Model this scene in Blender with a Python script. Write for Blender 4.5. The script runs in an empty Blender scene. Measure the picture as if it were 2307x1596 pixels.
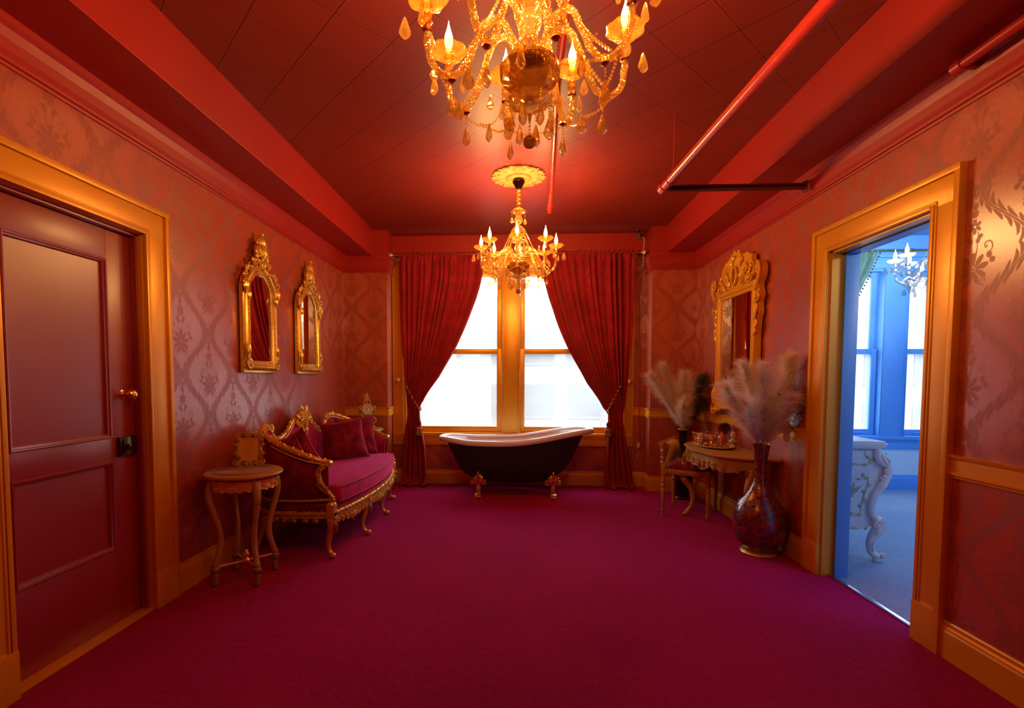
import bpy, bmesh, math, random
from math import sin, cos, pi, radians, sqrt, atan2, hypot, floor as mfloor
from mathutils import Vector, Matrix, noise as mnoise

random.seed(7)
SC = bpy.context.scene
COL = SC.collection

# ------------------------------------------------------------------ camera
cam_data = bpy.data.cameras.new('camera')
cam = bpy.data.objects.new('camera', cam_data)
COL.objects.link(cam)
SC.camera = cam
cam_data.sensor_width = 36.0
cam_data.sensor_fit = 'HORIZONTAL'
cam_data.lens = 1114.247 / 2307.0 * 36.0
cam_data.shift_x = (1153.5 - 1102.6) / 2307.0
cam_data.shift_y = (908.65 - 798.0) / 2307.0
cam_data.clip_start = 0.05
cam_data.clip_end = 400
def _cam():
    p, y, r = -0.0506142, -0.0556850, -0.00254982
    f = Vector((sin(y) * cos(p), cos(y) * cos(p), sin(p)))
    rt = Vector((cos(y), -sin(y), 0))
    dn = f.cross(rt)
    r2 = cos(r) * rt + sin(r) * dn
    d2 = -sin(r) * rt + cos(r) * dn
    m = Matrix((r2, -d2, -f)).transposed().to_4x4()
    m.translation = Vector((0, 0, 1.3))
    return m
cam.matrix_world = _cam()

# ------------------------------------------------------------------ world, sun, exposure
world = bpy.data.worlds.new('world')
SC.world = world
world.use_nodes = True
wn = world.node_tree.nodes
wn['Background'].inputs[0].default_value = (0.96, 0.97, 1.0, 1)
wn['Background'].inputs[1].default_value = SKY = 6.0

sun_d = bpy.data.lights.new('sun', 'SUN')
sun_d.energy = 3.5
sun_d.color = (1.0, 0.95, 0.88)
sun_d.angle = radians(3)
sun = bpy.data.objects.new('sun', sun_d)
COL.objects.link(sun)
sun.rotation_euler = (radians(48), 0, radians(-14))   # comes over our own roof and lights the houses opposite

def portal(name, loc, sx, sy):
    d = bpy.data.lights.new(name, 'AREA')
    d.shape = 'RECTANGLE'
    d.size = sx
    d.size_y = sy
    d.cycles.is_portal = True
    o = bpy.data.objects.new(name, d)
    COL.objects.link(o)
    o.location = loc
    o.rotation_euler = (radians(-90), 0, 0)     # faces -y, into the room
portal('window_light', (-0.05, 6.22, 1.6), 2.6, 2.0)
portal('blue_window_light', (4.15, 6.22, 1.6), 2.3, 2.0)

SC.view_settings.view_transform = 'Standard'
SC.view_settings.look = 'None'
SC.view_settings.exposure = 0.28
SC.view_settings.gamma = 1.0
SC.view_settings.use_curve_mapping = False
SC.cycles.max_bounces = 8
SC.cycles.diffuse_bounces = 4
SC.cycles.glossy_bounces = 4
SC.cycles.transmission_bounces = 6
SC.cycles.transparent_max_bounces = 24
SC.cycles.caustics_reflective = False
SC.cycles.caustics_refractive = False
SC.cycles.sample_clamp_indirect = 6.0
SC.cycles.blur_glossy = 1.0

WARM = (1.0, 0.50, 0.16)
BULB_W = 7.8
BLUE_W = 9.5

# ------------------------------------------------------------------ node helpers
class N:
    """a node socket with arithmetic"""
    nt = None
    def __init__(s, sock): s.s = sock
    @staticmethod
    def m(op, *a, clamp=False):
        n = N.nt.nodes.new('ShaderNodeMath'); n.operation = op; n.use_clamp = clamp
        for i, x in enumerate(a):
            if isinstance(x, N): N.nt.links.new(x.s, n.inputs[i])
            else: n.inputs[i].default_value = x
        return N(n.outputs[0])
    def __add__(s, o): return N.m('ADD', s, o)
    __radd__ = __add__
    def __sub__(s, o): return N.m('SUBTRACT', s, o)
    def __rsub__(s, o): return N.m('SUBTRACT', o, s)
    def __mul__(s, o): return N.m('MULTIPLY', s, o)
    __rmul__ = __mul__
    def __truediv__(s, o): return N.m('DIVIDE', s, o)
    def __mod__(s, o): return N.m('FLOORED_MODULO', s, o)
    def lt(s, o): return N.m('LESS_THAN', s, o)
    def gt(s, o): return N.m('GREATER_THAN', s, o)
    def abs(s): return N.m('ABSOLUTE', s)
    def sin(s): return N.m('SINE', s)
    def cos(s): return N.m('COSINE', s)
    def min(s, o): return N.m('MINIMUM', s, o)
    def max(s, o): return N.m('MAXIMUM', s, o)
    def pow(s, o): return N.m('POWER', s, o)
    def sat(s): return N.m('ADD', s, 0.0, clamp=True)
    def step(s, a, b):
        n = N.nt.nodes.new('ShaderNodeMapRange'); n.interpolation_type = 'SMOOTHSTEP'
        N.nt.links.new(s.s, n.inputs[0]); n.inputs[1].default_value = a; n.inputs[2].default_value = b
        return N(n.outputs[0])

def vec(x, y, z=0.0):
    n = N.nt.nodes.new('ShaderNodeCombineXYZ')
    for i, a in enumerate((x, y, z)):
        if isinstance(a, N): N.nt.links.new(a.s, n.inputs[i])
        else: n.inputs[i].default_value = a
    return N(n.outputs[0])

def coords(kind='Object'):
    t = N.nt.nodes.new('ShaderNodeTexCoord')
    s = N.nt.nodes.new('ShaderNodeSeparateXYZ')
    N.nt.links.new(t.outputs[kind], s.inputs[0])
    return N(s.outputs[0]), N(s.outputs[1]), N(s.outputs[2]), N(t.outputs[kind])

def nz(v, scale, detail=3.0, rough=0.55, dist=0.0):
    n = N.nt.nodes.new('ShaderNodeTexNoise')
    N.nt.links.new(v.s, n.inputs['Vector'])
    n.inputs['Scale'].default_value = scale
    n.inputs['Detail'].default_value = detail
    n.inputs['Roughness'].default_value = rough
    n.inputs['Distortion'].default_value = dist
    return N(n.outputs['Fac'])

def voro(v, scale, feature='F1', out='Distance'):
    n = N.nt.nodes.new('ShaderNodeTexVoronoi'); n.feature = feature
    N.nt.links.new(v.s, n.inputs['Vector']); n.inputs['Scale'].default_value = scale
    return N(n.outputs[out])

def mixc(f, a, b):
    n = N.nt.nodes.new('ShaderNodeMix'); n.data_type = 'RGBA'
    for i, x in ((0, f), (6, a), (7, b)):
        if isinstance(x, N): N.nt.links.new(x.s, n.inputs[i])
        elif i == 0: n.inputs[0].default_value = x
        else: n.inputs[i].default_value = (*x, 1)
    return N(n.outputs[2])

def mat(name, base=(0.5, 0.5, 0.5), rough=0.5, metal=0.0, spec=0.5, sheen=0.0, sheen_tint=(1, 1, 1), coat=0.0,
        coat_rough=0.1, emis=None, estr=0.0, trans=0.0, ior=1.5, fn=None, bump=0.0, bump_dist=0.002, alpha=1.0, sss=0.0):
    m = bpy.data.materials.new(name); m.use_nodes = True
    nt = m.node_tree; N.nt = nt
    b = nt.nodes['Principled BSDF']
    I = b.inputs
    I['Base Color'].default_value = (*base, 1)
    I['Roughness'].default_value = rough
    I['Metallic'].default_value = metal
    I['Specular IOR Level'].default_value = spec
    I['Sheen Weight'].default_value = sheen
    I['Sheen Tint'].default_value = (*sheen_tint, 1)
    I['Coat Weight'].default_value = coat
    I['Coat Roughness'].default_value = coat_rough
    if 'wallpaper_red' in name: I['Coat IOR'].default_value = 1.75
    I['Transmission Weight'].default_value = trans
    I['IOR'].default_value = ior
    I['Alpha'].default_value = alpha
    if emis:
        I['Emission Color'].default_value = (*emis, 1); I['Emission Strength'].default_value = estr
    if fn:
        r = fn() or {}
        for k, v in r.items():
            if k == 'bump': continue
            nt.links.new(v.s, I[k])
        if 'bump' in r:
            bn = nt.nodes.new('ShaderNodeBump'); bn.inputs['Strength'].default_value = bump
            bn.inputs['Distance'].default_value = bump_dist
            nt.links.new(r['bump'].s, bn.inputs['Height']); nt.links.new(bn.outputs[0], I['Normal'])
    return m

# ------------------------------------------------------------------ materials
def damask(bg, fg, bgr, fgr):
    def f():
        x, y, z, p = coords()
        P = 0.536
        u = (x + y + 0.205) / P
        v = (z + 0.02) / P
        fu = ((u % 1.0) - 0.5)
        au = fu.abs()
        fv = (v % 1.0) - 0.5
        bound = (fv * (2 * pi)).cos() * 0.20 + 0.25
        inA = au.lt(bound)
        d = (au - bound).abs()
        mu = au * inA + (0.5 - au) * (1.0 - inA)
        fvB = ((fv + 1.0) % 1.0) - 0.5
        mv = fv * inA + fvB * (1.0 - inA)
        # wobble, so the drawing looks hand cut
        wob = nz(vec(mu, mv, 2.0), 14.0, 2.0) - 0.5
        mu = mu + wob * 0.020
        mv = mv + wob * 0.024
        d = d + wob * 0.010
        def pol(cu, cv):
            a_ = mu - cu; b2 = mv - cv
            return (a_ * a_ + b2 * b2).pow(0.5), N.m('ARCTAN2', a_, b2)
        # slanted leaflets along the ogee, hanging from a thin stalk
        st = d.lt(0.012)
        fl = (mv.abs() * 14.0 + d * 20.0) % 1.0
        q = (fl - 0.5).abs() * 2.0
        lw = (mv * (2 * pi)).cos() * 0.012 + 0.060
        leaf = d.gt(0.016) * d.lt((1.0 - q * q) * (lw + 0.004) + 0.014) * q.lt(0.88)
        # palmettes
        r1, t1 = pol(0.0, -0.13)
        pet = (t1 * 4.5).cos().abs()
        pal = r1.lt(pet * 0.075 + 0.060) * r1.gt(0.020) * pet.gt(0.22) * d.gt(0.020)
        r1b = r1.lt(0.013)
        r2, t2 = pol(0.0, 0.215)
        pt2 = (t2 * 3.0).cos().abs()
        fl2 = r2.lt(pt2 * 0.038 + 0.026) * r2.gt(0.010)
        # volutes either side of the stem
        r3, t3 = pol(0.115, 0.035)
        vol = (r3 - (t3 + 3.3) * 0.0085 - 0.006).abs().lt(0.0065) + r3.lt(0.008)
        r4, t4 = pol(0.095, -0.235)
        vol2 = (r4 - (t4 * -1.0 + 3.3) * 0.0055 - 0.004).abs().lt(0.0055) * d.gt(0.02)
        r5, t5 = pol(0.045, 0.115)
        lf = (r5 * 1.0).lt((t5 - 0.6).cos().abs() * 0.030 + 0.008)
        r6, t6 = pol(0.150, -0.060)
        lf2 = r6.lt((t6 + 0.5).cos().abs().pow(1.6) * 0.048 + 0.006) * d.gt(0.022)
        r7, t7 = pol(0.0, 0.35)
        lf3 = r7.lt(t7.cos().abs().pow(2.0) * 0.055 + 0.008) * d.gt(0.016)
        stem = (mu - ((mv * 13.0).sin() * 0.012 + 0.022)).abs().lt(0.005) * mv.gt(-0.02) * mv.lt(0.17)
        fil = st.max(leaf).max(pal).max(r1b).max(fl2).max(vol).max(vol2).max(lf).max(lf2).max(lf3).max(stem).sat()
        fine = nz(p, 160.0, 2.0)
        soft = nz(p, 3.0, 3.0)
        k = (fil * 0.95)
        c = mixc(k, bg, fg)
        c = mixc((soft * 0.35).sat(), c, tuple(a * 0.75 for a in bg))
        return {'Base Color': c, 'Coat Weight': 0.44 - k * 0.36, 'Roughness': k * (fgr - bgr) + bgr + (fine - 0.5) * 0.08, 'bump': k * -0.5 + fine * 0.25}
    return f

M = {}
M['paper'] = mat('wallpaper_red_damask', spec=1.0, coat=0.9, coat_rough=0.25, fn=damask((0.52, 0.085, 0.034), (0.33, 0.043, 0.020), 0.27, 0.48), bump=0.25, bump_dist=0.002)
def paint(c, r=0.45, sc=25.0, amt=0.12):
    def f():
        x, y, z, p = coords()
        n = nz(p, sc, 4.0)
        n2 = nz(p, sc * 0.12, 3.0)
        return {'Base Color': mixc((n2 * amt * 2).sat(), c, tuple(a * 0.6 for a in c)), 'bump': n, 'Roughness': n * 0.16 + (r - 0.08)}
    return f
M['red_paint'] = mat('paint_red', fn=paint((0.43, 0.020, 0.014), 0.42), bump=0.25, bump_dist=0.003)
M['pipe_red'] = mat('paint_red_pipe', fn=paint((0.50, 0.03, 0.02), 0.25), bump=0.15, bump_dist=0.002)
M['dark_red_metal'] = mat('strut_dark_red', fn=paint((0.12, 0.012, 0.010), 0.5), bump=0.2, bump_dist=0.002)
M['door_paint'] = mat('door_paint_red', spec=0.8, coat=0.7, coat_rough=0.30, fn=paint((0.34, 0.020, 0.018), 0.40, 60.0), bump=0.22, bump_dist=0.002)
M['gold_trim'] = mat('trim_gold_paint', metal=0.25, fn=paint((0.90, 0.41, 0.014), 0.34, 40.0), bump=0.2, bump_dist=0.002)
M['gilt'] = mat('gilt_bright', metal=0.6, fn=paint((0.98, 0.60, 0.10), 0.28, 40.0), bump=0.12, bump_dist=0.002)
def antique(c, dark, r=0.36):
    def f():
        x, y, z, p = coords()
        n = nz(p, 60.0, 4.0); n2 = nz(p, 14.0, 4.0)
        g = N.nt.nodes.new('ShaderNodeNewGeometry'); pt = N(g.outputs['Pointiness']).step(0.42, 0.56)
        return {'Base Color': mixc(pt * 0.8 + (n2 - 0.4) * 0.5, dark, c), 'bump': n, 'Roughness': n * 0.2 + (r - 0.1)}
    return f
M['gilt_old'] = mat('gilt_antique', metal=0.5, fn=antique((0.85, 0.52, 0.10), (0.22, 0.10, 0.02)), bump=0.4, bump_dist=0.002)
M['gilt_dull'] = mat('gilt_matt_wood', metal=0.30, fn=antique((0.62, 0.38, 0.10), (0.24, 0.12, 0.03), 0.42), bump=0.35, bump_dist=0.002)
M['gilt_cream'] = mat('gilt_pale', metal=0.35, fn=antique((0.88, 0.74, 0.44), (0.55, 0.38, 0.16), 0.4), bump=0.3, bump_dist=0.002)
M['plaster_gold'] = mat('plaster_gold', metal=0.12, fn=paint((0.58, 0.33, 0.07), 0.5, 50), bump=0.3, bump_dist=0.003)
M['brass'] = mat('brass', base=(0.85, 0.52, 0.16), metal=1.0, rough=0.22)
M['dark_brass'] = mat('dark_bronze', base=(0.12, 0.07, 0.035), metal=1.0, rough=0.2)
M['chrome'] = mat('chrome', base=(0.8, 0.8, 0.82), metal=1.0, rough=0.12)
M['black'] = mat('black_plastic', base=(0.012, 0.013, 0.012), rough=0.35)
M['white_plastic'] = mat('white_plastic', base=(0.7, 0.66, 0.6), rough=0.4)

def velvet(c, dark=0.45, r=0.75):
    def f():
        x, y, z, p = coords()
        n = nz(p, 9.0, 4.0, 0.6, 0.6); fi = nz(p, 400.0, 2.0)
        return {'Base Color': mixc(n.step(0.35, 0.7), tuple(a * dark for a in c), c), 'bump': fi * 0.5 + n, 'Roughness': n * 0.1 + r - 0.05}
    return f
M['velvet'] = mat('velvet_crimson', fn=velvet((0.52, 0.005, 0.095)), sheen=1.0, sheen_tint=(1.0, 0.12, 0.42), bump=0.15, bump_dist=0.003, spec=0.2)
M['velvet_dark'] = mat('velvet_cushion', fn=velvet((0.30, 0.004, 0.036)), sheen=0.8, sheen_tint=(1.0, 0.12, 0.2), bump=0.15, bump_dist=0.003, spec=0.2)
M['velvet_red'] = mat('velvet_red', fn=velvet((0.30, 0.008, 0.015)), sheen=0.7, sheen_tint=(1.0, 0.2, 0.15), bump=0.15, bump_dist=0.003, spec=0.2)
M['curtain'] = mat('curtain_red', fn=velvet((0.40, 0.010, 0.022), 0.7), sheen=0.5, sheen_tint=(1.0, 0.25, 0.2), bump=0.1, bump_dist=0.002, spec=0.2)
M['teal_cloth'] = mat('curtain_teal', fn=velvet((0.10, 0.22, 0.20), 0.7), sheen=0.4, sheen_tint=(0.6, 1.0, 0.9), bump=0.1, bump_dist=0.002, spec=0.2)

def carpet(c, lo):
    def f():
        x, y, z, p = coords()
        n = nz(p, 260.0, 3.0, 0.7); m = nz(p, 34.0, 4.0, 0.7); l = nz(p, 1.6, 3.0)
        k = (m * 1.7 + n * 0.8 + l * 0.6 - 1.0)
        return {'Base Color': mixc(k.sat(), lo, c), 'bump': n + m * 1.2, 'Roughness': n * 0.05 + 0.9}
    return f
M['carpet'] = mat('carpet_crimson', fn=carpet((0.58, 0.004, 0.165), (0.22, 0.001, 0.056)), sheen=0.35, sheen_tint=(1.0, 0.1, 0.4), bump=0.9, bump_dist=0.008, spec=0.1)
M['carpet_blue'] = mat('carpet_blue', fn=carpet((0.42, 0.56, 0.74), (0.22, 0.33, 0.48)), sheen=0.2, bump=0.9, bump_dist=0.008, spec=0.1)

def tiles(c, edge, hole):
    def f():
        x, y, z, p = coords()
        s = 0.70710678
        T = 0.3065
        a = ((x + y) * s - 0.76) / T
        b = ((y - x) * s - 0.755) / T
        fa = ((a + 0.5) % 1.0 - 0.5).abs(); fb = ((b + 0.5) % 1.0 - 0.5).abs()
        ga = fa.lt(0.010); gb = fb.lt(0.0065)
        g = ga.max(gb)
        hs = 24.0
        ha = ((a * hs) % 1.0 - 0.5); hb = ((b * hs) % 1.0 - 0.5)
        hole_m = (ha * ha + hb * hb).lt(0.045) * fa.gt(0.03) * fb.gt(0.03)
        # each tile a hair lighter or darker
        ia = N.m('FLOOR', a); ib = N.m('FLOOR', b)
        w = N.nt.nodes.new('ShaderNodeTexWhiteNoise'); w.noise_dimensions = '2D'
        N.nt.links.new(vec(ia, ib).s, w.inputs['Vector'])
        tone = N(w.outputs['Value']) * 0.25
        col = mixc(tone, c, tuple(q * 0.6 for q in c))
        col = mixc(hole_m * 0.75, col, hole)
        col = mixc(g, col, edge)
        n = nz(p, 90.0, 3.0)
        h = g * -1.0 - hole_m * 0.7 + n * 0.06 + tone * 0.3
        return {'Base Color': col, 'bump': h, 'Roughness': n * 0.1 + 0.38}
    return f
M['ceiling'] = mat('ceiling_tiles_red', fn=tiles((0.29, 0.027, 0.013), (0.08, 0.004, 0.004), (0.10, 0.005, 0.005)), bump=0.5, bump_dist=0.004)
M['ceiling_blue'] = mat('ceiling_tiles_blue', fn=tiles((0.08, 0.30, 0.75), (0.02, 0.08, 0.25), (0.03, 0.12, 0.35)), bump=0.5, bump_dist=0.004)
M['blue_paint'] = mat('paint_blue', fn=paint((0.13, 0.40, 0.86), 0.4, 30, 0.08), bump=0.15, bump_dist=0.002)
def floralwall():
    x, y, z, p = coords()
    T = 0.62
    u = (x / T + 0.52) % 1.0 - 0.5; v = (z / T + 0.02) % 1.0 - 0.5
    r = (u * u * 2.2 + v * v * 0.9).pow(0.5)
    m = r.lt(0.20)
    n = nz(p, 22.0, 2.0, 0.5, 0.4); n2 = nz(p, 30.0, 2.0)
    leaf = m * n2.gt(0.56); rose = m * n.gt(0.56) * r.lt(0.16)
    c = mixc(nz(p, 6.0) * 0.5, (0.62, 0.78, 0.86), (0.72, 0.84, 0.88))
    c = mixc(leaf, c, (0.20, 0.30, 0.16)); c = mixc(rose, c, (0.60, 0.10, 0.16))
    return {'Base Color': c}
M['floral_wall'] = mat('wallpaper_floral', rough=0.5, fn=floralwall)
M['ivory'] = mat('ivory_lacquer', spec=0.6, fn=paint((0.84, 0.80, 0.70), 0.3, 30, 0.06), bump=0.08, bump_dist=0.002)
M['enamel'] = mat('white_enamel', base=(0.80, 0.80, 0.86), rough=0.10, spec=0.6, coat=0.4)
M['tub_black'] = mat('tub_black_paint', fn=paint((0.020, 0.022, 0.018), 0.45, 120), bump=0.2, bump_dist=0.001)
M['mirror'] = mat('mirror_glass', base=(0.86, 0.87, 0.87), metal=1.0, rough=0.015)
M['marble'] = mat('marble_top', spec=0.6, fn=paint((0.42, 0.33, 0.26), 0.22, 9, 0.3))
M['clock_face'] = mat('clock_face', base=(0.80, 0.76, 0.68), rough=0.35)
M['ink'] = mat('ink', base=(0.50, 0.22, 0.03), rough=0.6)
M['paper_gold'] = mat('printed_card', base=(0.90, 0.50, 0.10), rough=0.5)
M['pearl'] = mat('pearl', base=(0.85, 0.55, 0.42), rough=0.25, coat=0.5)
M['amber'] = mat('amber_enamel', base=(0.80, 0.22, 0.05), rough=0.15, coat=0.8, metal=0.3)
M['pink'] = mat('rose_soap', base=(0.75, 0.32, 0.26), rough=0.4)
M['cream'] = mat('cream_plaster', base=(0.80, 0.66, 0.48), rough=0.45)
M['painted_leaf'] = mat('painted_leaf', base=(0.38, 0.42, 0.22), rough=0.5)
M['leaf'] = mat('leaf_green', spec=0.1, fn=paint((0.05, 0.10, 0.03), 0.8, 40))
M['crimson_plume'] = mat('crimson_feather', base=(0.22, 0.02, 0.015), rough=0.9)

def vase_fn():
    x, y, z, p = coords()
    e = voro(p, 42.0, 'DISTANCE_TO_EDGE')
    vn = N.nt.nodes.new('ShaderNodeTexVoronoi'); N.nt.links.new(p.s, vn.inputs['Vector']); vn.inputs['Scale'].default_value = 42.0
    sp = N.nt.nodes.new('ShaderNodeSeparateColor'); N.nt.links.new(vn.outputs['Color'], sp.inputs[0])
    r = N(sp.outputs[0])
    big = nz(p, 7.0, 3.0, 0.6, 0.5)
    c = mixc((r * 0.6 + big - 0.45).sat(), (0.075, 0.008, 0.008), (0.50, 0.030, 0.020))
    c = mixc(r.gt(0.86) * 0.8, c, (0.03, 0.06, 0.10))
    c = mixc(e.lt(0.035), c, (0.015, 0.006, 0.006))
    return {'Base Color': c, 'bump': e.min(0.06) * 10.0, 'Roughness': r * 0.25 + 0.08}
M['mosaic'] = mat('vase_mosaic_red', spec=0.8, coat=0.7, coat_rough=0.08, fn=vase_fn, bump=0.35, bump_dist=0.002)
M['dark_vase'] = mat('vase_dark', base=(0.012, 0.016, 0.012), rough=0.2)

def plume_mat(name, c1, c2):
    m = bpy.data.materials.new(name); m.use_nodes = True; nt = m.node_tree; N.nt = nt
    nt.nodes.remove(nt.nodes['Principled BSDF'])
    out = nt.nodes['Material Output']
    x, y, z, p = coords()
    c = mixc(nz(p, 18.0, 3.0), c1, c2)
    d = nt.nodes.new('ShaderNodeBsdfDiffuse'); t = nt.nodes.new('ShaderNodeBsdfTranslucent'); mx = nt.nodes.new('ShaderNodeMixShader')
    nt.links.new(c.s, d.inputs[0]); nt.links.new(c.s, t.inputs[0]); mx.inputs[0].default_value = 0.5
    nt.links.new(d.outputs[0], mx.inputs[1]); nt.links.new(t.outputs[0], mx.inputs[2]); nt.links.new(mx.outputs[0], out.inputs[0])
    return m
M['pampas'] = plume_mat('pampas_cream', (1.0, 0.92, 0.80), (0.97, 0.80, 0.62))
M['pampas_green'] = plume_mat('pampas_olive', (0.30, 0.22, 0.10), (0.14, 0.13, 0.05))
M['stem'] = mat('dry_stem', base=(0.35, 0.22, 0.09), rough=0.7)

def crystal_mat(name, tint, gloss, body, fac=0.55, mixb=0.35, sparkle=False):
    m = bpy.data.materials.new(name); m.use_nodes = True; nt = m.node_tree
    nt.nodes.remove(nt.nodes['Principled BSDF'])
    out = nt.nodes['Material Output']
    tr = nt.nodes.new('ShaderNodeBsdfTransparent'); tr.inputs[0].default_value = (*tint, 1)
    gl = nt.nodes.new('ShaderNodeBsdfAnisotropic') if False else nt.nodes.new('ShaderNodeBsdfGlossy')
    gl.inputs['Color'].default_value = (*gloss, 1); gl.inputs['Roughness'].default_value = 0.07
    if sparkle:
        N.nt = nt; x, y, z, p = coords(); bn = nt.nodes.new('ShaderNodeBump'); bn.inputs['Strength'].default_value = 0.8; bn.inputs['Distance'].default_value = 0.004
        nt.links.new(voro(p, 170.0).s, bn.inputs['Height']); nt.links.new(bn.outputs[0], gl.inputs['Normal'])
    tl = nt.nodes.new('ShaderNodeBsdfTranslucent'); tl.inputs[0].default_value = (*body, 1)
    a = nt.nodes.new('ShaderNodeMixShader'); b = nt.nodes.new('ShaderNodeMixShader')
    a.inputs[0].default_value = mixb
    nt.links.new(gl.outputs[0], a.inputs[1]); nt.links.new(tl.outputs[0], a.inputs[2])
    lw = nt.nodes.new('ShaderNodeLayerWeight'); lw.inputs[0].default_value = fac
    mr = nt.nodes.new('ShaderNodeMapRange'); mr.inputs[3].default_value = 0.32; mr.inputs[4].default_value = 1.0
    nt.links.new(lw.outputs['Facing'], mr.inputs[0])
    nt.links.new(mr.outputs[0], b.inputs[0])
    nt.links.new(tr.outputs[0], b.inputs[1]); nt.links.new(a.outputs[0], b.inputs[2]); nt.links.new(b.outputs[0], out.inputs[0])
    return m
M['crystal'] = crystal_mat('amber_crystal', (1.0, 0.88, 0.60), (1.0, 0.90, 0.55), (1.0, 0.72, 0.30))
M['crystal_arm'] = crystal_mat('amber_crystal_twist', (1.0, 0.84, 0.50), (1.0, 0.92, 0.58), (1.0, 0.72, 0.28), 0.6, 0.25, True)
M['crystal_cup'] = crystal_mat('amber_crystal_cup', (1.0, 0.84, 0.50), (1.0, 0.72, 0.30), (0.45, 0.22, 0.045), 0.40, 0.10)
M['crystal_smoke'] = crystal_mat('smoky_amber_crystal', (0.55, 0.36, 0.16), (0.85, 0.62, 0.35), (0.5, 0.28, 0.08))
M['crystal_clear'] = crystal_mat('clear_crystal', (0.95, 0.96, 0.97), (0.85, 0.76, 0.56), (0.24, 0.20, 0.13), 0.45, 0.14)

def bulb_mat(name, c, s):
    m = bpy.data.materials.new(name); m.use_nodes = True; nt = m.node_tree
    nt.nodes.remove(nt.nodes['Principled BSDF']); out = nt.nodes['Material Output']
    e = nt.nodes.new('ShaderNodeEmission'); e.inputs[0].default_value = (*c, 1); e.inputs[1].default_value = s
    t = nt.nodes.new('ShaderNodeBsdfTransparent'); ad = nt.nodes.new('ShaderNodeAddShader')
    nt.links.new(e.outputs[0], ad.inputs[0]); nt.links.new(t.outputs[0], ad.inputs[1]); nt.links.new(ad.outputs[0], out.inputs[0])
    return m
M['bulb'] = bulb_mat('bulb_warm', (1.0, 0.72, 0.30), 9.0)
M['bulb_cool'] = bulb_mat('bulb_white', (1.0, 0.95, 0.85), 14.0)

def glass_mat():
    m = bpy.data.materials.new('wired_glass'); m.use_nodes = True; nt = m.node_tree; N.nt = nt
    nt.nodes.remove(nt.nodes['Principled BSDF']); out = nt.nodes['Material Output']
    x, y, z, p = coords()
    s = 0.02
    a = ((x + z) / s) % 1.0; b = ((x - z) / s) % 1.0
    w = (a - 0.5).abs().lt(0.045).max((b - 0.5).abs().lt(0.045))
    tr = nt.nodes.new('ShaderNodeBsdfTransparent'); tr.inputs[0].default_value = (0.93, 0.97, 0.98, 1)
    tl = nt.nodes.new('ShaderNodeBsdfTranslucent'); tl.inputs[0].default_value = (0.95, 0.97, 1.0, 1)
    gl = nt.nodes.new('ShaderNodeBsdfGlossy'); gl.inputs['Roughness'].default_value = 0.03; gl.inputs['Color'].default_value = (1, 1, 1, 1)
    wire = nt.nodes.new('ShaderNodeBsdfDiffuse'); wire.inputs[0].default_value = (0.25, 0.27, 0.28, 1)
    m1 = nt.nodes.new('ShaderNodeMixShader'); m1.inputs[0].default_value = 0.16
    nt.links.new(tr.outputs[0], m1.inputs[1]); nt.links.new(tl.outputs[0], m1.inputs[2])
    m2 = nt.nodes.new('ShaderNodeMixShader'); nt.links.new((w * 0.5).s, m2.inputs[0])
    nt.links.new(m1.outputs[0], m2.inputs[1]); nt.links.new(wire.outputs[0], m2.inputs[2])
    m3 = nt.nodes.new('ShaderNodeMixShader'); m3.inputs[0].default_value = 0.03
    nt.links.new(m2.outputs[0], m3.inputs[1]); nt.links.new(gl.outputs[0], m3.inputs[2])
    nt.links.new(m3.outputs[0], out.inputs[0])
    return m
M['glass'] = glass_mat()

# exterior
def brick_fn(c, mortar, bw, bh):
    def f():
        x, y, z, p = coords()
        n = N.nt.nodes.new('ShaderNodeTexBrick')
        N.nt.links.new(vec(x + y, z).s, n.inputs['Vector'])
        n.inputs['Color1'].default_value = (*c, 1); n.inputs['Color2'].default_value = (*[q * 0.9 for q in c], 1)
        n.inputs['Mortar'].default_value = (*mortar, 1); n.inputs['Scale'].default_value = 1.0
        n.inputs['Brick Width'].default_value = bw; n.inputs['Row Height'].default_value = bh; n.inputs['Mortar Size'].default_value = 0.02
        return {'Base Color': N(n.outputs['Color'])}
    return f
M['ext_brick'] = mat('brick_pale', rough=0.9, fn=brick_fn((0.165, 0.15, 0.135), (0.24, 0.235, 0.23), 0.4, 0.14))
M['ext_stone'] = mat('stone_pale', rough=0.9, fn=paint((0.185, 0.19, 0.195), 0.9, 2))
M['ext_dark'] = mat('exterior_window_glass', base=(0.045, 0.06, 0.07), rough=0.3)
M['ext_frame'] = mat('exterior_window_frame', base=(0.09, 0.11, 0.12), rough=0.6)
M['ext_roof'] = mat('exterior_grey', base=(0.18, 0.19, 0.2), rough=0.8)

# ------------------------------------------------------------------ geometry helpers
def obj(name, bm, m, parent=None, smooth=True, auto=40):
    me = bpy.data.meshes.new(name)
    if isinstance(bm, tuple):
        me.from_pydata(bm[0], [], bm[1]); me.update()
    else:
        bm.to_mesh(me); bm.free()
    me.materials.append(M[m] if isinstance(m, str) else m)
    if smooth:
        me.polygons.foreach_set('use_smooth', [True] * len(me.polygons))
        if auto:
            try: me.set_sharp_from_angle(angle=radians(auto))
            except Exception: pass
    o = bpy.data.objects.new(name, me)
    COL.objects.link(o)
    if parent: o.parent = parent
    return o

def thing(name, label, cat, loc=(0, 0, 0), rotz=0.0, group=None):
    o = bpy.data.objects.new(name, None); COL.objects.link(o)
    o.empty_display_size = 0.05
    o.location = loc; o.rotation_euler = (0, 0, rotz)
    o['label'] = label; o['category'] = cat
    if group: o['group'] = group
    return o

def tag(o, label, cat, group=None, kind=None):
    o['label'] = label; o['category'] = cat
    if group: o['group'] = group
    if kind: o['kind'] = kind
    return o

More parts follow.
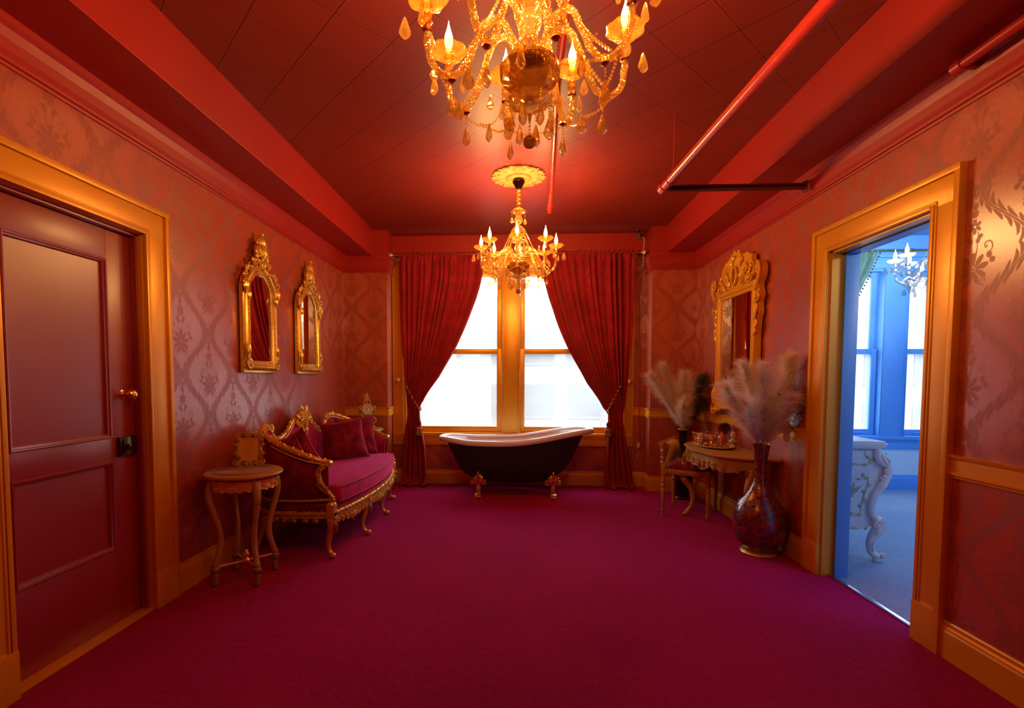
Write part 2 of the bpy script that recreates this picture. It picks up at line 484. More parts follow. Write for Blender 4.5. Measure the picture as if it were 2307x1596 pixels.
def struct(name, bm, m, parent=None, smooth=False, label=None):
    o = obj(name, bm, m, parent, smooth)
    if parent is None: o['kind'] = 'structure'
    if label: o['label'] = label
    return o

def dup(root, loc, rotz=0.0, label=None, group=None, scale=None):
    r = root.copy(); COL.objects.link(r); r.location = loc; r.rotation_euler = (0, 0, rotz)
    if label: r['label'] = label
    if group: r['group'] = group
    if scale: r.scale = scale
    for ch in list(root.children):
        c = ch.copy(); COL.objects.link(c); c.parent = r
        for g in ch.children:
            d = g.copy(); COL.objects.link(d); d.parent = c
    return r

def B(): return bmesh.new()

def join(bm, verts, faces, mtx=None):
    vs = [bm.verts.new(mtx @ Vector(v) if mtx is not None else v) for v in verts]
    for f in faces:
        try: bm.faces.new([vs[i] for i in f])
        except ValueError: pass
    return vs

def box(bm, x0, x1, y0, y1, z0, z1, bev=0.0, mtx=None):
    if bev <= 0:
        v = [(x, y, z) for z in (z0, z1) for y in (y0, y1) for x in (x0, x1)]
        join(bm, v, [(0, 2, 3, 1), (4, 5, 7, 6), (0, 1, 5, 4), (2, 6, 7, 3), (0, 4, 6, 2), (1, 3, 7, 5)], mtx)
        return
    t = bmesh.new()
    box(t, x0, x1, y0, y1, z0, z1)
    bmesh.ops.bevel(t, geom=list(t.edges), offset=bev, segments=2, affect='EDGES', profile=0.6)
    t.verts.index_update()
    join(bm, [v.co.copy() for v in t.verts], [[v.index for v in f.verts] for f in t.faces], mtx)
    t.free()

def lathe(bm, prof, seg=24, c=(0, 0, 0), mtx=None, sx=1.0, sy=1.0, flute=0, famp=0.0, cap=True):
    """prof: list of (r, z)"""
    V = []; F = []
    for (r, z) in prof:
        for k in range(seg):
            a = 2 * pi * k / seg
            rr = r * (1 + famp * cos(flute * a)) if flute else r
            V.append((c[0] + rr * cos(a) * sx, c[1] + rr * sin(a) * sy, c[2] + z))
    n = len(prof)
    for i in range(n - 1):
        for k in range(seg):
            k2 = (k + 1) % seg
            F.append((i * seg + k, i * seg + k2, (i + 1) * seg + k2, (i + 1) * seg + k))
    if cap:
        if prof[0][0] > 1e-5: F.append(tuple(range(seg - 1, -1, -1)))
        if prof[-1][0] > 1e-5: F.append(tuple((n - 1) * seg + k for k in range(seg)))
    join(bm, V, F, mtx)

def frames(pts):
    pts = [Vector(p) for p in pts]; n = len(pts)
    T = []
    for i in range(n):
        t = pts[min(i + 1, n - 1)] - pts[max(i - 1, 0)]
        T.append(t.normalized() if t.length > 1e-9 else Vector((0, 0, 1)))
    up = Vector((0, 0, 1)) if abs(T[0].z) < 0.9 else Vector((1, 0, 0))
    u = (up - T[0] * up.dot(T[0])).normalized()
    out = []
    for i in range(n):
        u = (u - T[i] * u.dot(T[i]))
        u = u.normalized() if u.length > 1e-6 else T[i].orthogonal().normalized()
        out.append((pts[i], T[i], u, T[i].cross(u)))
    return out

def tube(bm, pts, r, seg=8, flat=1.0, twist=0.0, lobes=0, lamp=0.0, cap=True, closed=False):
    """tube along pts; r a number or a list; lobes+twist give a rope"""
    fr = frames(pts); n = len(fr)
    V = []; F = []
    for i, (p, t, u, w) in enumerate(fr):
        rr = r[i] if isinstance(r, (list, tuple)) else r
        for k in range(seg):
            a = 2 * pi * k / seg
            q = rr * (1 + lamp * cos(lobes * (a + twist * i))) if lobes else rr
            V.append(p + u * (q * cos(a)) + w * (q * sin(a) * flat))
    for i in range(n - 1 + (1 if closed else 0)):
        j = (i + 1) % n
        for k in range(seg):
            k2 = (k + 1) % seg
            F.append((i * seg + k, i * seg + k2, j * seg + k2, j * seg + k))
    if cap and not closed:
        F.append(tuple(range(seg - 1, -1, -1))); F.append(tuple((n - 1) * seg + k for k in range(seg)))
    join(bm, V, F)

def cat(pts, n=8, closed=False):
    """Catmull-Rom through pts"""
    P = [Vector(p) for p in pts]; m = len(P); out = []
    for i in range(m if closed else m - 1):
        if closed: a, b, c, d = P[(i - 1) % m], P[i], P[(i + 1) % m], P[(i + 2) % m]
        else: a, b, c, d = P[max(i - 1, 0)], P[i], P[i + 1], P[min(i + 2, m - 1)]
        for k in range(n):
            t = k / n
            out.append(0.5 * ((2 * b) + (c - a) * t + (2 * a - 5 * b + 4 * c - d) * t * t + (3 * b - a - 3 * c + d) * t ** 3))
    if not closed: out.append(P[-1])
    return out

def lerp(a, b, t): return a + (b - a) * t
def interp(xs, ys, x):
    if x <= xs[0]: return ys[0]
    for i in range(len(xs) - 1):
        if x <= xs[i + 1]:
            return ys[i] + (ys[i + 1] - ys[i]) * (x - xs[i]) / (xs[i + 1] - xs[i])
    return ys[-1]
def smooth(t):
    t = max(0.0, min(1.0, t)); return t * t * (3 - 2 * t)

def ball(bm, c, r, sub=2, sc=(1, 1, 1)):
    bmesh.ops.create_icosphere(bm, subdivisions=sub, radius=r, matrix=Matrix.Translation(c) @ Matrix.Diagonal((*sc, 1)))

def prism(bm, outline, y0, y1, mtx=None, bev=0.0):
    """outline in (x, z), extruded along y"""
    n = len(outline)
    if bev > 0:
        t = bmesh.new(); prism(t, outline, y0, y1)
        ed = [e for e in t.edges if len(e.link_faces) == 2 and e.calc_face_angle(0) > 0.6 or abs(e.verts[0].co.y - e.verts[1].co.y) < 1e-6]
        bmesh.ops.bevel(t, geom=ed, offset=bev, segments=2, affect='EDGES', clamp_overlap=True)
        t.verts.index_update()
        join(bm, [v.co.copy() for v in t.verts], [[v.index for v in f.verts] for f in t.faces], mtx); t.free(); return
    V = [(x, y0, z) for x, z in outline] + [(x, y1, z) for x, z in outline]
    F = [tuple(range(n - 1, -1, -1)), tuple(range(n, 2 * n))]
    for i in range(n):
        j = (i + 1) % n
        F.append((i, j, n + j, n + i))
    join(bm, V, F, mtx)

def profile_sweep(bm, path, prof, up=Vector((0, 0, 1)), side=None, cap=True, closed=False):
    """prof: (a, b) with a along the in-plane normal and b along up; path horizontal or any, up fixed"""
    P = [Vector(p) for p in path]; n = len(P); V = []; F = []; m = len(prof)
    for i in range(n):
        if closed: t0 = (P[i] - P[i - 1]).normalized(); t1 = (P[(i + 1) % n] - P[i]).normalized()
        else:
            t0 = (P[i] - P[max(i - 1, 0)]); t1 = (P[min(i + 1, n - 1)] - P[i])
            if t0.length < 1e-9: t0 = t1.copy()
            if t1.length < 1e-9: t1 = t0.copy()
            t0.normalize(); t1.normalize()
        n0 = t0.cross(up).normalized(); n1 = t1.cross(up).normalized()
        nn = (n0 + n1)
        nn = nn.normalized() if nn.length > 1e-6 else n0
        k = 1.0 / max(0.35, nn.dot(n0))
        for a, b in prof:
            V.append(P[i] + nn * (a * k) + up * b)
    for i in range(n if closed else n - 1):
        j = (i + 1) % n
        for q in range(m):
            q2 = (q + 1) % m
            F.append((i * m + q, i * m + q2, j * m + q2, j * m + q))
    if cap and not closed:
        F.append(tuple(range(m - 1, -1, -1))); F.append(tuple((n - 1) * m + q for q in range(m)))
    join(bm, V, F)

def fixn(bm):
    bmesh.ops.recalc_face_normals(bm, faces=list(bm.faces)); return bm

# carved ornament, laid in a plane given by origin o and unit axes u (right), v (up), w (out)
class Carve:
    def __init__(s, bm, o, u, v, w):
        s.bm = bm; s.o = Vector(o); s.u = Vector(u); s.v = Vector(v); s.w = Vector(w)
    def P(s, a, b, c=0.0): return s.o + s.u * a + s.v * b + s.w * c
    def line(s, pts, r, seg=6, n=6, lift=0.0, taper=True, flat=0.8):
        c = cat([(a, b, 0) for a, b in pts], n)
        m = len(c)
        rr = [max(0.0008, r * (sin(pi * (0.12 + 0.80 * i / (m - 1))) if taper else 1.0)) for i in range(m)]
        tube(s.bm, [s.P(q.x, q.y, lift + rr[i] * 0.6) for i, q in enumerate(c)], rr, seg, flat)
    def curl(s, a, b, r0, turns, ang, sgn=1, thick=0.006, lift=0.0, n=22, tail=None):
        """volute ending at centre (a,b), starting at radius r0 and angle ang"""
        pts = []
        for i in range(n + 1):
            t = i / n
            th = ang + sgn * turns * 2 * pi * t
            rr = r0 * (1 - t) ** 0.8 + r0 * 0.10
            pts.append((a + rr * cos(th), b + rr * sin(th)))
        if tail: pts = list(tail) + pts
        m = len(pts)
        rad = [max(0.001, thick * (0.5 + 0.5 * min(1.0, i / (m * 0.25))) * (1 - 0.35 * i / m)) for i in range(m)]
        tube(s.bm, [s.P(x, y, lift + rad[i] * 0.5) for i, (x, y) in enumerate(pts)], rad, 6, 1.0)
        ball(s.bm, s.P(a, b, lift + thick * 0.8), thick * 1.5, 1)
    def leaf(s, a, b, L, ang, wd=0.35, bend=0.5, lift=0.0, lobes=3, h=0.35):
        """a lobed acanthus leaf from (a,b)"""
        n = 9; rows = []
        th = ang; x, y = a, b; st = L / n
        for i in range(n + 1):
            t = i / n
            w0 = L * wd * sin(pi * min(1, t * 0.92 + 0.08)) ** 0.8 * (0.72 + 0.28 * abs(cos(pi * lobes * t))) + 0.0005
            dx, dy = cos(th), sin(th); nx, ny = -dy, dx
            hh = L * h * sin(pi * t) * 0.5
            rows.append([s.P(x - nx * w0, y - ny * w0, lift), s.P(x - nx * w0 * 0.5, y - ny * w0 * 0.5, lift + hh * 0.9),
                         s.P(x, y, lift + hh * 0.55 + 0.001), s.P(x + nx * w0 * 0.5, y + ny * w0 * 0.5, lift + hh * 0.9), s.P(x + nx * w0, y + ny * w0, lift)])
            x += dx * st; y += dy * st; th += bend / n
        V = [p for r in rows for p in r]; F = []
        for i in range(n):
            for k in range(4): F.append((i * 5 + k, i * 5 + k + 1, (i + 1) * 5 + k + 1, (i + 1) * 5 + k))
        join(s.bm, V, F)
    def shell(s, a, b, R, ang, spread=2.4, ribs=7, lift=0.0, thick=0.25):
        for i in range(ribs):
            th = ang + spread * (i / (ribs - 1) - 0.5)
            L = R * (1 - 0.18 * abs(i / (ribs - 1) - 0.5) * 2)
            s.line([(a, b), (a + cos(th) * L * 0.55, b + sin(th) * L * 0.55), (a + cos(th) * L, b + sin(th) * L)], R * thick * 0.42, 6, 4, lift, False)
            ball(s.bm, s.P(a + cos(th) * L, b + sin(th) * L, lift + R * 0.08), R * thick * 0.5, 1)
    def flower(s, a, b, R, k=5, lift=0.0):
        for i in range(k):
            th = 2 * pi * i / k + 0.3
            ball(s.bm, s.P(a + cos(th) * R * 0.55, b + sin(th) * R * 0.55, lift + R * 0.25), R * 0.45, 1)
        ball(s.bm, s.P(a, b, lift + R * 0.55), R * 0.30, 1)

# ================================================================== ROOM SHELL
XL, XR, YW, YF, ZC = -2.03, 2.015, 6.02, -4.2, 3.015
b = B(); box(b, XL - 0.3, XR + 0.065, YF - 0.2, YW + 0.25, -0.12, 0.0); struct('floor', b, 'carpet', label='crimson magenta fitted carpet')
b = B(); box(b, XL - 0.3, XR + 0.13, YF - 0.2, YW + 0.25, ZC, ZC + 0.1); struct('ceiling', b, 'ceiling', label='red perforated ceiling tiles laid diagonally')
# left wall with the door opening
DL0, DL1, DLZ = 1.83, 2.60, 2.07
b = B()
box(b, XL - 0.2, XL, YF, DL0, 0, ZC); box(b, XL - 0.2, XL, DL1, YW + 0.2, 0, ZC); box(b, XL - 0.2, XL, DL0, DL1, DLZ, ZC)
struct('wall_left', b, 'paper')
# right wall with the doorway
DR0, DR1, DRZ = 2.545, 3.34, 2.115
TH = 0.125
b = B()
box(b, XR, XR + TH, YF, DR0, 0, ZC); box(b, XR, XR + TH, DR1, YW + 0.2, 0, ZC); box(b, XR, XR + TH, DR0, DR1, DRZ, ZC)
struct('wall_right', b, 'paper')
b = B(); box(b, XL - 0.2, XR + TH, YF - 0.2, YF, 0, ZC); struct('wall_front', b, 'paper')
# back wall: opening for the double window
WX0, WX1, WZ0, WZ1 = -1.395, 1.284, 0.62, 2.62
b = B()
box(b, XL, WX0, YW, YW + 0.25, 0, ZC); box(b, WX1, XR, YW, YW + 0.25, 0, ZC)
box(b, WX0, WX1, YW, YW + 0.25, 0, WZ0); box(b, WX0, WX1, YW, YW + 0.25, WZ1, ZC)
struct('wall_back', b, 'paper')
b = B(); box(b, XL, XR, YW - 0.006, YW, 2.74, ZC); struct('trim_1', b, 'red_paint', label='plain red band above the window')
# corner piers
YP = 5.76
b = B(); box(b, XL, -1.525, YP, YW, 0, ZC); struct('wall_pier_left', b, 'paper')
b = B(); box(b, 1.525, XR, YP, YW, 0, ZC); struct('wall_pier_right', b, 'paper')
# beams along both walls
b = B(); box(b, XL, -1.675, YF, YP, 2.705, ZC, 0.004); struct('trim_2', b, 'red_paint', label='deep red ceiling beam along the left wall')
b = B(); box(b, 1.665, XR, YF, YP, 2.705, ZC, 0.004); struct('trim_3', b, 'red_paint', label='deep red ceiling beam along the right wall')
# frieze + crown moulding under the beams and round the piers
crown = [(0.0, 0.0), (0.010, 0.0), (0.012, 0.012), (0.022, 0.016), (0.024, 0.030), (0.014, 0.038), (0.014, 0.052), (0.020, 0.060),
         (0.026, 0.100), (0.038, 0.135), (0.052, 0.150), (0.054, 0.178), (0.0, 0.178)]
def run(name, pts, prof, m, lab=None):
    b = B(); profile_sweep(b, pts, prof); fixn(b); return struct(name, b, m, label=lab)
run('trim_4', [(XL, YF, 2.527), (XL, YP, 2.527), (-1.525, YP, 2.527), (-1.525, YW, 2.527)], crown, 'red_paint', 'red crown moulding along the left wall')
run('trim_5', [(1.525, YW, 2.527), (1.525, YP, 2.527), (XR, YP, 2.527), (XR, YF, 2.527)], crown, 'red_paint', 'red crown moulding along the right wall')
# plain red painted band over the piers
b = B()
box(b, XL, -1.519, YP - 0.006, YW, 2.705, ZC); struct('trim_6', b, 'red_paint')
b = B()
box(b, 1.519, XR, YP - 0.006, YW, 2.705, ZC); struct('trim_7', b, 'red_paint')
# chair rails and baseboards
rail = [(0, 0), (0.010, 0.0), (0.012, 0.012), (0.020, 0.016), (0.020, 0.026), (0.012, 0.032), (0.012, 0.085), (0.022, 0.095), (0.026, 0.108), (0, 0.108)]
base = [(0, 0), (0.022, 0.0), (0.022, 0.125), (0.018, 0.135), (0.018, 0.142), (0.010, 0.150), (0.010, 0.166), (0.006, 0.172), (0, 0.172)]
ZR = 0.845
C0 = 0.135   # casing width
def two(name, f): return f(name)
LD1 = DL1 + 0.20; LD0 = DL0 - 0.17
run('trim_8', [(XL, YF, ZR), (XL, LD0, ZR)], rail, 'gold_trim')
# on the stretch behind the settee no rail is seen below the glare; the rail starts on the pier
run('trim_9', [(XL, YP, ZR), (-1.525, YP, ZR), (-1.525, YW, ZR)], rail, 'gold_trim', 'gold chair rail on the left pier')
RD0 = DR0 - 0.14; RD1 = DR1 + 0.17
run('trim_10', [(1.525, YW, ZR), (1.525, YP, ZR), (XR, YP, ZR), (XR, RD1, ZR)], rail, 'gold_trim', 'gold chair rail on the right wall')
run('trim_11', [(XR, RD0, ZR), (XR, YF, ZR)], rail, 'gold_trim', 'gold chair rail to the right of the doorway')
run('trim_12', [(1.378, YW, ZR), (1.525, YW, ZR)], rail, 'gold_trim')
run('baseboard_left', [(XL, LD1, 0), (XL, YP, 0), (-1.525, YP, 0), (-1.525, YW, 0), (1.525, YW, 0), (1.525, YP, 0), (XR, YP, 0), (XR, RD1, 0)], base, 'gold_trim')
run('baseboard_front', [(XR, RD0, 0), (XR, YF, 0), (XL, YF, 0), (XL, LD0, 0)], base, 'gold_trim')

# ------------------------------------------------------------------ casing builder (in a wall plane)
def casing(bm, y0, y1, z1, w, xw, s, wtop=None, plinth=0.20):
    """flat casing with inner ogee and outer band round an opening y0..y1, on wall x=xw; s=+1 room on +x side"""
    wt = wtop or w
    def bx(ya, yb, za, zb, d0, d1, bev=0.003):
        xa, xb = xw + s * d0, xw + s * d1
        box(bm, min(xa, xb), max(xa, xb), ya, yb, za, zb, bev)
    for (ya, yb, ei) in ((y0 - w, y0, 1), (y1, y1 + w, -1)):
        bx(ya + (0 if ei == 1 else 0.003), yb - (0.003 if ei == 1 else 0), 0, z1 + wt - 0.002, 0, 0.022)
        # outer back-band
        if ei == 1: bx(ya - 0.012, ya + 0.018, 0, z1 + wt - 0.016, 0, 0.036); bx(yb - 0.020, yb, 0, z1 + 0.02, 0, 0.030); bx(yb - 0.034, yb - 0.024, 0, z1 + 0.030, 0, 0.027)
        else: bx(yb - 0.018, yb + 0.012, 0, z1 + wt - 0.016, 0, 0.036); bx(ya, ya + 0.020, 0, z1 + 0.02, 0, 0.030); bx(ya + 0.024, ya + 0.034, 0, z1 + 0.030, 0, 0.027)
        bx(ya - 0.002, yb + 0.002, 0, plinth, 0, 0.0335)
    bx(y0 - w + 0.002, y1 + w - 0.002, z1 + 0.003, z1 + wt - 0.001, 0, 0.0225)
    bx(y0 - w - 0.012, y1 + w + 0.012, z1 + wt - 0.018, z1 + wt + 0.012, 0, 0.0365)
    bx(y0 + 0.001, y1 - 0.001, z1, z1 + 0.0195, 0, 0.0305); bx(y0 - 0.029, y1 + 0.029, z1 + 0.024, z1 + 0.034, 0, 0.0275)

# ------------------------------------------------------------------ door_1 (left, closed red door)
d = bpy.data.objects.new('door_1', None); COL.objects.link(d); d['kind'] = 'structure'; d['label'] = 'closed red two panel door in gold casing'
d.location = (XL, DL0, 0)
def L(bm, m=Matrix.Translation((-XL, -DL0, 0))):
    bmesh.ops.transform(bm, matrix=m, verts=list(bm.verts)); return bm
b = B(); casing(b, DL0, DL1, DLZ, 0.165, XL, 1, 0.15); obj('casing', L(b), 'gold_trim', d)
b = B()
box(b, XL - 0.2, XL + 0.002, DL1 - 0.004, DL1 + 0.012, 0, DLZ); box(b, XL - 0.2, XL + 0.002, DL0 - 0.012, DL0 + 0.004, 0, DLZ); box(b, XL - 0.2, XL + 0.002, DL0, DL1, DLZ - 0.004, DLZ + 0.01)
obj('jamb', L(b), 'gold_trim', d)
b = B(); box(b, XL - 0.16, XL - 0.02, DL1 - 0.018, DL1 - 0.003, 0, DLZ, 0.003); box(b, XL - 0.16, XL - 0.02, DL0 + 0.003, DL0 + 0.018, 0, DLZ, 0.003); box(b, XL - 0.16, XL - 0.02, DL0 + 0.003, DL1 - 0.003, DLZ - 0.018, DLZ - 0.003, 0.003)
obj('door_stop', L(b), 'door_paint', d)
# leaf: stiles, rails, recessed panels with moulding
xf = XL - 0.055; yb0, yb1 = DL0 + 0.02, DL1 - 0.02; zt = DLZ - 0.02
b = B()
PY0, PY1 = 1.905, 2.425
rects = [(PY0, PY1, 0.985, 1.90), (PY0, PY1, 0.40, 0.865)]
def fr(x0, x1, ya, yb, za, zb, bev=0.002): box(b, x0, x1, ya, yb, za, zb, bev)
fr(xf - 0.04, xf, yb0, PY0, 0.012, zt); fr(xf - 0.04, xf, PY1, yb1, 0.012, zt)
fr(xf - 0.04, xf, PY0, PY1, 0.012, 0.40); fr(xf - 0.04, xf, PY0, PY1, 0.865, 0.985); fr(xf - 0.04, xf, PY0, PY1, 1.90, zt)
leaf = obj('door_leaf', L(b), 'door_paint', d)
for (ya, yb, za, zb) in rects:
    b = B()
    box(b, xf - 0.03, xf - 0.014, ya, yb, za, zb)
    pr = [(0.0, 0.006), (0.004, 0.010), (0.010, 0.008), (0.012, 0.002), (0.020, -0.002), (0.024, -0.014), (0.0, -0.014)]
    loop = [(xf, ya, za), (xf, yb, za), (xf, yb, zb), (xf, ya, zb)]
    profile_sweep(b, loop, [(-a, c) for a, c in pr], up=Vector((1, 0, 0)), closed=True); fixn(b)
    obj('panel', L(b), 'door_paint', leaf)
b = B()
m = Matrix.Translation((xf, 2.505, 1.207)) @ Matrix.Rotation(pi / 2, 4, 'Y')
lathe(b, [(0.0, 0), (0.026, 0.0), (0.026, 0.003), (0.022, 0.0045), (0.010, 0.006), (0.009, 0.034), (0.020, 0.040), (0.028, 0.050), (0.029, 0.060), (0.022, 0.070), (0.010, 0.074), (0, 0.0745)], 24, mtx=m)
obj('knob', L(b), 'brass', d)
b = B(); box(b, xf, xf + 0.022, 2.455, 2.565, 0.885, 0.985, 0.003); box(b, xf + 0.02, xf + 0.028, 2.47, 2.53, 0.90, 0.97, 0.002)
lathe(b, [(0, 0), (0.012, 0), (0.012, 0.01), (0, 0.011)], 16, mtx=Matrix.Translation((xf + 0.026, 2.50, 0.935)) @ Matrix.Rotation(pi / 2, 4, 'Y'))
obj('rim_lock', L(b), 'dark_brass', d)
b = B(); box(b, XL - 0.2, XL + 0.012, DL0, DL1, 0.0, 0.012, 0.003); obj('threshold', L(b), 'gold_trim', d)
b = B(); box(b, XL - 0.4, XL - 0.2, DL0 - 0.2, DL1 + 0.2, 0, 2.4); struct('wall_beyond_door', b, 'red_paint')

# ------------------------------------------------------------------ door_2 (open doorway to the blue room)
d2 = bpy.data.objects.new('door_2', None); COL.objects.link(d2); d2['kind'] = 'structure'; d2['label'] = 'open doorway in wide gold casing to the blue room'
d2.location = (XR, DR0, 0)
def L2(bm): return L(bm, Matrix.Translation((-XR, -DR0, 0)))
b = B(); casing(b, DR0, DR1, DRZ, 0.150, XR, -1, 0.15); obj('casing', L2(b), 'gold_trim', d2)
b = B(); box(b, XR - 0.002, XR + 0.07, DR1 - 0.012, DR1 + 0.01, 0, DRZ); box(b, XR - 0.002, XR + 0.07, DR0 - 0.01, DR0 + 0.002, 0, DRZ); box(b, XR - 0.002, XR + 0.07, DR0, DR1, DRZ - 0.012, DRZ + 0.01)
obj('jamb', L2(b), 'gold_trim', d2)
b = B(); box(b, XR + 0.07, XR + TH + 0.03, DR1 - 0.035, DR1 + 0.01, 0, DRZ, 0.002); box(b, XR + 0.07, XR + TH, DR0 - 0.01, DR0 + 0.002, 0, DRZ); box(b, XR + 0.07, XR + TH + 0.03, DR0, DR1, DRZ - 0.02, DRZ + 0.01)
box(b, XR + TH, XR + TH + 0.025, DR1 - 0.03, DR1 + 0.12, 0, DRZ + 0.12, 0.003); box(b, XR + TH, XR + TH + 0.025, DR0 - 0.12, DR0, 0, DRZ + 0.12, 0.003)
box(b, XR + TH, XR + TH + 0.025, DR0, DR1, DRZ, DRZ + 0.12, 0.003)
obj('jamb_blue', L2(b), 'blue_paint', d2)['label'] = 'blue painted jamb'
b = B(); box(b, XR + 0.045, XR + 0.075, DR0, DR1, 0.0, 0.010, 0.003); obj('threshold', L2(b), 'chrome', d2)

# ------------------------------------------------------------------ window_1 (double window behind the tub)
w1 = bpy.data.objects.new('window_1', None); COL.objects.link(w1); w1['kind'] = 'structure'; w1['label'] = 'double sash window in gold frame above the bathtub'
def sash(bm, xa, xb, za, zb, y0, y1, st=0.055, bot=0.055, top=0.055):
    box(bm, xa, xa + st, y0, y1, za, zb, 0.003); box(bm, xb - st, xb, y0, y1, za, zb, 0.003)
    box(bm, xa + st, xb - st, y0, y1, za, za + bot, 0.003); box(bm, xa + st, xb - st, y0, y1, zb - top, zb, 0.003)
def window(root, x0, x1, xm0, xm1, z0, z1, y, frame_m, zmid=1.625, cas=(0.115, 0.095), sill_z=0.478, cas_top=0.12, deep=0.20):
    b = B()
    # outer casing on the wall
    box(b, x0 - cas[0] + 0.003, x0 + 0.002, y - 0.022, y, sill_z + 0.002, z1 + cas_top, 0.003); box(b, x1 - 0.002, x1 + cas[1] - 0.003, y - 0.022, y, sill_z + 0.002, z1 + cas_top, 0.003)
    box(b, x0 - cas[0] - 0.01, x0 - cas[0] + 0.012, y - 0.034, y, sill_z, z1 + cas_top, 0.003); box(b, x1 + cas[1] - 0.012, x1 + cas[1] + 0.01, y - 0.034, y, sill_z, z1 + cas_top, 0.003)
    box(b, x0 - cas[0] + 0.002, x1 + cas[1] - 0.002, y - 0.0225, y, z1 + 0.001, z1 + cas_top - 0.001, 0.003); box(b, x0 - cas[0] - 0.02, x1 + cas[1] + 0.02, y - 0.05, y, z1 + cas_top, z1 + cas_top + 0.025, 0.004)
    obj('casing', b, frame_m, root)
    b = B()
    box(b, xm0 + 0.003, xm1 - 0.003, y - 0.022, y + 0.10, z0, z1, 0.003)
    for xx, s in ((xm0, 1), (xm1, -1)):
        box(b, min(xx + s * 0.012, xx + s * 0.026), max(xx + s * 0.012, xx + s * 0.026), y - 0.030, y - 0.02, z0, z1, 0.002)
        box(b, min(xx, xx + s * 0.006), max(xx, xx + s * 0.006), y - 0.034, y + 0.05, z0, z1, 0.002)
    obj('mullion', b, frame_m, root)
    b = B()
    box(b, x0 - cas[0], x1 + cas[1], y - 0.045, y + deep - 0.02, z0 - 0.03, z0 + 0.012, 0.005)
    box(b, x0 - cas[0], x1 + cas[1], y - 0.020, y, sill_z, z0 - 0.03, 0.003)
    box(b, x0 - cas[0] + 0.01, x1 + cas[1] - 0.01, y - 0.030, y, z0 - 0.055, z0 - 0.03, 0.003)
    obj('sill', b, frame_m, root)
    b = B()
    box(b, x0, x0 + 0.03, y, y + deep, z0, z1, 0.002); box(b, x1 - 0.03, x1, y, y + deep, z0, z1, 0.002); box(b, x0, x1, y, y + deep, z1 - 0.03, z1, 0.002); box(b, xm0 - 0.004, xm1 + 0.004, y + 0.085, y + deep, z0, z1)
    obj('jamb', b, frame_m, root, False)
    for (xa, xb) in ((x0 + 0.028, xm0 - 0.005), (xm1 + 0.005, x1 - 0.028)):
        b = B(); sash(b, xa, xb, z0 + 0.012, zmid + 0.03, y + 0.045, y + 0.085, 0.058, 0.072, 0.06); lo = obj('lower_sash', b, frame_m, root)
        b = B(); sash(b, xa, xb, zmid - 0.03, z1 - 0.02, y + 0.09, y + 0.13, 0.058, 0.06, 0.06); up = obj('upper_sash', b, frame_m, root)
        b = B(); box(b, xa + 0.055, xb - 0.055, y + 0.063, y + 0.067, z0 + 0.08, zmid - 0.025); obj('pane', b, 'glass', lo, False)
        b = B(); box(b, xa + 0.055, xb - 0.055, y + 0.108, y + 0.112, zmid + 0.025, z1 - 0.075); obj('pane', b, 'glass', up, False)
        c = (xb - 0.19) if xa < (x0 + x1) / 2 - 0.4 else (xa + 0.19)
        b = B(); tube(b, cat([(c - 0.05, y + 0.045, z0 + 0.048), (c - 0.045, y + 0.026, z0 + 0.048), (c, y + 0.022, z0 + 0.048), (c + 0.045, y + 0.026, z0 + 0.048), (c + 0.05, y + 0.045, z0 + 0.048)], 4), 0.0045, 8)
        for q in (-0.05, 0.05): box(b, c + q - 0.012, c + q + 0.012, y + 0.041, y + 0.046, z0 + 0.036, z0 + 0.060, 0.002)
        obj('sash_lift', b, frame_m, lo)
window(w1, WX0, WX1, -0.185, 0.028, WZ0, WZ1, YW, 'gold_trim')

# ================================================================== BLUE ROOM
BX0, BX1, BY0, BY1, BZ = XR + TH, 6.2, -0.4, 6.05, 2.955
b = B(); box(b, XR + 0.065, BX1 + 0.2, BY0, BY1 + 0.25, -0.12, -0.001); struct('floor_blue_room', b, 'carpet_blue')
b = B(); box(b, XR + 0.13, BX1 + 0.2, BY0, BY1 + 0.25, BZ, BZ + 0.1); struct('ceiling_blue_room', b, 'ceiling_blue')
b = B(); box(b, BX1, BX1 + 0.2, BY0, BY1 + 0.25, 0, BZ); struct('wall_blue_east', b, 'blue_paint')
b = B(); box(b, BX0, BX1, BY0 - 0.2, BY0, 0, BZ); struct('wall_blue_front', b, 'blue_paint')
b = B(); box(b, BX0, BX0 + 0.012, DR1 + 0.12, BY1, 0, BZ); box(b, BX0, BX0 + 0.012, BY0, DR0 - 0.12, 0, BZ); box(b, BX0, BX0 + 0.012, DR0 - 0.12, DR1 + 0.12, DRZ + 0.12, BZ); struct('wall_blue_west', b, 'blue_paint')
bw0, bw1 = 3.30, 5.35
b = B()
box(b, BX0, bw0, BY1, BY1 + 0.25, 0, BZ); box(b, bw1, BX1, BY1, BY1 + 0.25, 0, BZ); box(b, bw0, bw1, BY1, BY1 + 0.25, 2.58, BZ); box(b, bw0, bw1, BY1, BY1 + 0.25, 0.0, 0.62)
struct('wall_blue_back', b, 'blue_paint')
b = B(); box(b, BX0, BX1, BY1 - 0.004, BY1, 0.17, 0.478); struct('trim_13', b, 'floral_wall', label='pale floral wallpaper under the blue room window')
b = B(); profile_sweep(b, [(BX0, BY1, 0), (BX1, BY1, 0)], base); fixn(b); struct('baseboard_blue', b, 'blue_paint')
w2 = bpy.data.objects.new('window_2', None); COL.objects.link(w2); w2['kind'] = 'structure'; w2['label'] = 'blue framed sash window in the next room'
window(w2, bw0, bw1, 4.235, 4.515, 0.62, 2.58, BY1, 'blue_paint')

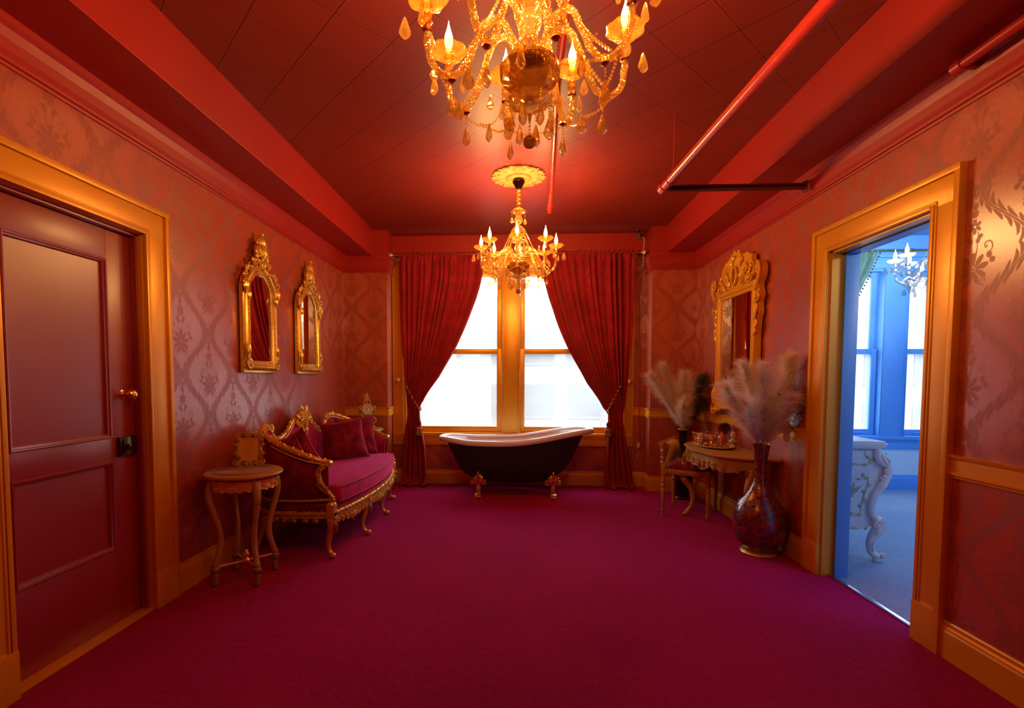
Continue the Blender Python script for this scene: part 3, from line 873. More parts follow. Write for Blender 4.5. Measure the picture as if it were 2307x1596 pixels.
# ================================================================== OUTSIDE
def facade(root, x0, x1, y, z0, z1, cols, rows, ww, wh, zoff, rowh, depth, m, winm='ext_dark', fr=0.08, x_off=0.0, lintel=True):
    b = B(); box(b, x0, x1, y, y + depth, z0, z1); obj('wall', b, m, root, False)
    W = (x1 - x0 - 2 * x_off) / cols
    for i in range(cols):
        for j in range(rows):
            cx = x0 + x_off + W * (i + 0.5); cz = zoff + rowh * j
            b = B()
            box(b, cx - ww / 2 - fr, cx - ww / 2, y - 0.06, y, cz, cz + wh); box(b, cx + ww / 2, cx + ww / 2 + fr, y - 0.06, y, cz, cz + wh)
            box(b, cx - ww / 2 - fr, cx + ww / 2 + fr, y - 0.06, y, cz + wh, cz + wh + fr); box(b, cx - ww / 2 - fr, cx + ww / 2 + fr, y - 0.14, y, cz - fr * 1.4, cz)
            box(b, cx - ww / 2, cx + ww / 2, y - 0.05, y, cz + wh * 0.48, cz + wh * 0.52)
            wf = obj('window', b, 'ext_frame', root, False)
            b = B(); box(b, cx - ww / 2, cx + ww / 2, y - 0.03, y - 0.002, cz, cz + wh); obj('pane', b, winm, wf, False)
g = thing('building', 'pale brick building seen through the left lower window pane', 'building', (0, 0, 0))
facade(g, -14.0, -2.1, 17, -18, 3.6, 4, 5, 1.25, 1.9, -10.4, 3.3, 8, 'ext_brick', x_off=0.2)
b = B(); box(b, -2.1, -1.3, 17.4, 25, -18, 3.4); obj('wall', b, 'ext_stone', g, False)
g = thing('building', 'pale stone office block with wide windows seen behind the mullion', 'building', (0, 0, 0))
facade(g, -3.4, 5.6, 30, -24, 6.2, 3, 7, 2.2, 1.9, -17.0, 3.2, 10, 'ext_stone')
g = thing('building', 'far pale building with paired windows seen through the right pane', 'building', (0, 0, 0))
facade(g, 6.2, 17, 34, -26, 5.2, 6, 7, 0.95, 2.3, -18.5, 3.4, 10, 'ext_stone')
g = thing('building', 'low grey roofed building below the right window pane', 'building', (0, 0, 0))
b = B(); box(b, 5.0, 14, 24, 29, -20, -1.6); obj('wall', b, 'ext_stone', g, False)
b = B(); box(b, 4.8, 14.2, 23.8, 29, -1.6, -0.7); obj('roof', b, 'ext_roof', g, False)
g = thing('building', 'tall bright facade seen through the blue room window', 'building', (0, 0, 0))
facade(g, 17.5, 40, 27, -20, 12, 9, 9, 1.1, 1.9, -14.0, 3.0, 10, 'ext_stone')
b = B(); box(b, -60, 70, 7, 90, -22, -20); struct('ground_street', b, 'ext_roof')

# ================================================================== CHANDELIERS
def drop_mesh(bm, c, s=1.0, wide=1.0, rot=0.0):
    """faceted pear drop hanging from c"""
    prof = [(0.002, 0), (0.006, -0.008), (0.011, -0.022), (0.0165, -0.038), (0.0170, -0.046), (0.010, -0.056), (0.0005, -0.062)]
    lathe(bm, [(r * s * wide, z * s) for r, z in prof], 6, c, sy=0.6, mtx=None)
def beads(bm, pts, r=0.0045, sp=0.0105, sub=1):
    c = pts; acc = 0.0; last = Vector(c[0]); ball(bm, last, r, sub)
    for p in c[1:]:
        p = Vector(p); d = (p - last).length
        while d >= sp:
            last = last + (p - last) * (sp / d); ball(bm, last, r, sub); d = (p - last).length
def sag(a, b, k, n=14):
    a = Vector(a); b = Vector(b)
    return [a.lerp(b, i / n) + Vector((0, 0, -k * sin(pi * i / n))) for i in range(n + 1)]
def chain_and_drop(cx, cy, z, nb, name, root, m, s=1.0):
    b = B()
    beads(b, [(cx, cy, z), (cx, cy, z - 0.0105 * nb)], 0.0042 * s, 0.0105)
    o = obj(name, b, m, root, auto=25)
    return o, z - 0.0105 * nb - 0.004

_lib = {}
def shared(key, fn):
    if key not in _lib:
        b = B(); fn(b); me = bpy.data.meshes.new(key); b.to_mesh(me); b.free()
        me.polygons.foreach_set('use_smooth', [True] * len(me.polygons))
        try: me.set_sharp_from_angle(angle=radians(25))
        except Exception: pass
        _lib[key] = me
    return _lib[key]
def inst(name, key, parent, loc, rz=0.0, m=None, s=1.0):
    me = _lib[key]
    if m and not me.materials: me.materials.append(M[m])
    o = bpy.data.objects.new(name, me); COL.objects.link(o); o.parent = parent; o.location = loc; o.rotation_euler = (0, 0, rz)
    if s != 1.0: o.scale = (s, s, s)
    return o

def make_chandelier(label, loc, rot, crys, smoke, metal, bulbm, power, color, tagk):
    """hangs from z=ceiling; local origin at the bottom ball, z up; total height about 0.99"""
    t = thing('chandelier', label, 'chandelier', loc[:3], rot)
    K = tagk
    # canopy and rope
    H = loc[3]
    b = B(); lathe(b, [(0.052, H - 0.012), (0.052, H - 0.022), (0.047, H - 0.032), (0.030, H - 0.060), (0.024, H - 0.080), (0.012, H - 0.084), (0, H - 0.084)], 24, flute=8, famp=0.02)
    obj('canopy', b, 'dark_brass' if K != 'clear' else 'chrome', t)
    b = B()
    n = 60; tube(b, [(0.004 * sin(i * 0.45), 0.004 * cos(i * 0.45), lerp(H - 0.084, 0.725, i / n)) for i in range(n + 1)], [0.0125 + 0.0028 * sin(i * 0.9) for i in range(n + 1)], 8, lobes=3, lamp=0.22, twist=0.35)
    obj('rope', b, 'gilt' if K != 'clear' else 'chrome', t)
    # top crown dish
    b = B(); lathe(b, [(0.012, 0.725), (0.030, 0.722), (0.060, 0.700), (0.064, 0.690), (0.058, 0.684), (0.030, 0.672), (0.020, 0.664)], 32, flute=8, famp=0.07)
    lathe(b, [(0.012, 0.668), (0.016, 0.662), (0.030, 0.655)], 16)
    obj('crown_dish', b, crys, t)
    b = B(); lathe(b, [(0.0, 0.662), (0.014, 0.659), (0.028, 0.648), (0.036, 0.630), (0.034, 0.612), (0.022, 0.596), (0.012, 0.590), (0.012, 0.580), (0.030, 0.572), (0.046, 0.556), (0.050, 0.545), (0.040, 0.534),
                      (0.020, 0.526), (0.013, 0.515), (0.013, 0.500), (0.018, 0.485), (0.015, 0.472), (0.030, 0.462), (0.058, 0.456), (0.062, 0.448), (0.052, 0.440), (0.030, 0.432), (0.022, 0.415),
                      (0.034, 0.398), (0.037, 0.380), (0.028, 0.362), (0.016, 0.352), (0.018, 0.340), (0.026, 0.322), (0.027, 0.300), (0.018, 0.285), (0.020, 0.275)], 28, flute=12, famp=0.03)
    obj('stem', b, crys, t)
    # hub where the arms meet, and the big bowl
    b = B(); lathe(b, [(0.010, 0.30), (0.040, 0.285), (0.046, 0.272), (0.044, 0.262), (0.020, 0.255), (0.0, 0.255)], 24)
    obj('hub', b, metal, t)
    b = B(); lathe(b, [(0.018, 0.262), (0.055, 0.268), (0.080, 0.262), (0.095, 0.243), (0.094, 0.222), (0.080, 0.198), (0.055, 0.178), (0.030, 0.168), (0.014, 0.160), (0.010, 0.152)], 36, flute=12, famp=0.018)
    obj('bowl', b, smoke, t)
    b = B(); lathe(b, [(0.010, 0.165), (0.016, 0.150), (0.010, 0.140), (0.030, 0.140), (0.056, 0.147), (0.068, 0.152), (0.072, 0.146), (0.062, 0.136), (0.035, 0.124), (0.012, 0.112), (0.006, 0.100), (0.004, 0.085)], 36, flute=12, famp=0.07)
    obj('lower_dish', b, crys, t)
    b = B(); beads(b, [(0, 0, 0.10), (0, 0, 0.045)], 0.0042, 0.0105); bo = obj('bead_chain', b, crys, t, auto=25)
    b = B(); ball(b, (0, 0, 0.020), 0.0205, 3); obj('ball', b, smoke, bo, auto=0)
    # shared pieces
    def mk_arm(bm):
        pts = cat([(0.030, 0, 0.268), (0.050, 0, 0.315), (0.080, 0, 0.362), (0.112, 0, 0.378), (0.142, 0, 0.362), (0.170, 0, 0.305), (0.195, 0, 0.245), (0.225, 0, 0.203), (0.262, 0, 0.190), (0.295, 0, 0.208), (0.314, 0, 0.245), (0.320, 0, 0.290), (0.320, 0, 0.317)], 8)
        tube(bm, pts, 0.0098, 12, lobes=3, lamp=0.16, twist=0.22)
    def mk_collar(bm):
        lathe(bm, [(0.008, 0.307), (0.016, 0.311), (0.014, 0.323), (0.008, 0.327)], 16, (0.320, 0, 0))
    def mk_boss(bm): lathe(bm, [(0.004, 0.185), (0.012, 0.183), (0.014, 0.177), (0.006, 0.171)], 10, (0.245, 0, 0))
    def mk_cup(bm):
        lathe(bm, [(0.010, 0.378), (0.020, 0.380), (0.038, 0.386), (0.054, 0.397), (0.062, 0.408), (0.060, 0.412), (0.050, 0.402), (0.034, 0.392), (0.016, 0.388), (0.010, 0.388)], 32, (0.320, 0, 0), flute=8, famp=0.06)
        lathe(bm, [(0.012, 0.331), (0.017, 0.339), (0.013, 0.347), (0.016, 0.355), (0.012, 0.361)], 16, (0.320, 0, 0))
    def mk_tube(bm): lathe(bm, [(0.0, 0.350), (0.0092, 0.350), (0.0092, 0.403), (0.011, 0.406), (0.011, 0.410), (0.006, 0.412), (0, 0.412)], 16, (0.320, 0, 0))
    def mk_bulb(bm): lathe(bm, [(0.0, 0.411), (0.007, 0.413), (0.0125, 0.425), (0.0150, 0.440), (0.0135, 0.457), (0.0080, 0.475), (0.0035, 0.490), (0.0012, 0.505), (0, 0.510)], 16, (0.320, 0, 0))
    def mk_drop(bm):
        drop_mesh(bm, (0, 0, 0), 1.0)
    def mk_chain(bm):
        beads(bm, sag((0.052, 0, 0.545), (0.262, 0, 0.207), 0.045, 20), 0.0060, 0.0128)
    def mk_mini(bm): beads(bm, [(0, 0, 0), (0, 0, -0.034)], 0.0040, 0.0095)
    def mk_ring(bm):
        ball(bm, (0, 0, -0.002), 0.0035, 1); tube(bm, [(0.0045 * cos(i * pi / 5), 0, -0.008 + 0.0045 * sin(i * pi / 5)) for i in range(10)], 0.0009, 4, closed=True)
    def mk_swag(bm):
        # between neighbouring arms
        a = Vector((0.285, 0, 0.198)); c = Matrix.Rotation(radians(45), 3, 'Z') @ a
        mid = (a + c) / 2 * 0.86 + Vector((0, 0, -0.015))
        beads(bm, [a.lerp(mid, i / 8) + Vector((0, 0, -0.012 * sin(pi * i / 8))) for i in range(9)], 0.0048, 0.0108)
        beads(bm, [mid.lerp(c, i / 8) + Vector((0, 0, -0.012 * sin(pi * i / 8))) for i in range(9)], 0.0048, 0.0108)
    def mk_swag2(bm):
        beads(bm, sag((0.094, 0, 0.232), (0.285, 0, 0.195), 0.05, 16), 0.0038, 0.0095)
    for k, f in (('arm', mk_arm), ('collar', mk_collar), ('boss', mk_boss), ('cup', mk_cup), ('tube', mk_tube), ('bulb', mk_bulb), ('drop', mk_drop), ('chain', mk_chain), ('mini', mk_mini), ('swag', mk_swag), ('swag2', mk_swag2), ('ring', mk_ring)):
        shared(K + k, f)
    def hang(name, loc2, parent, long=True, s=1.0, rz=0.0):
        """bead string with its drop; string is the part, drop its sub-part"""
        o = inst(name, K + ('mini' if long else 'ring'), parent, loc2, rz, crys, 1.0)
        dz = -0.040 if long else -0.014
        inst('drop', K + 'drop', o, (0, 0, dz), 0, crys if random.random() < 0.6 else crys, s)
        return o
    for k in range(8):
        a = k * pi / 4
        arm = inst('arm', K + 'arm', t, (0, 0, 0), a, 'crystal_arm' if K != 'clear' else crys)
        inst('collar', K + 'collar', arm, (0, 0, 0), 0, metal)
        inst('boss', K + 'boss', arm, (0, 0, 0), 0, metal)
        inst('drip_cup', K + 'cup', arm, (0, 0, 0), 0, 'crystal_cup' if K != 'clear' else crys)
        inst('candle_tube', K + 'tube', arm, (0, 0, 0), 0, crys if K != 'clear' else 'chrome')
        inst('bulb', K + 'bulb', arm, (0, 0, 0), 0, bulbm)
        inst('drop', K + 'drop', arm, (0.385, 0, 0.343), 0, crys, 1.05)
        inst('drop', K + 'drop', arm, (0.340, 0.055, 0.341), 1, crys, 0.9)
        inst('drop', K + 'drop', arm, (0.300, -0.055, 0.341), 2, crys, 0.9)
        o = inst('bead_chain', K + 'chain', t, (0, 0, 0), a, crys)
        o2 = inst('bead_chain', K + 'swag', t, (0, 0, 0), a, crys)
        m = Matrix.Rotation(radians(22.5), 3, 'Z') @ Vector((0.285 * cos(radians(22.5)) * 0.86, 0, 0.181))
        inst('drop', K + 'drop', o2, (m.x, m.y, m.z - 0.008), 0, crys, 1.1)
        hang('pendant', (0.245 * cos(a), 0.245 * sin(a), 0.172), t, True, 1.05, a)
        hang('pendant', (0.070 * cos(a + 0.2), 0.070 * sin(a + 0.2), 0.146), t, True, 1.1, a)
        if k % 2 == 0:
            inst('bead_chain', K + 'swag2', t, (0, 0, 0), a + 0.39, crys)
        if k % 2 == 0:
            hang('pendant', (0.060 * cos(a + 0.4), 0.060 * sin(a + 0.4), 0.686), t, True, 0.9, a)
            hang('pendant', (0.092 * cos(a + 0.4), 0.092 * sin(a + 0.4), 0.222), t, False, 0.9, a)
        d = bpy.data.lights.new('bulb_light', 'POINT'); d.energy = power; d.color = color; d.shadow_soft_size = 0.012
        lo = bpy.data.objects.new('bulb_light', d); COL.objects.link(lo); lo.parent = arm; lo.location = (0.320, 0, 0.445)
    return t
ZB = 2.022
make_chandelier('large gold lit crystal chandelier nearest the camera, cut off by the top edge', (0.035, 1.60, ZB, ZC - ZB), radians(15), 'crystal', 'crystal_smoke', 'brass', 'bulb', BULB_W, WARM, 'amber')
make_chandelier('gold crystal chandelier with lit candle bulbs hanging in front of the curtained window', (0.005, 4.30, ZB, ZC - ZB - 0.03), radians(-92), 'crystal', 'crystal_smoke', 'brass', 'bulb', BULB_W, WARM, 'gold')
CLEAR = make_chandelier('clear crystal chandelier in the blue room, half hidden by the doorway', (3.78, 4.70, ZB - 0.02, BZ - ZB + 0.02), radians(6), 'crystal_clear', 'crystal_clear', 'chrome', 'bulb_cool', BLUE_W, (1.0, 0.93, 0.82), 'clear')

dup(CLEAR, (4.05, 1.75, ZB - 0.02), radians(10), 'second clear crystal chandelier added unseen to brighten the blue room, outside the doorway view')  # extra fixture, added out of view because the blue room was too dark

# ceiling medallion round the far chandelier's canopy
def medallion(x, y, label):
    t = thing('ceiling_medallion', label, 'medallion', (x, y, ZC))
    b = B(); lathe(b, [(0.0, -0.030), (0.075, -0.030), (0.085, -0.022), (0.095, -0.030), (0.108, -0.020), (0.120, -0.016), (0.150, -0.020), (0.165, -0.012), (0.20, -0.010), (0.212, -0.004), (0.212, 0.0)], 64)
    obj('disc', b, 'plaster_gold', t)
    b = B(); c = Carve(b, (0, 0, -0.010), (1, 0, 0), (0, 1, 0), (0, 0, -1))
    for k in range(12):
        a = 2 * pi * k / 12
        for s in (1, -1):
            cx, cy = 0.200 * cos(a + s * 0.13), 0.200 * sin(a + s * 0.13)
            c.curl(cx, cy, 0.020, 1.1, a + pi / 2 * s, -s, 0.0045, 0.0, 14)
        c.shell(0.185 * cos(a), 0.185 * sin(a), 0.045, a, 1.5, 5, 0.0)
        c.leaf(0.125 * cos(a + 0.26), 0.125 * sin(a + 0.26), 0.06, a + 0.26, 0.32, 0.2, 0.004)
        c.leaf(0.205 * cos(a + 0.26), 0.205 * sin(a + 0.26), 0.028, a + 0.26, 0.4, 0.0, 0.0)
    for k in range(36):
        a = 2 * pi * k / 36; ball(b, (0.102 * cos(a), 0.102 * sin(a), -0.028), 0.006, 1)
    obj('scroll_border', b, 'plaster_gold', t)
    return t
medallion(0.003, 4.295, 'round gilded plaster ceiling medallion above the far chandelier')

# ================================================================== PIPES, HANGERS, CAMERA
t = thing('sprinkler_pipe', 'thin red pipe on the ceiling ending in a sprinkler head beyond the near chandelier', 'pipe', (0.24, 0, 0))
pz = 2.90
b = B(); tube(b, [(-0.08, -4.15, pz), (-0.03, 2.8, pz), (0.045, 4.35, pz)], 0.0165, 16); obj('pipe', b, 'pipe_red', t)
b = B(); tube(b, [(0.043, 4.33, pz), (0.057, 4.74, pz)], 0.0205, 16); tube(b, [(0.0555, 4.70, pz), (0.0575, 4.76, pz)], 0.027, 16); obj('coupling', b, 'pipe_red', t)
b = B(); tube(b, [(0.0575, 4.76, pz), (0.058, 4.785, pz)], 0.014, 12); tube(b, [(0.058, 4.785, pz), (0.058, 4.80, pz - 0.004)], 0.010, 12)
for s in (1, -1): tube(b, cat([(0.058 + 0.010 * s, 4.785, pz), (0.058 + 0.020 * s, 4.80, pz - 0.006), (0.058 + 0.006 * s, 4.825, pz - 0.012)], 4), 0.0028, 6)
lathe(b, [(0, 0.0), (0.020, 0.0), (0.020, 0.003), (0, 0.003)], 16, mtx=Matrix.Translation((0.058, 4.83, pz - 0.012)) @ Matrix.Rotation(-pi / 2, 4, 'X')); obj('sprinkler_head', b, 'pipe_red', t)
for yy in (1.0, 3.0): 
    b = B(); tube(b, [(0, yy, pz + 0.015), (0, yy, ZC)], 0.004, 8); tube(b, [(0.02 * cos(i * pi / 6), yy, pz + 0.02 * sin(i * pi / 6)) for i in range(12)], 0.003, 6, closed=True); obj('hanger', b, 'pipe_red', t)

t = thing('ceiling_pipe', 'thick red pipe hung below the ceiling along the right beam', 'pipe', (0, 0, 0))
PZ = 2.60
b = B(); tube(b, [(1.32, -4.15, PZ), (1.065, 1.9, PZ), (0.992, 3.50, PZ)], 0.031, 24); obj('pipe', b, 'pipe_red', t)
b = B(); tube(b, [(0.994, 3.47, PZ), (0.991, 3.53, PZ)], 0.037, 24); tube(b, [(0.991, 3.53, PZ), (0.990, 3.55, PZ)], 0.024, 24); obj('end_cap', b, 'pipe_red', t)
b = B(); tube(b, [(1.012, 3.36, PZ + 0.075), (1.012, 3.36, ZC)], 0.0042, 8); tube(b, [(1.008, 3.36, PZ + 0.030), (1.010, 3.36, PZ + 0.080)], 0.012, 6, flat=0.4)
tube(b, [(1.001 + 0.034 * cos(i * pi / 8), 3.36, PZ + 0.034 * sin(i * pi / 8)) for i in range(16)], 0.0035, 6, closed=True); obj('hanger', b, 'pipe_red', t)
t = thing('pipe_bracket', 'dark horizontal strut from the pipe end to the right wall', 'bracket', (0, 0, 0))
b = B(); zs = PZ - 0.005
for (za, zb) in ((zs, zs + 0.012), (zs + 0.026, zs + 0.038)): box(b, 1.02, XR - 0.055, 3.545, 3.575, za, zb, 0.002)
box(b, 1.02, XR - 0.055, 3.570, 3.575, zs, zs + 0.038); obj('strut', b, 'dark_red_metal', t)
b = B(); box(b, XR - 0.060, XR - 0.054 + 0.002, 3.535, 3.585, zs - 0.02, zs + 0.055, 0.002); box(b, XR - 0.085, XR - 0.055, 3.54, 3.58, zs + 0.036, zs + 0.046, 0.002); obj('wall_plate', b, 'dark_red_metal', t)
t = thing('cornice_pipe', 'short dark pipe along the crown moulding at the top right edge', 'pipe', (0, 0, 0))
b = B(); tube(b, [(1.905, -4.15, 2.655), (1.905, 2.33, 2.655)], 0.022, 16); obj('pipe', b, 'pipe_red', t)
b = B(); tube(b, [(1.905, 2.30, 2.655), (1.905, 2.345, 2.655)], 0.027, 16); box(b, 1.90, XR - 0.03, 2.31, 2.335, 2.645, 2.665); obj('end_cap', b, 'pipe_red', t)

t = thing('security_camera', 'small black security camera under the ceiling right of the curtains', 'camera', (1.385, 5.93, ZC))
b = B(); lathe(b, [(0, -0.010), (0.030, -0.010), (0.034, -0.002), (0.034, 0)], 20); tube(b, [(0, 0, -0.005), (0.006, -0.004, -0.035), (0.018, -0.01, -0.05)], 0.007, 8); obj('mount', b, 'black', t)
b = B(); tube(b, [(0.045, 0.01, -0.052), (0.012, -0.035, -0.072)], 0.023, 20); obj('body', b, 'black', t)
b = B(); tube(b, [(0.013, -0.033, -0.0715), (0.008, -0.040, -0.074)], 0.015, 16); obj('lens', b, 'dark_vase', t)
b = B(); cp = cat([(1.44, 5.94, 2.945), (1.463, 5.93, 2.93), (1.466, 5.93, 2.87), (1.463, 5.94, 2.76), (1.463, 5.94, 2.60)], 6); tube(b, cp, 0.0035, 6); o = obj('camera_cord', b, 'cream'); tag(o, 'pale cord hanging down from the black security camera', 'cord')
b = B(); tube(b, cat([(1.463, 6.0, 2.50), (1.459, 6.003, 2.0), (1.462, 6.003, 1.3), (1.472, 6.003, 0.62), (1.470, 6.0, 0.56)], 6), 0.006, 8); o = obj('painted_cable', b, 'pipe_red'); tag(o, 'red painted cable running down beside the right pier', 'cable')
t = thing('power_plug', 'small white plug and cord hanging beside the right pier', 'plug', (1.455, 5.985, 0.50))
b = B(); box(b, -0.016, 0.016, -0.012, 0.012, -0.03, 0.03, 0.006); obj('plug', b, 'white_plastic', t)
b = B(); tube(b, cat([(0, 0, -0.03), (-0.006, 0, -0.08), (-0.018, 0, -0.14), (-0.014, 0, -0.17), (0.004, 0, -0.13), (0.02, 0, -0.07)], 6), 0.003, 6); obj('cord', b, 'white_plastic', t)
t = thing('electrical_outlet', 'gold painted outlet with plug low on the wall under the console table', 'outlet', (XR, 4.62, 0.34))
b = B(); box(b, -0.008, 0, -0.035, 0.035, -0.058, 0.058, 0.003); obj('cover_plate', b, 'gold_trim', t)
b = B(); box(b, -0.035, -0.008, -0.018, 0.018, 0.0, 0.035, 0.004); tube(b, [(-0.02, 0, 0.0), (-0.02, 0.0, -0.06), (-0.015, 0.01, -0.16)], 0.004, 6); obj('plug', b, 'gold_trim', t)

# ================================================================== CURTAINS
def smoothnoise(x, s=0.0): return mnoise.noise(Vector((x, s, 1.7)))
def curtain(name, label, zs, xo, xi, y0, folds, amp, seed, mats, side, tie_z, trim=None):
    """zs descending; xo outer edge, xi inner edge"""
    t = thing(name, label, 'curtain', (0, 0, 0))
    nz_, nx = 110, 260
    z0, z1 = zs[0], zs[-1]
    V = []; F = []
    def spl(ys, z):
        # smooth interpolation through the measured points
        for i in range(len(zs) - 1):
            if z >= zs[i + 1]:
                break
        t_ = (zs[i] - z) / (zs[i] - zs[i + 1])
        a, b_, c, d_ = ys[max(i - 1, 0)], ys[i], ys[i + 1], ys[min(i + 2, len(ys) - 1)]
        return 0.5 * ((2 * b_) + (c - a) * t_ + (2 * a - 5 * b_ + 4 * c - d_) * t_ * t_ + (3 * b_ - a - 3 * c + d_) * t_ ** 3)
    for j in range(nz_ + 1):
        z = lerp(z0, z1, j / nz_)
        a = spl(xo, z); c = spl(xi, z)
        w = abs(c - a)
        full = abs(xi[0] - xo[0])
        pinch = min(1.0, w / full)
        below = smooth((tie_z - z) / 0.25)
        for i in range(nx + 1):
            s = i / nx
            warp = s + 0.034 * smoothnoise(s * 9 + seed, z * 0.5) + 0.012 * smoothnoise(s * 5, z * 1.3 + seed)
            ph = 2 * pi * folds * warp + seed
            A = amp * (0.60 + 0.75 * smoothnoise(s * 7, seed + z * 0.4)) * (0.55 + 0.75 * pinch if z > tie_z else 0.8)
            # gathered heading: more, smaller pleats
            hd = smooth((z - (z0 - 0.10)) / 0.08)
            y = A * sin(ph) * (1 - 0.55 * hd) + 0.006 * sin(ph * 2.3 + 1) + 0.010 * hd * sin(ph * 1.9 + seed)
            if z < tie_z: y += 0.025 * sin(2 * pi * folds * 0.35 * s + 2) * below
            # belly: the cloth bulges toward the room between rod and tie
            y -= 0.05 * sin(pi * max(0, min(1, (z0 - z) / (z0 - tie_z)))) * (0.4 + 0.6 * s)
            x = lerp(a, c, s) + 0.008 * cos(ph) * pinch
            # puddle at floor
            pd = smooth((0.12 - z) / 0.12)
            y -= pd * 0.05 * (1 + sin(ph * 0.5)); x += pd * 0.02 * sin(ph * 0.7)
            V.append((x, y0 + y, max(z, 0.008 + 0.012 * (1 + sin(ph * 0.8)) * pd)))
    R = nx + 1
    for j in range(nz_):
        for i in range(nx):
            F.append((j * R + i, j * R + i + 1, (j + 1) * R + i + 1, (j + 1) * R + i))
    b = B(); join(b, V, F); fixn(b)
    o = obj('fabric', b, mats, t, auto=0)
    sd = o.modifiers.new('thick', 'SOLIDIFY'); sd.thickness = 0.004
    # ruffle above the rod pocket
    V = []; F = []
    nr = 260
    for k in range(3):
        for i in range(nr + 1):
            s = i / nr
            ph = 2 * pi * folds * 1.5 * s + seed + 1.5 * smoothnoise(s * 11, seed)
            x = lerp(xo[0], xi[0], s)
            am = (0.006, 0.012, 0.018)[k]
            V.append((x, y0 + am * sin(ph) - 0.006 * k, z0 + k * 0.015 + (0.016 * smoothnoise(s * 40, seed) if k else 0)))
    for k in range(2):
        for i in range(nr): F.append((k * (nr + 1) + i, k * (nr + 1) + i + 1, (k + 1) * (nr + 1) + i + 1, (k + 1) * (nr + 1) + i))
    b = B(); join(b, V, F); o2 = obj('ruffle', b, mats, t, auto=0)
    sd = o2.modifiers.new('thick', 'SOLIDIFY'); sd.thickness = 0.004
    return t
YC = 5.86
curtain('curtain', 'long crimson curtain tied back to the left side of the bathtub window', [2.745, 2.45, 2.10, 1.69, 1.32, 1.02, 0.90, 0.70, 0.45, 0.0],
        [-1.41, -1.40, -1.385, -1.365, -1.34, -1.315, -1.30, -1.335, -1.365, -1.395], [-0.41, -0.43, -0.54, -0.71, -0.925, -1.125, -1.165, -1.14, -1.10, -1.08], YC, 13, 0.034, 1.3, 'curtain', 1, 0.93)
curtain('curtain', 'long crimson curtain tied back to the right side of the bathtub window', [2.745, 2.45, 2.10, 1.69, 1.25, 0.95, 0.84, 0.65, 0.42, 0.0],
        [1.365, 1.352, 1.340, 1.315, 1.285, 1.255, 1.240, 1.270, 1.315, 1.385], [0.25, 0.30, 0.405, 0.565, 0.81, 1.01, 1.075, 1.065, 1.045, 1.03], YC, 14, 0.034, 4.1, 'curtain', -1, 0.87)
t = thing('curtain_rod', 'brass curtain rod across the bathtub window', 'curtain rod', (0, YC, 2.752))
b = B(); tube(b, [(-1.47, 0, 0), (1.42, 0, 0)], 0.0095, 12); obj('pole', b, 'brass', t)
for s, x in ((-1, -1.47), (1, 1.42)):
    b = B(); lathe(b, [(0.0, 0), (0.012, 0.0), (0.014, 0.006), (0.009, 0.012), (0.016, 0.020), (0.023, 0.032), (0.022, 0.044), (0.012, 0.054), (0.004, 0.060), (0, 0.061)], 16, mtx=Matrix.Translation((x, 0, 0)) @ Matrix.Rotation(s * pi / 2, 4, 'Y'), flute=8, famp=0.06)
    obj('finial', b, 'gilt_cream', t)
    b = B(); tube(b, [(x - s * 0.03, 0, -0.004), (x - s * 0.03, 0.155, -0.004)], 0.006, 8); box(b, x - s * 0.03 - 0.012, x - s * 0.03 + 0.012, 0.130, 0.136, -0.035, 0.03, 0.002); obj('bracket', b, 'brass', t)
def tieback(pts, tas, hook, sd, word):
    t = thing('curtain_holdback', 'brass holdback knob on the %s window casing' % word, 'holdback', (hook[0], YW - 0.022, hook[1]))
    b = B(); lathe(b, [(0, 0), (0.020, 0), (0.022, 0.004), (0.008, 0.008), (0.006, 0.050), (0.010, 0.056), (0.022, 0.060), (0.026, 0.068), (0.020, 0.078), (0.008, 0.084), (0, 0.085)], 20, mtx=Matrix.Rotation(pi / 2, 4, 'X'), flute=8, famp=0.05)
    obj('knob', b, 'brass', t)
    b = B(); tube(b, cat([(0, -0.05, 0.0), (sd * 0.03, -0.05, 0.006), (sd * 0.06, -0.052, -0.002), (sd * 0.085, -0.056, -0.008)], 4), [0.006] * 13, 8); ball(b, (sd * 0.09, -0.056, -0.008), 0.010, 2); obj('arm', b, 'brass', t)
    t = thing('curtain_tieback', 'gold rope tieback with a red tassel on the %s curtain' % word, 'tieback', (0, 0, 0))
    c = cat(pts, 14)
    for k in range(2):
        b = B(); fr_ = frames(c)
        tube(b, [p + u * (0.006 * cos(i * 0.9 + k * pi)) + w * (0.006 * sin(i * 0.9 + k * pi)) for i, (p, tt, u, w) in enumerate(fr_)], 0.0065, 8)
        obj('rope', b, 'gilt_dull' if k else 'velvet_red', t)
    x, y, z = tas
    b = B(); lathe(b, [(0.004, 0.03), (0.010, 0.02), (0.018, 0.008), (0.022, -0.008), (0.018, -0.022), (0.014, -0.030), (0.020, -0.036), (0.028, -0.05), (0.034, -0.075), (0.037, -0.10)], 32, (x, y, z), flute=16, famp=0.05)
    ta = obj('tassel', b, 'velvet_red', t)
    b = B()
    for q in range(44):
        a = q * 2.399; r0 = 0.014 + 0.020 * ((q * 7) % 11) / 11
        tube(b, [(x + r0 * cos(a), y + r0 * sin(a), z - 0.05), (x + r0 * 1.18 * cos(a), y + r0 * 1.18 * sin(a), z - 0.11), (x + r0 * 1.28 * cos(a), y + r0 * 1.28 * sin(a), z - 0.150 - 0.006 * sin(q))], 0.0035, 5)
    obj('fringe', b, 'gilt_dull', ta, auto=0)
    b = B(); tube(b, [(x, y, z + 0.16), (x, y, z + 0.02)], 0.005, 8); obj('cord', b, 'gilt_dull', t)
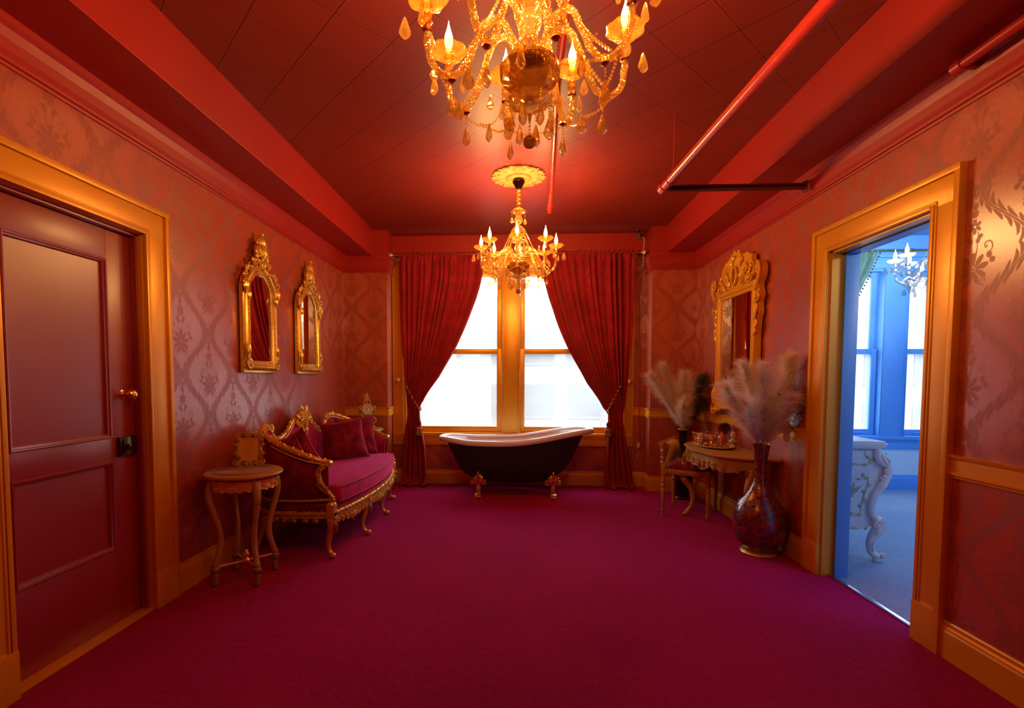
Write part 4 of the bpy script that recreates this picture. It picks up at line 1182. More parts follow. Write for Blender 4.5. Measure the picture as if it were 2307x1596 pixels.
tieback([(-1.345, 5.90, 1.262), (-1.32, 5.83, 1.22), (-1.255, 5.775, 1.10), (-1.19, 5.77, 0.99), (-1.155, 5.79, 0.93), (-1.15, 5.86, 0.93), (-1.2, 5.92, 1.0), (-1.30, 5.93, 1.18), (-1.345, 5.92, 1.255)], (-1.150, 5.765, 0.77), (-1.45, 1.272), 1, 'left')
tieback([(1.235, 5.90, 1.262), (1.21, 5.83, 1.22), (1.15, 5.775, 1.13), (1.10, 5.77, 1.03), (1.062, 5.79, 0.94), (1.06, 5.86, 0.93), (1.10, 5.92, 1.0), (1.19, 5.93, 1.18), (1.235, 5.92, 1.255)], (1.055, 5.765, 0.77), (1.34, 1.264), -1, 'right')

# blue room curtain, its pompom trim and rod
t = curtain('curtain', 'teal curtain with pompom edging in the blue room window', [2.735, 2.4, 2.0, 1.6, 1.2, 0.9, 0.5, 0.0],
        [3.15, 3.15, 3.15, 3.15, 3.15, 3.15, 3.15, 3.15], [4.07, 3.93, 3.73, 3.55, 3.40, 3.33, 3.34, 3.36], 5.92, 11, 0.022, 2.2, 'teal_cloth', 1, 0.9)
b = B()
for i in range(34):
    z = 2.72 - i * 0.036; x = interp([1.2, 1.6, 2.0, 2.4, 2.735][::1], [3.40, 3.55, 3.73, 3.93, 4.07], z)
    ball(b, (x + 0.022, 5.90, z), 0.011, 1)
obj('pompom_trim', b, 'ext_dark', t)
t = thing('curtain_rod', 'thin brass rod above the blue room window', 'curtain rod', (0, 5.92, 2.75))
b = B(); tube(b, [(3.0, 0, 0), (5.6, 0, 0)], 0.013, 12); obj('pole', b, 'brass', t)
b = B(); lathe(b, [(0.018, 0), (0.020, 0.02), (0.018, 0.04)], 12, mtx=Matrix.Translation((4.42, 0, 0)) @ Matrix.Rotation(pi / 2, 4, 'Y')); tube(b, [(4.44, 0, 0), (4.44, 0.12, -0.02)], 0.006, 8); tube(b, [(4.44, 0.0, 0.0), (4.36, -0.01, -0.05)], 0.006, 8); obj('bracket', b, 'brass', t)

# ================================================================== MIRRORS
def flat_poly(bm, pts, y):
    vs = [bm.verts.new((x, y, z)) for x, z in pts]; bm.faces.new(vs)
def arch_mirror(label, loc, rotz):
    t = thing('framed_mirror', label, 'mirror', loc, rotz, 'pair of arched gilt mirrors')
    g = [(-0.165, 0.065), (0.165, 0.065), (0.165, 0.60), (0.150, 0.650), (0.105, 0.700), (0.060, 0.735), (0.0, 0.745), (-0.060, 0.735), (-0.105, 0.700), (-0.150, 0.650), (-0.165, 0.60)]
    b = B(); flat_poly(b, g, -0.022); fixn(b); obj('glass', b, 'mirror', t, False)
    b = B(); pr = [(-0.012, 0.018), (-0.010, 0.030), (0.000, 0.034), (0.008, 0.026), (0.018, 0.030), (0.030, 0.048), (0.044, 0.052), (0.056, 0.044), (0.064, 0.028), (0.078, 0.024), (0.084, 0.0), (-0.012, 0.0)]
    path = [Vector((x, 0, z)) for x, z in g]
    # path runs counter-clockwise seen from the room, so the profile's positive side is outward
    profile_sweep(b, path, pr, up=Vector((0, -1, 0)), closed=True); fixn(b)
    fr_ = obj('frame', b, 'gilt', t)
    b = B()
    for i in range(len(g)):
        p, q = Vector((g[i][0], 0, g[i][1])), Vector((g[(i + 1) % len(g)][0], 0, g[(i + 1) % len(g)][1]))
        n = max(1, int((q - p).length / 0.011))
        for k in range(n):
            r = p.lerp(q, k / n); ball(b, (r.x * 1.02, -0.036, r.z), 0.0038, 1)
    obj('beading', b, 'gilt', fr_)
    b = B(); c = Carve(b, (0, -0.045, 0), (1, 0, 0), (0, 0, 1), (0, -1, 0))
    for s in (1, -1):
        a0 = 0 if s > 0 else pi
        # central cartouche of curls rising to the finial
        c.curl(s * 0.050, 0.90, 0.040, 1.2, pi / 2 if s > 0 else pi / 2, -s, 0.009)
        c.curl(s * 0.040, 0.975, 0.030, 1.1, -pi / 2, s, 0.008)
        c.curl(s * 0.105, 0.830, 0.036, 1.2, pi / 2, s, 0.009, tail=[(s * 0.03, 0.79), (s * 0.07, 0.855)])
        c.curl(s * 0.165, 0.765, 0.034, 1.2, pi / 2, -s, 0.009)
        c.line([(s * 0.015, 0.78), (s * 0.075, 0.85), (s * 0.060, 0.93), (s * 0.018, 1.00), (s * 0.012, 1.035)], 0.012)
        c.line([(s * 0.06, 0.755), (s * 0.125, 0.755), (s * 0.175, 0.715), (s * 0.20, 0.66)], 0.014)
        c.leaf(s * 0.01, 0.80, 0.09, pi / 2 - s * 0.75, 0.30, -s * 0.6)
        c.leaf(s * 0.02, 0.88, 0.085, pi / 2 - s * 0.55, 0.30, s * 0.5)
        c.leaf(s * 0.09, 0.80, 0.07, pi / 2 - s * 1.0, 0.35, s * 0.5)
        # shoulder ears
        b2 = B(); c2 = Carve(b2, (0, -0.045, 0), (1, 0, 0), (0, 0, 1), (0, -1, 0)); c, c0 = c2, c
        c.curl(s * 0.238, 0.700, 0.030, 1.2, pi if s > 0 else 0, s, 0.009)
        c.curl(s * 0.245, 0.640, 0.024, 1.0, pi / 2, -s, 0.008)
        c.leaf(s * 0.232, 0.68, 0.12, -pi / 2 + s * 0.15, 0.26, -s * 0.3)
        c.leaf(s * 0.215, 0.72, 0.06, pi / 2 - s * 0.2, 0.35, s * 0.5)
        c.leaf(s * 0.200, 0.60, 0.09, -pi / 2, 0.22, s * 0.2, 0.005)
        obj('shoulder_scroll', b2, 'gilt', t)
        b2 = B(); c = Carve(b2, (0, -0.045, 0), (1, 0, 0), (0, 0, 1), (0, -1, 0))
        c.curl(s * 0.205, 0.045, 0.036, 1.25, pi / 2, -s, 0.010, tail=[(s * 0.228, 0.20), (s * 0.238, 0.13), (s * 0.225, 0.085)])
        c.leaf(s * 0.220, 0.09, 0.12, pi / 2, 0.20, s * 0.15)
        c.leaf(s * 0.190, 0.03, 0.05, pi / 2 + s * 1.2, 0.35, 0.2)
        obj('foot_scroll', b2, 'gilt', t); c = c0
    c.leaf(0, 0.84, 0.13, pi / 2, 0.30, 0.0, 0.01)
    c.leaf(0, 0.94, 0.09, pi / 2, 0.25, 0.0, 0.01)
    c.shell(0, 0.775, 0.05, pi / 2, 2.6, 7, 0.004)
    c.flower(0, 0.89, 0.018, 5, 0.012)
    ball(b, (0, -0.052, 1.045), 0.016, 2); c.curl(0.012, 1.040, 0.014, 0.9, pi, -1, 0.005)
    # backing that ties the carving to the frame
    prism(b, [(-0.14, 0.74), (-0.07, 0.785), (-0.05, 0.86), (-0.055, 0.93), (-0.02, 0.99), (0, 1.05), (0.02, 0.99), (0.055, 0.93), (0.05, 0.86), (0.07, 0.785), (0.14, 0.74)], -0.040, -0.012)
    obj('carved_crest', b, 'gilt', t)
    return t
arch_mirror('narrow gilt mirror with carved crest, the nearer of the pair on the left wall', (XL + 0.012, 3.765, 1.352), pi / 2)
arch_mirror('narrow gilt mirror with carved crest, the farther of the pair, nearest the window', (XL + 0.012, 4.66, 1.352), pi / 2)

def big_mirror(label, loc, rotz):
    t = thing('framed_mirror', label, 'mirror', loc, rotz)
    x0, z0, z1 = 0.315, 0.10, 1.06
    g = [(-x0, z0), (x0, z0), (x0, z1), (-x0, z1)]
    b = B(); flat_poly(b, g, -0.040); fixn(b); obj('glass', b, 'mirror', t, False)
    b = B(); pr = [(-0.008, 0.034), (-0.006, 0.048), (0.004, 0.054), (0.010, 0.046), (0.022, 0.048), (0.030, 0.062), (0.066, 0.064), (0.074, 0.052), (0.078, 0.0), (-0.008, 0.0)]
    profile_sweep(b, [Vector((x, 0, z)) for x, z in g], pr, up=Vector((0, -1, 0)), closed=True); fixn(b)
    obj('frame', b, 'gold_trim', t)
    b = B(); c = Carve(b, (0, -0.060, 0), (1, 0, 0), (0, 0, 1), (0, -1, 0))
    for s in (1, -1):
        c0 = c; b2 = B(); c = Carve(b2, (0, -0.060, 0), (1, 0, 0), (0, 0, 1), (0, -1, 0))
        # side garlands
        c.curl(s * 0.425, 0.98, 0.045, 1.1, pi / 2, -s, 0.012)
        c.curl(s * 0.445, 1.22, 0.040, 1.1, -pi / 2, -s, 0.013, tail=[(s * 0.39, 1.08), (s * 0.46, 1.13), (s * 0.48, 1.18)])
        c.line([(s * 0.39, 1.04), (s * 0.455, 1.12), (s * 0.47, 1.22), (s * 0.43, 1.27), (s * 0.405, 1.24)], 0.018)
        for k in range(5): c.leaf(s * 0.402, 1.0 - 0.065 * k, 0.075, -pi / 2 + s * (0.5 if k % 2 else -0.1), 0.35, -s * 0.4)
        c.flower(s * 0.415, 0.86, 0.022); c.flower(s * 0.408, 0.74, 0.016)
        o_ = cat([(0.37, 0, 0.66), (0.40, 0, 0.70), (0.415, 0, 0.80), (0.44, 0, 0.86), (0.43, 0, 0.94), (0.455, 0, 1.0), (0.43, 0, 1.08), (0.47, 0, 1.15), (0.475, 0, 1.22), (0.44, 0, 1.27), (0.40, 0, 1.25), (0.37, 0, 1.12)], 4)
        q_ = [(p.x * s, p.z) for p in o_]; prism(b2, q_ if s > 0 else q_[::-1], -0.048, -0.004)
        obj('side_garland', b2, 'gold_trim', t); c = c0
        # crest
        c.curl(s * 0.30, 1.165, 0.05, 1.2, pi / 2, s, 0.013, tail=[(s * 0.16, 1.12), (s * 0.25, 1.22)])
        c.curl(s * 0.20, 1.26, 0.042, 1.1, pi / 2, -s, 0.012)
        c.curl(s * 0.13, 1.36, 0.036, 1.1, pi / 2, s, 0.012)
        c.leaf(s * 0.10, 1.16, 0.14, pi / 2 - s * 0.9, 0.3, s * 0.4)
        c.leaf(s * 0.08, 1.30, 0.13, pi / 2 - s * 0.3, 0.3, s * 0.7)
        c.leaf(s * 0.20, 1.14, 0.11, pi / 2 - s * 1.1, 0.3, s * 0.5); c.leaf(s * 0.16, 1.22, 0.11, pi / 2 - s * 0.7, 0.3, s * 0.6)
        c.leaf(s * 0.04, 1.38, 0.08, pi / 2 - s * 0.4, 0.35, -s * 0.5); c.flower(s * 0.115, 1.22, 0.020, 5, 0.006)
        c.flower(s * 0.30, 1.235, 0.022); c.leaf(s * 0.30, 1.24, 0.05, pi / 2, 0.4)
        # foot ornaments
        b2 = B(); c = Carve(b2, (0, -0.060, 0), (1, 0, 0), (0, 0, 1), (0, -1, 0))
        c.curl(s * 0.385, 0.015, 0.055, 1.2, pi / 2, -s, 0.014, tail=[(s * 0.40, 0.24), (s * 0.43, 0.15), (s * 0.42, 0.09)])
        c.leaf(s * 0.395, 0.08, 0.16, pi / 2, 0.2, s * 0.1); c.leaf(s * 0.36, 0.02, 0.14, pi - (0 if s > 0 else pi), 0.25, 0.3)
        c.flower(s * 0.405, 0.16, 0.020); obj('foot_scroll', b2, 'gold_trim', t); c = c0
    c.shell(0, 1.40, 0.055, pi / 2, 2.4, 7, 0.006)
    tube(b, [(0.052 * cos(a * pi / 12), -0.070, 1.235 + 0.078 * sin(a * pi / 12)) for a in range(24)], 0.010, 8, closed=True)
    # pierced back plate
    n = 48; inn = []; out = []
    key = [(0, 0.34), (0.5, 0.30), (0.85, 0.215), (1.25, 0.20), (pi / 2, 0.195)]
    for k in range(n):
        a = 2 * pi * k / n; aa = abs(atan2(sin(a), abs(cos(a))))
        if sin(a) >= 0: r = interp([q[0] for q in key], [q[1] for q in key], aa)
        else: r = min(0.34, 0.150 / max(0.2, abs(sin(a))))
        r *= 1 + 0.05 * sin(k * 2.7)
        inn.append((0.046 * cos(a), 1.235 + 0.072 * sin(a))); out.append((r * cos(a), 1.235 + r * sin(a)))
    V = [(x, y, z) for y in (-0.052, -0.012) for x, z in inn + out]; F = []
    for k in range(n):
        k2 = (k + 1) % n
        F += [(k, n + k, n + k2, k2), (2 * n + k, 2 * n + k2, 3 * n + k2, 3 * n + k), (n + k, 3 * n + k, 3 * n + k2, n + k2), (k, k2, 2 * n + k2, 2 * n + k)]
    join(b, V, F)
    obj('carved_crest', b, 'gold_trim', t)
    return t
big_mirror('tall gold mirror with pierced carved crest above the console table', (XR - 0.012, 4.60, 0.985), -pi / 2)
t = thing('framed_mirror', 'leafy gold mirror frame just entering at the right edge', 'mirror', (XR - 0.01, 1.775, 1.66), -pi / 2)
b = B(); lathe(b, [(0, 0.0), (1, 0.0)], 40, cap=False, mtx=Matrix.Translation((0, -0.02, 0)) @ Matrix.Rotation(pi / 2, 4, 'X') @ Matrix.Diagonal((0.19, 0.26, 1, 1)).to_4x4()); obj('glass', b, 'mirror', t, False)
b = B(); tube(b, [(0.215 * cos(k * pi / 24), -0.03, 0.285 * sin(k * pi / 24)) for k in range(48)], 0.028, 10, closed=True); obj('frame', b, 'gilt_old', t)
b = B(); c = Carve(b, (0, -0.045, 0), (1, 0, 0), (0, 0, 1), (0, -1, 0))
for k in range(24):
    a = 2 * pi * k / 24
    c.leaf(0.225 * cos(a), 0.295 * sin(a), 0.075, a + 0.9, 0.30, 0.6, -0.012, 3, 0.16); c.curl(0.235 * cos(a + 0.1), 0.305 * sin(a + 0.1), 0.02, 1, a, 1, 0.005)
obj('leaf_border', b, 'gilt_old', t)

# ================================================================== BATHTUB
t = thing('bathtub', 'black and white slipper bathtub on brass claw feet under the window', 'bathtub', (0.0, 5.58, 0))
def rimz(x): return 0.625 + 0.125 * smooth((x + 0.25) / 1.10) ** 1.3 + 0.030 * smooth((-x - 0.45) / 0.42)
def oval(a0, a1, bb, z_, n=72, e=2.3, xc=0.0):
    """superellipse loop; a0 left reach, a1 right reach"""
    out = []
    for k in range(n):
        th = 2 * pi * k / n; c_, s_ = cos(th), sin(th)
        x = (abs(c_) ** (2 / e)) * (1 if c_ > 0 else -1); y = (abs(s_) ** (2 / e)) * (1 if s_ > 0 else -1)
        X = xc + (a1 if x > 0 else a0) * x
        out.append((X, bb * y, z_(X) if callable(z_) else z_))
    return out
def loft(bm, loops, cap0=False, cap1=False):
    n = len(loops[0]); V = [p for l in loops for p in l]; F = []
    for i in range(len(loops) - 1):
        for k in range(n):
            k2 = (k + 1) % n; F.append((i * n + k, i * n + k2, (i + 1) * n + k2, (i + 1) * n + k))
    if cap0: F.append(tuple(range(n - 1, -1, -1)))
    if cap1: F.append(tuple((len(loops) - 1) * n + k for k in range(n)))
    join(bm, V, F)
AL, AR, BB = 0.885, 0.865, 0.355
def rz(dz): return lambda x: rimz(x) + dz
b = B()
lv = [(0.800, 0.755, 0.325, 1.0), (0.775, 0.725, 0.320, 0.90), (0.745, 0.685, 0.310, 0.74), (0.700, 0.630, 0.290, 0.52), (0.650, 0.570, 0.265, 0.34), (0.590, 0.500, 0.235, 0.20), (0.500, 0.420, 0.200, 0.10), (0.40, 0.33, 0.16, 0.03), (0.25, 0.20, 0.10, 0.0)]
loops = []
for a0, a1, bb, f in lv:
    loops.append(oval(a0, a1, bb, (lambda f: (lambda x: 0.135 + f * (rimz(x) - 0.055 - 0.135)))(f), e=2.25))
loft(b, loops, cap1=True); fixn(b); obj('outer_shell', b, 'tub_black', t, auto=0)
b = B()
rim = []
for q in range(9):
    a = pi * q / 8 * 1.15 - 0.25
    r = 0.032
    rim.append(oval(AL - 0.034 + r * cos(a), AR - 0.034 + r * cos(a), BB - 0.034 + r * cos(a), rz(-0.030 + r * 0.95 * sin(a) - (0.018 if q == 0 else 0)), e=2.3))
skirt = [oval(AL - 0.075, AR - 0.105, BB - 0.030, rz(-0.062), e=2.3), oval(AL - 0.012, AR - 0.018, BB - 0.006, rz(-0.058), e=2.3)]
inner = []
for a0, a1, bb, f in [(0.790, 0.745, 0.285, 0.97), (0.755, 0.69, 0.27, 0.80), (0.70, 0.61, 0.25, 0.50), (0.63, 0.53, 0.215, 0.27), (0.53, 0.43, 0.17, 0.10), (0.38, 0.30, 0.12, 0.02)]:
    inner.append(oval(a0, a1, bb, (lambda f: (lambda x: 0.19 + f * (rimz(x) - 0.19 - 0.01)))(f), e=2.3))
loft(b, skirt + rim + inner, cap1=True); fixn(b); obj('rim_and_basin', b, 'enamel', t, auto=0)
def claw(sx, sy):
    b = B(); x, y = sx * 0.405 - 0.01, sy * 0.19
    # paw and shank
    tube(b, cat([(x, y * 1.02, 0.19), (x, y * 1.12, 0.13), (x, y * 1.20, 0.075), (x, y * 1.22, 0.035), (x, y * 1.42, 0.018)], 5), [0.034, 0.030, 0.026, 0.023, 0.020, 0.019, 0.018, 0.018, 0.018, 0.019, 0.020, 0.021, 0.022, 0.024, 0.026, 0.026, 0.025, 0.024, 0.023, 0.021, 0.018], 12)
    for k in (-1.5, -0.5, 0.5, 1.5):
        tube(b, cat([(x + k * 0.013, y * 1.18, 0.048), (x + k * 0.015, y * 1.40, 0.042), (x + k * 0.017, y * 1.62, 0.022), (x + k * 0.017, y * 1.70, 0.008)], 4), [0.009, 0.010, 0.011, 0.0115, 0.012, 0.012, 0.012, 0.011, 0.010, 0.008, 0.007, 0.005, 0.003], 8)
        tube(b, [(x + k * 0.010, y * 1.10, 0.17), (x + k * 0.011, y * 1.30, 0.11), (x + k * 0.012, y * 1.33, 0.06)], 0.006, 6)
    c = Carve(b, (x, y * 1.30 + sy * 0.01, 0.17), (1, 0, 0), (0, -sy * 0.0 + 0.10 * 0, 1), (0, sy, 0))
    c.shell(0, 0.0, 0.085, pi / 2, 2.5, 7, 0.0, 0.22)
    for s in (1, -1):
        c.curl(s * 0.062, -0.012, 0.026, 1.1, pi / 2, -s, 0.008); c.leaf(s * 0.03, -0.03, 0.075, pi / 2 - s * 0.9, 0.28, s * 0.4)
    c.leaf(0, 0.03, 0.085, pi / 2, 0.22, 0, 0.01); ball(b, c.P(0, 0.118, 0.006), 0.010, 1)
    lathe(b, [(0.0, 0), (0.060, 0), (0.05, 0.02), (0, 0.03)], 16, mtx=Matrix.Translation((x, y * 1.15, 0.19)) @ Matrix.Rotation(-sy * pi / 2.4, 4, 'X'))
    obj('claw_foot', b, 'brass', t)
for sx in (1, -1):
    for sy in (1, -1): claw(sx, sy)

# ================================================================== SETTEE
def carved_rail(bm, pts, r, bead=True, step=0.020, seed=0, flatten=0.8):
    c = cat(pts, 8); tube(bm, c, r, 12, flatten)
    fr_ = frames(c); acc = 0; k = 0
    for i in range(1, len(fr_)):
        p, tt, u, w = fr_[i]; acc += (p - fr_[i - 1][0]).length
        if acc > step:
            acc = 0; k += 1
            for q in range(3):
                a = q * 2.1 + k * 0.9 + seed
                o = p + (u * cos(a) + w * sin(a)) * r * 0.92
                ball(bm, o, r * (0.34 + 0.14 * sin(k * 1.7 + q)), 1, (1, 1, 1))
            if k % 2: 
                a = 0.6 * sin(k)
                d_ = (u * cos(a) + w * sin(a))
                tube(bm, [p - tt * step * 0.9 + d_ * r * 0.8, p + d_ * r * 1.12, p + tt * step * 0.9 + d_ * r * 0.8], [r * 0.15, r * 0.38, r * 0.12], 6)
def pillow(name, label, loc, rot, size, T, m, group='velvet cushions on the settee', seed=0):
    n = 26; V = []; F = []
    for sgn in (1, -1):
        for j in range(n + 1):
            for i in range(n + 1):
                u = -1 + 2 * i / n; v = -1 + 2 * j / n
                k = (max(0, (1 - u ** 4)) * max(0, (1 - v ** 4))) ** 0.5
                x = size * 0.5 * u * (1 - 0.10 * (1 - v * v)); z = size * 0.5 * v * (1 - 0.10 * (1 - u * u))
                fold = 0.010 * smoothnoise(u * 3 + seed, v * 2.5 + seed * 2) * k + 0.008 * sin(7 * atan2(v, u) + seed) * k * (abs(u) + abs(v)) * 0.5
                V.append((x, sgn * (T * 0.5 * k + fold), z))
    R = (n + 1)
    for h in range(2):
        o = h * R * R
        for j in range(n):
            for i in range(n):
                f = (o + j * R + i, o + j * R + i + 1, o + (j + 1) * R + i + 1, o + (j + 1) * R + i)
                F.append(f if h == 0 else f[::-1])
    b = B(); join(b, V, F); bmesh.ops.remove_doubles(b, verts=list(b.verts), dist=0.0006); fixn(b)
    t = thing('cushion', label, 'cushion', loc, 0, group)
    t.rotation_euler = rot
    obj('cover', b, m, t, auto=0)
    b = B(); lp = []
    for (u0, v0, u1, v1) in ((-1, -1, 1, -1), (1, -1, 1, 1), (1, 1, -1, 1), (-1, 1, -1, -1)):
        for k in range(16):
            u = lerp(u0, u1, k / 16); v = lerp(v0, v1, k / 16)
            lp.append((size * 0.5 * u * (1 - 0.10 * (1 - v * v)), 0, size * 0.5 * v * (1 - 0.10 * (1 - u * u))))
    tube(b, lp, 0.004, 6, closed=True); obj('piping', b, m, t, auto=0)
    return t

t = thing('settee', 'gilded rococo settee with crimson velvet seat against the left wall', 'settee', (-1.985, 4.31, 0))
half = [(0.055, 0.0, 0.985), (0.055, 0.09, 0.970), (0.055, 0.18, 0.915), (0.055, 0.28, 0.845), (0.055, 0.40, 0.802), (0.055, 0.50, 0.822), (0.055, 0.55, 0.872), (0.060, 0.60, 0.915), (0.075, 0.69, 0.922), (0.12, 0.79, 0.895), (0.22, 0.855, 0.845), (0.34, 0.865, 0.790), (0.46, 0.850, 0.740), (0.565, 0.825, 0.695), (0.615, 0.81, 0.685)]
rail_pts = [(x, -y, z) for x, y, z in half[::-1]] + half[1:]
rc = cat(rail_pts, 6)
b = B(); carved_rail(b, rail_pts, 0.021); 
for s in (1, -1):
    c = Carve(b, (0.62, s * 0.81, 0.683), (1, 0, 0), (0, 0, 1), (0, -1 if s < 0 else 1, 0))
    lathe(b, [(0, -0.03), (0.020, -0.03), (0.024, -0.022), (0.024, 0.022), (0.020, 0.03), (0, 0.03)], 16, mtx=Matrix.Translation((0.622, s * 0.81, 0.678)) @ Matrix.Rotation(pi / 2, 4, 'X'))
    c2 = Carve(b, (0.065, s * 0.565, 0.905), (0, s, 0), (0, 0, 1), (1, 0, 0)); c2.curl(0.0, -0.004, 0.030, 1.1, pi / 2, 1, 0.012, 0.0)
fr_obj = obj('top_rail', b, 'gilt', t)
# pale fillet inside the rail
b = B(); tube(b, [(p.x + 0.014, p.y * 0.985, p.z - 0.024) for p in rc], 0.006, 8); obj('fillet', b, 'gilt_cream', fr_obj)
# inner back and arms (velvet)
V = []; F = []; nr = 10
for i, p in enumerate(rc):
    for k in range(nr + 1):
        f = k / nr; z = lerp(p.z - 0.018, 0.40, f)
        puff = 0.035 * sin(pi * f) ** 0.7
        # inward direction in plan: toward the seat centre
        dx, dy = 0.38 - p.x, -p.y * (0.15 if abs(p.y) < 0.7 else 1.0)
        l = hypot(dx, dy) or 1
        dx, dy = dx / l, dy / l
        V.append((p.x + dx * (0.004 + puff), p.y + dy * (0.004 + puff), z))
for i in range(len(rc) - 1):
    for k in range(nr): a = i * (nr + 1) + k; F.append((a, a + 1, a + nr + 2, a + nr + 1))
b = B(); join(b, V, F); fixn(b); o = obj('back_upholstery', b, 'velvet', t, auto=0); sd = o.modifiers.new('thick', 'SOLIDIFY'); sd.thickness = 0.010; sd.offset = 0
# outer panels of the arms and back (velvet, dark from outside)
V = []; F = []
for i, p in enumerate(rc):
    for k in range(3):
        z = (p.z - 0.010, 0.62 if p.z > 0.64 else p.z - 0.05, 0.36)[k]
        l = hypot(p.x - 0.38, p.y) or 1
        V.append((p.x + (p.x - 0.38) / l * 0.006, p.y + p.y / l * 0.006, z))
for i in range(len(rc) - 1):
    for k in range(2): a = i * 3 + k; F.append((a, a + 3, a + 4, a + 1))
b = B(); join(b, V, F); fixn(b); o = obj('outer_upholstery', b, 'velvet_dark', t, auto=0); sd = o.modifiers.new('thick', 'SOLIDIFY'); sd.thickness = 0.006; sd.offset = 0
# seat plan
def front(y, e=0.0):
    k = (y / 0.87) ** 2
    return 0.775 - 0.115 * k + e
plan = []
for k in range(33):
    y = -0.87 + 1.74 * k / 32; plan.append((front(y), y))
back_side = [(0.60, 0.872), (0.40, 0.885), (0.22, 0.86), (0.12, 0.80), (0.055, 0.68), (0.045, 0.3), (0.045, -0.3), (0.055, -0.68), (0.12, -0.80), (0.22, -0.86), (0.40, -0.885), (0.60, -0.872)]
full = plan + back_side
def slab(bm, pl, zs_):
    """zs_: list of (inset, z)"""
    cx = 0.40; loops = []
    for ins, z in zs_:
        lp = []
        for (x, y) in pl:
            l = hypot(x - cx, y) or 1
            lp.append((x - (x - cx) / l * ins, y - y / l * ins, z + 0.0))
        loops.append(lp)
    loft(bm, loops, True, True)
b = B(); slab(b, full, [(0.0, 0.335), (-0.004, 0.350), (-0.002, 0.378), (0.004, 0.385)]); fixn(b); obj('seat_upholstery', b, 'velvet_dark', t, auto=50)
b = B()
cf = [(front(y) + 0.012, y) for y in [-0.80 + 1.6 * k / 40 for k in range(41)]] + [(0.55, 0.815), (0.35, 0.83), (0.2, 0.80), (0.12, 0.70), (0.10, 0.3), (0.10, -0.3), (0.12, -0.70), (0.2, -0.80), (0.35, -0.83), (0.55, -0.815)]
slab(b, cf, [(0.02, 0.384), (0.004, 0.388), (0.0, 0.400), (-0.004, 0.445), (0.0, 0.490), (0.006, 0.502), (0.03, 0.510), (0.12, 0.518), (0.25, 0.522)]); fixn(b)
o = obj('seat_cushion', b, 'velvet', t, auto=0)
b = B(); tube(b, [(x - 0.0, y, 0.498) for x, y in [(q[0] + 0.001, q[1]) for q in cf[:41]]], 0.005, 6); tube(b, [(x, y, 0.392) for x, y in cf[:41]], 0.005, 6); obj('piping', b, 'velvet', o, auto=0)
# seat rail (gilt) and apron
b = B(); rl = [(front(y) + 0.004, y, 0.322) for y in [-0.87 + 1.74 * k / 40 for k in range(41)]]
carved_rail(b, rl, 0.016, step=0.018, seed=1)
for s in (1, -1):
    side = [(0.66, s * 0.875, 0.322), (0.50, s * 0.885, 0.322), (0.35, s * 0.89, 0.322), (0.20, s * 0.87, 0.322), (0.08, s * 0.78, 0.322)]
    carved_rail(b, side, 0.015, step=0.018, seed=2)
    tube(b, cat([(0.655, s * 0.872, 0.425), (0.50, s * 0.885, 0.418), (0.35, s * 0.89, 0.415), (0.20, s * 0.865, 0.415), (0.10, s * 0.79, 0.415)], 8), 0.009, 8)
    tube(b, cat([(0.62, s * 0.835, 0.665), (0.46, s * 0.868, 0.705), (0.34, s * 0.882, 0.752), (0.22, s * 0.87, 0.806)], 8), 0.006, 8)
obj('seat_rail', b, 'gilt_old', t)
b = B(); tube(b, [(front(y), y, 0.296) for y in [-0.87 + 1.74 * k / 30 for k in range(31)]], 0.009, 6)
def fcarve(y, z=0.30):
    dx = -0.115 * 2 * y / 0.87 ** 2; l = hypot(dx, 1); tu = Vector((dx / l, 1 / l, 0)); w = Vector((1 / l, -dx / l, 0))
    return Carve(b, (front(y) + 0.004, y, z), tu, (0, 0, 1), w)
for (ya, yb) in ((-0.83, -0.36), (-0.30, 0.25), (0.30, 0.83)):
    n = 4 if yb - ya < 0.5 else 5; w = (yb - ya) / (2 * n); mid = (ya + yb) / 2
    for i in range(2 * n):
        y = ya + w * (i + 0.5); s = 1 if y < mid else -1; c = fcarve(y)
        dd = 0.035 * (1 - abs(y - mid) / ((yb - ya) / 2)) * 0.7
        c.curl(0, -0.030 - dd * 0.4, 0.024, 1.1, pi / 2, s, 0.0075)
        c.leaf(0, -0.005, 0.055 + dd, -pi / 2 + s * 0.7, 0.28, -s * 0.6)
        c.line([(-w * 0.5, -0.01), (0, -0.052 - dd), (w * 0.5, -0.012)], 0.0065)
    c = fcarve(mid)
    c.flower(0, -0.045, 0.030, 6); c.leaf(0, -0.06, 0.05, -pi / 2, 0.35)
    for s in (1, -1): c.leaf(s * 0.02, -0.04, 0.075, (0 if s > 0 else pi) - s * 0.4, 0.28, s * 0.4); c.flower(s * 0.055, -0.035, 0.016)
for s in (1, -1):
    tube(b, [(0.10, s * 0.80, 0.296), (0.20, s * 0.872, 0.296), (0.35, s * 0.892, 0.296), (0.50, s * 0.888, 0.296), (0.66, s * 0.878, 0.296)], 0.009, 6)
    for k in range(6):
        x = 0.16 + 0.08 * k; c = Carve(b, (x, s * 0.893, 0.30), (1, 0, 0), (0, 0, 1), (0, s, 0))
        c.curl(0, -0.022, 0.018, 1.0, pi / 2, 1 if k % 2 else -1, 0.006); c.leaf(0, -0.005, 0.05, -pi / 2 + (0.9 if k < 3 else -0.9), 0.3)
obj('carved_apron', b, 'gilt_old', t)
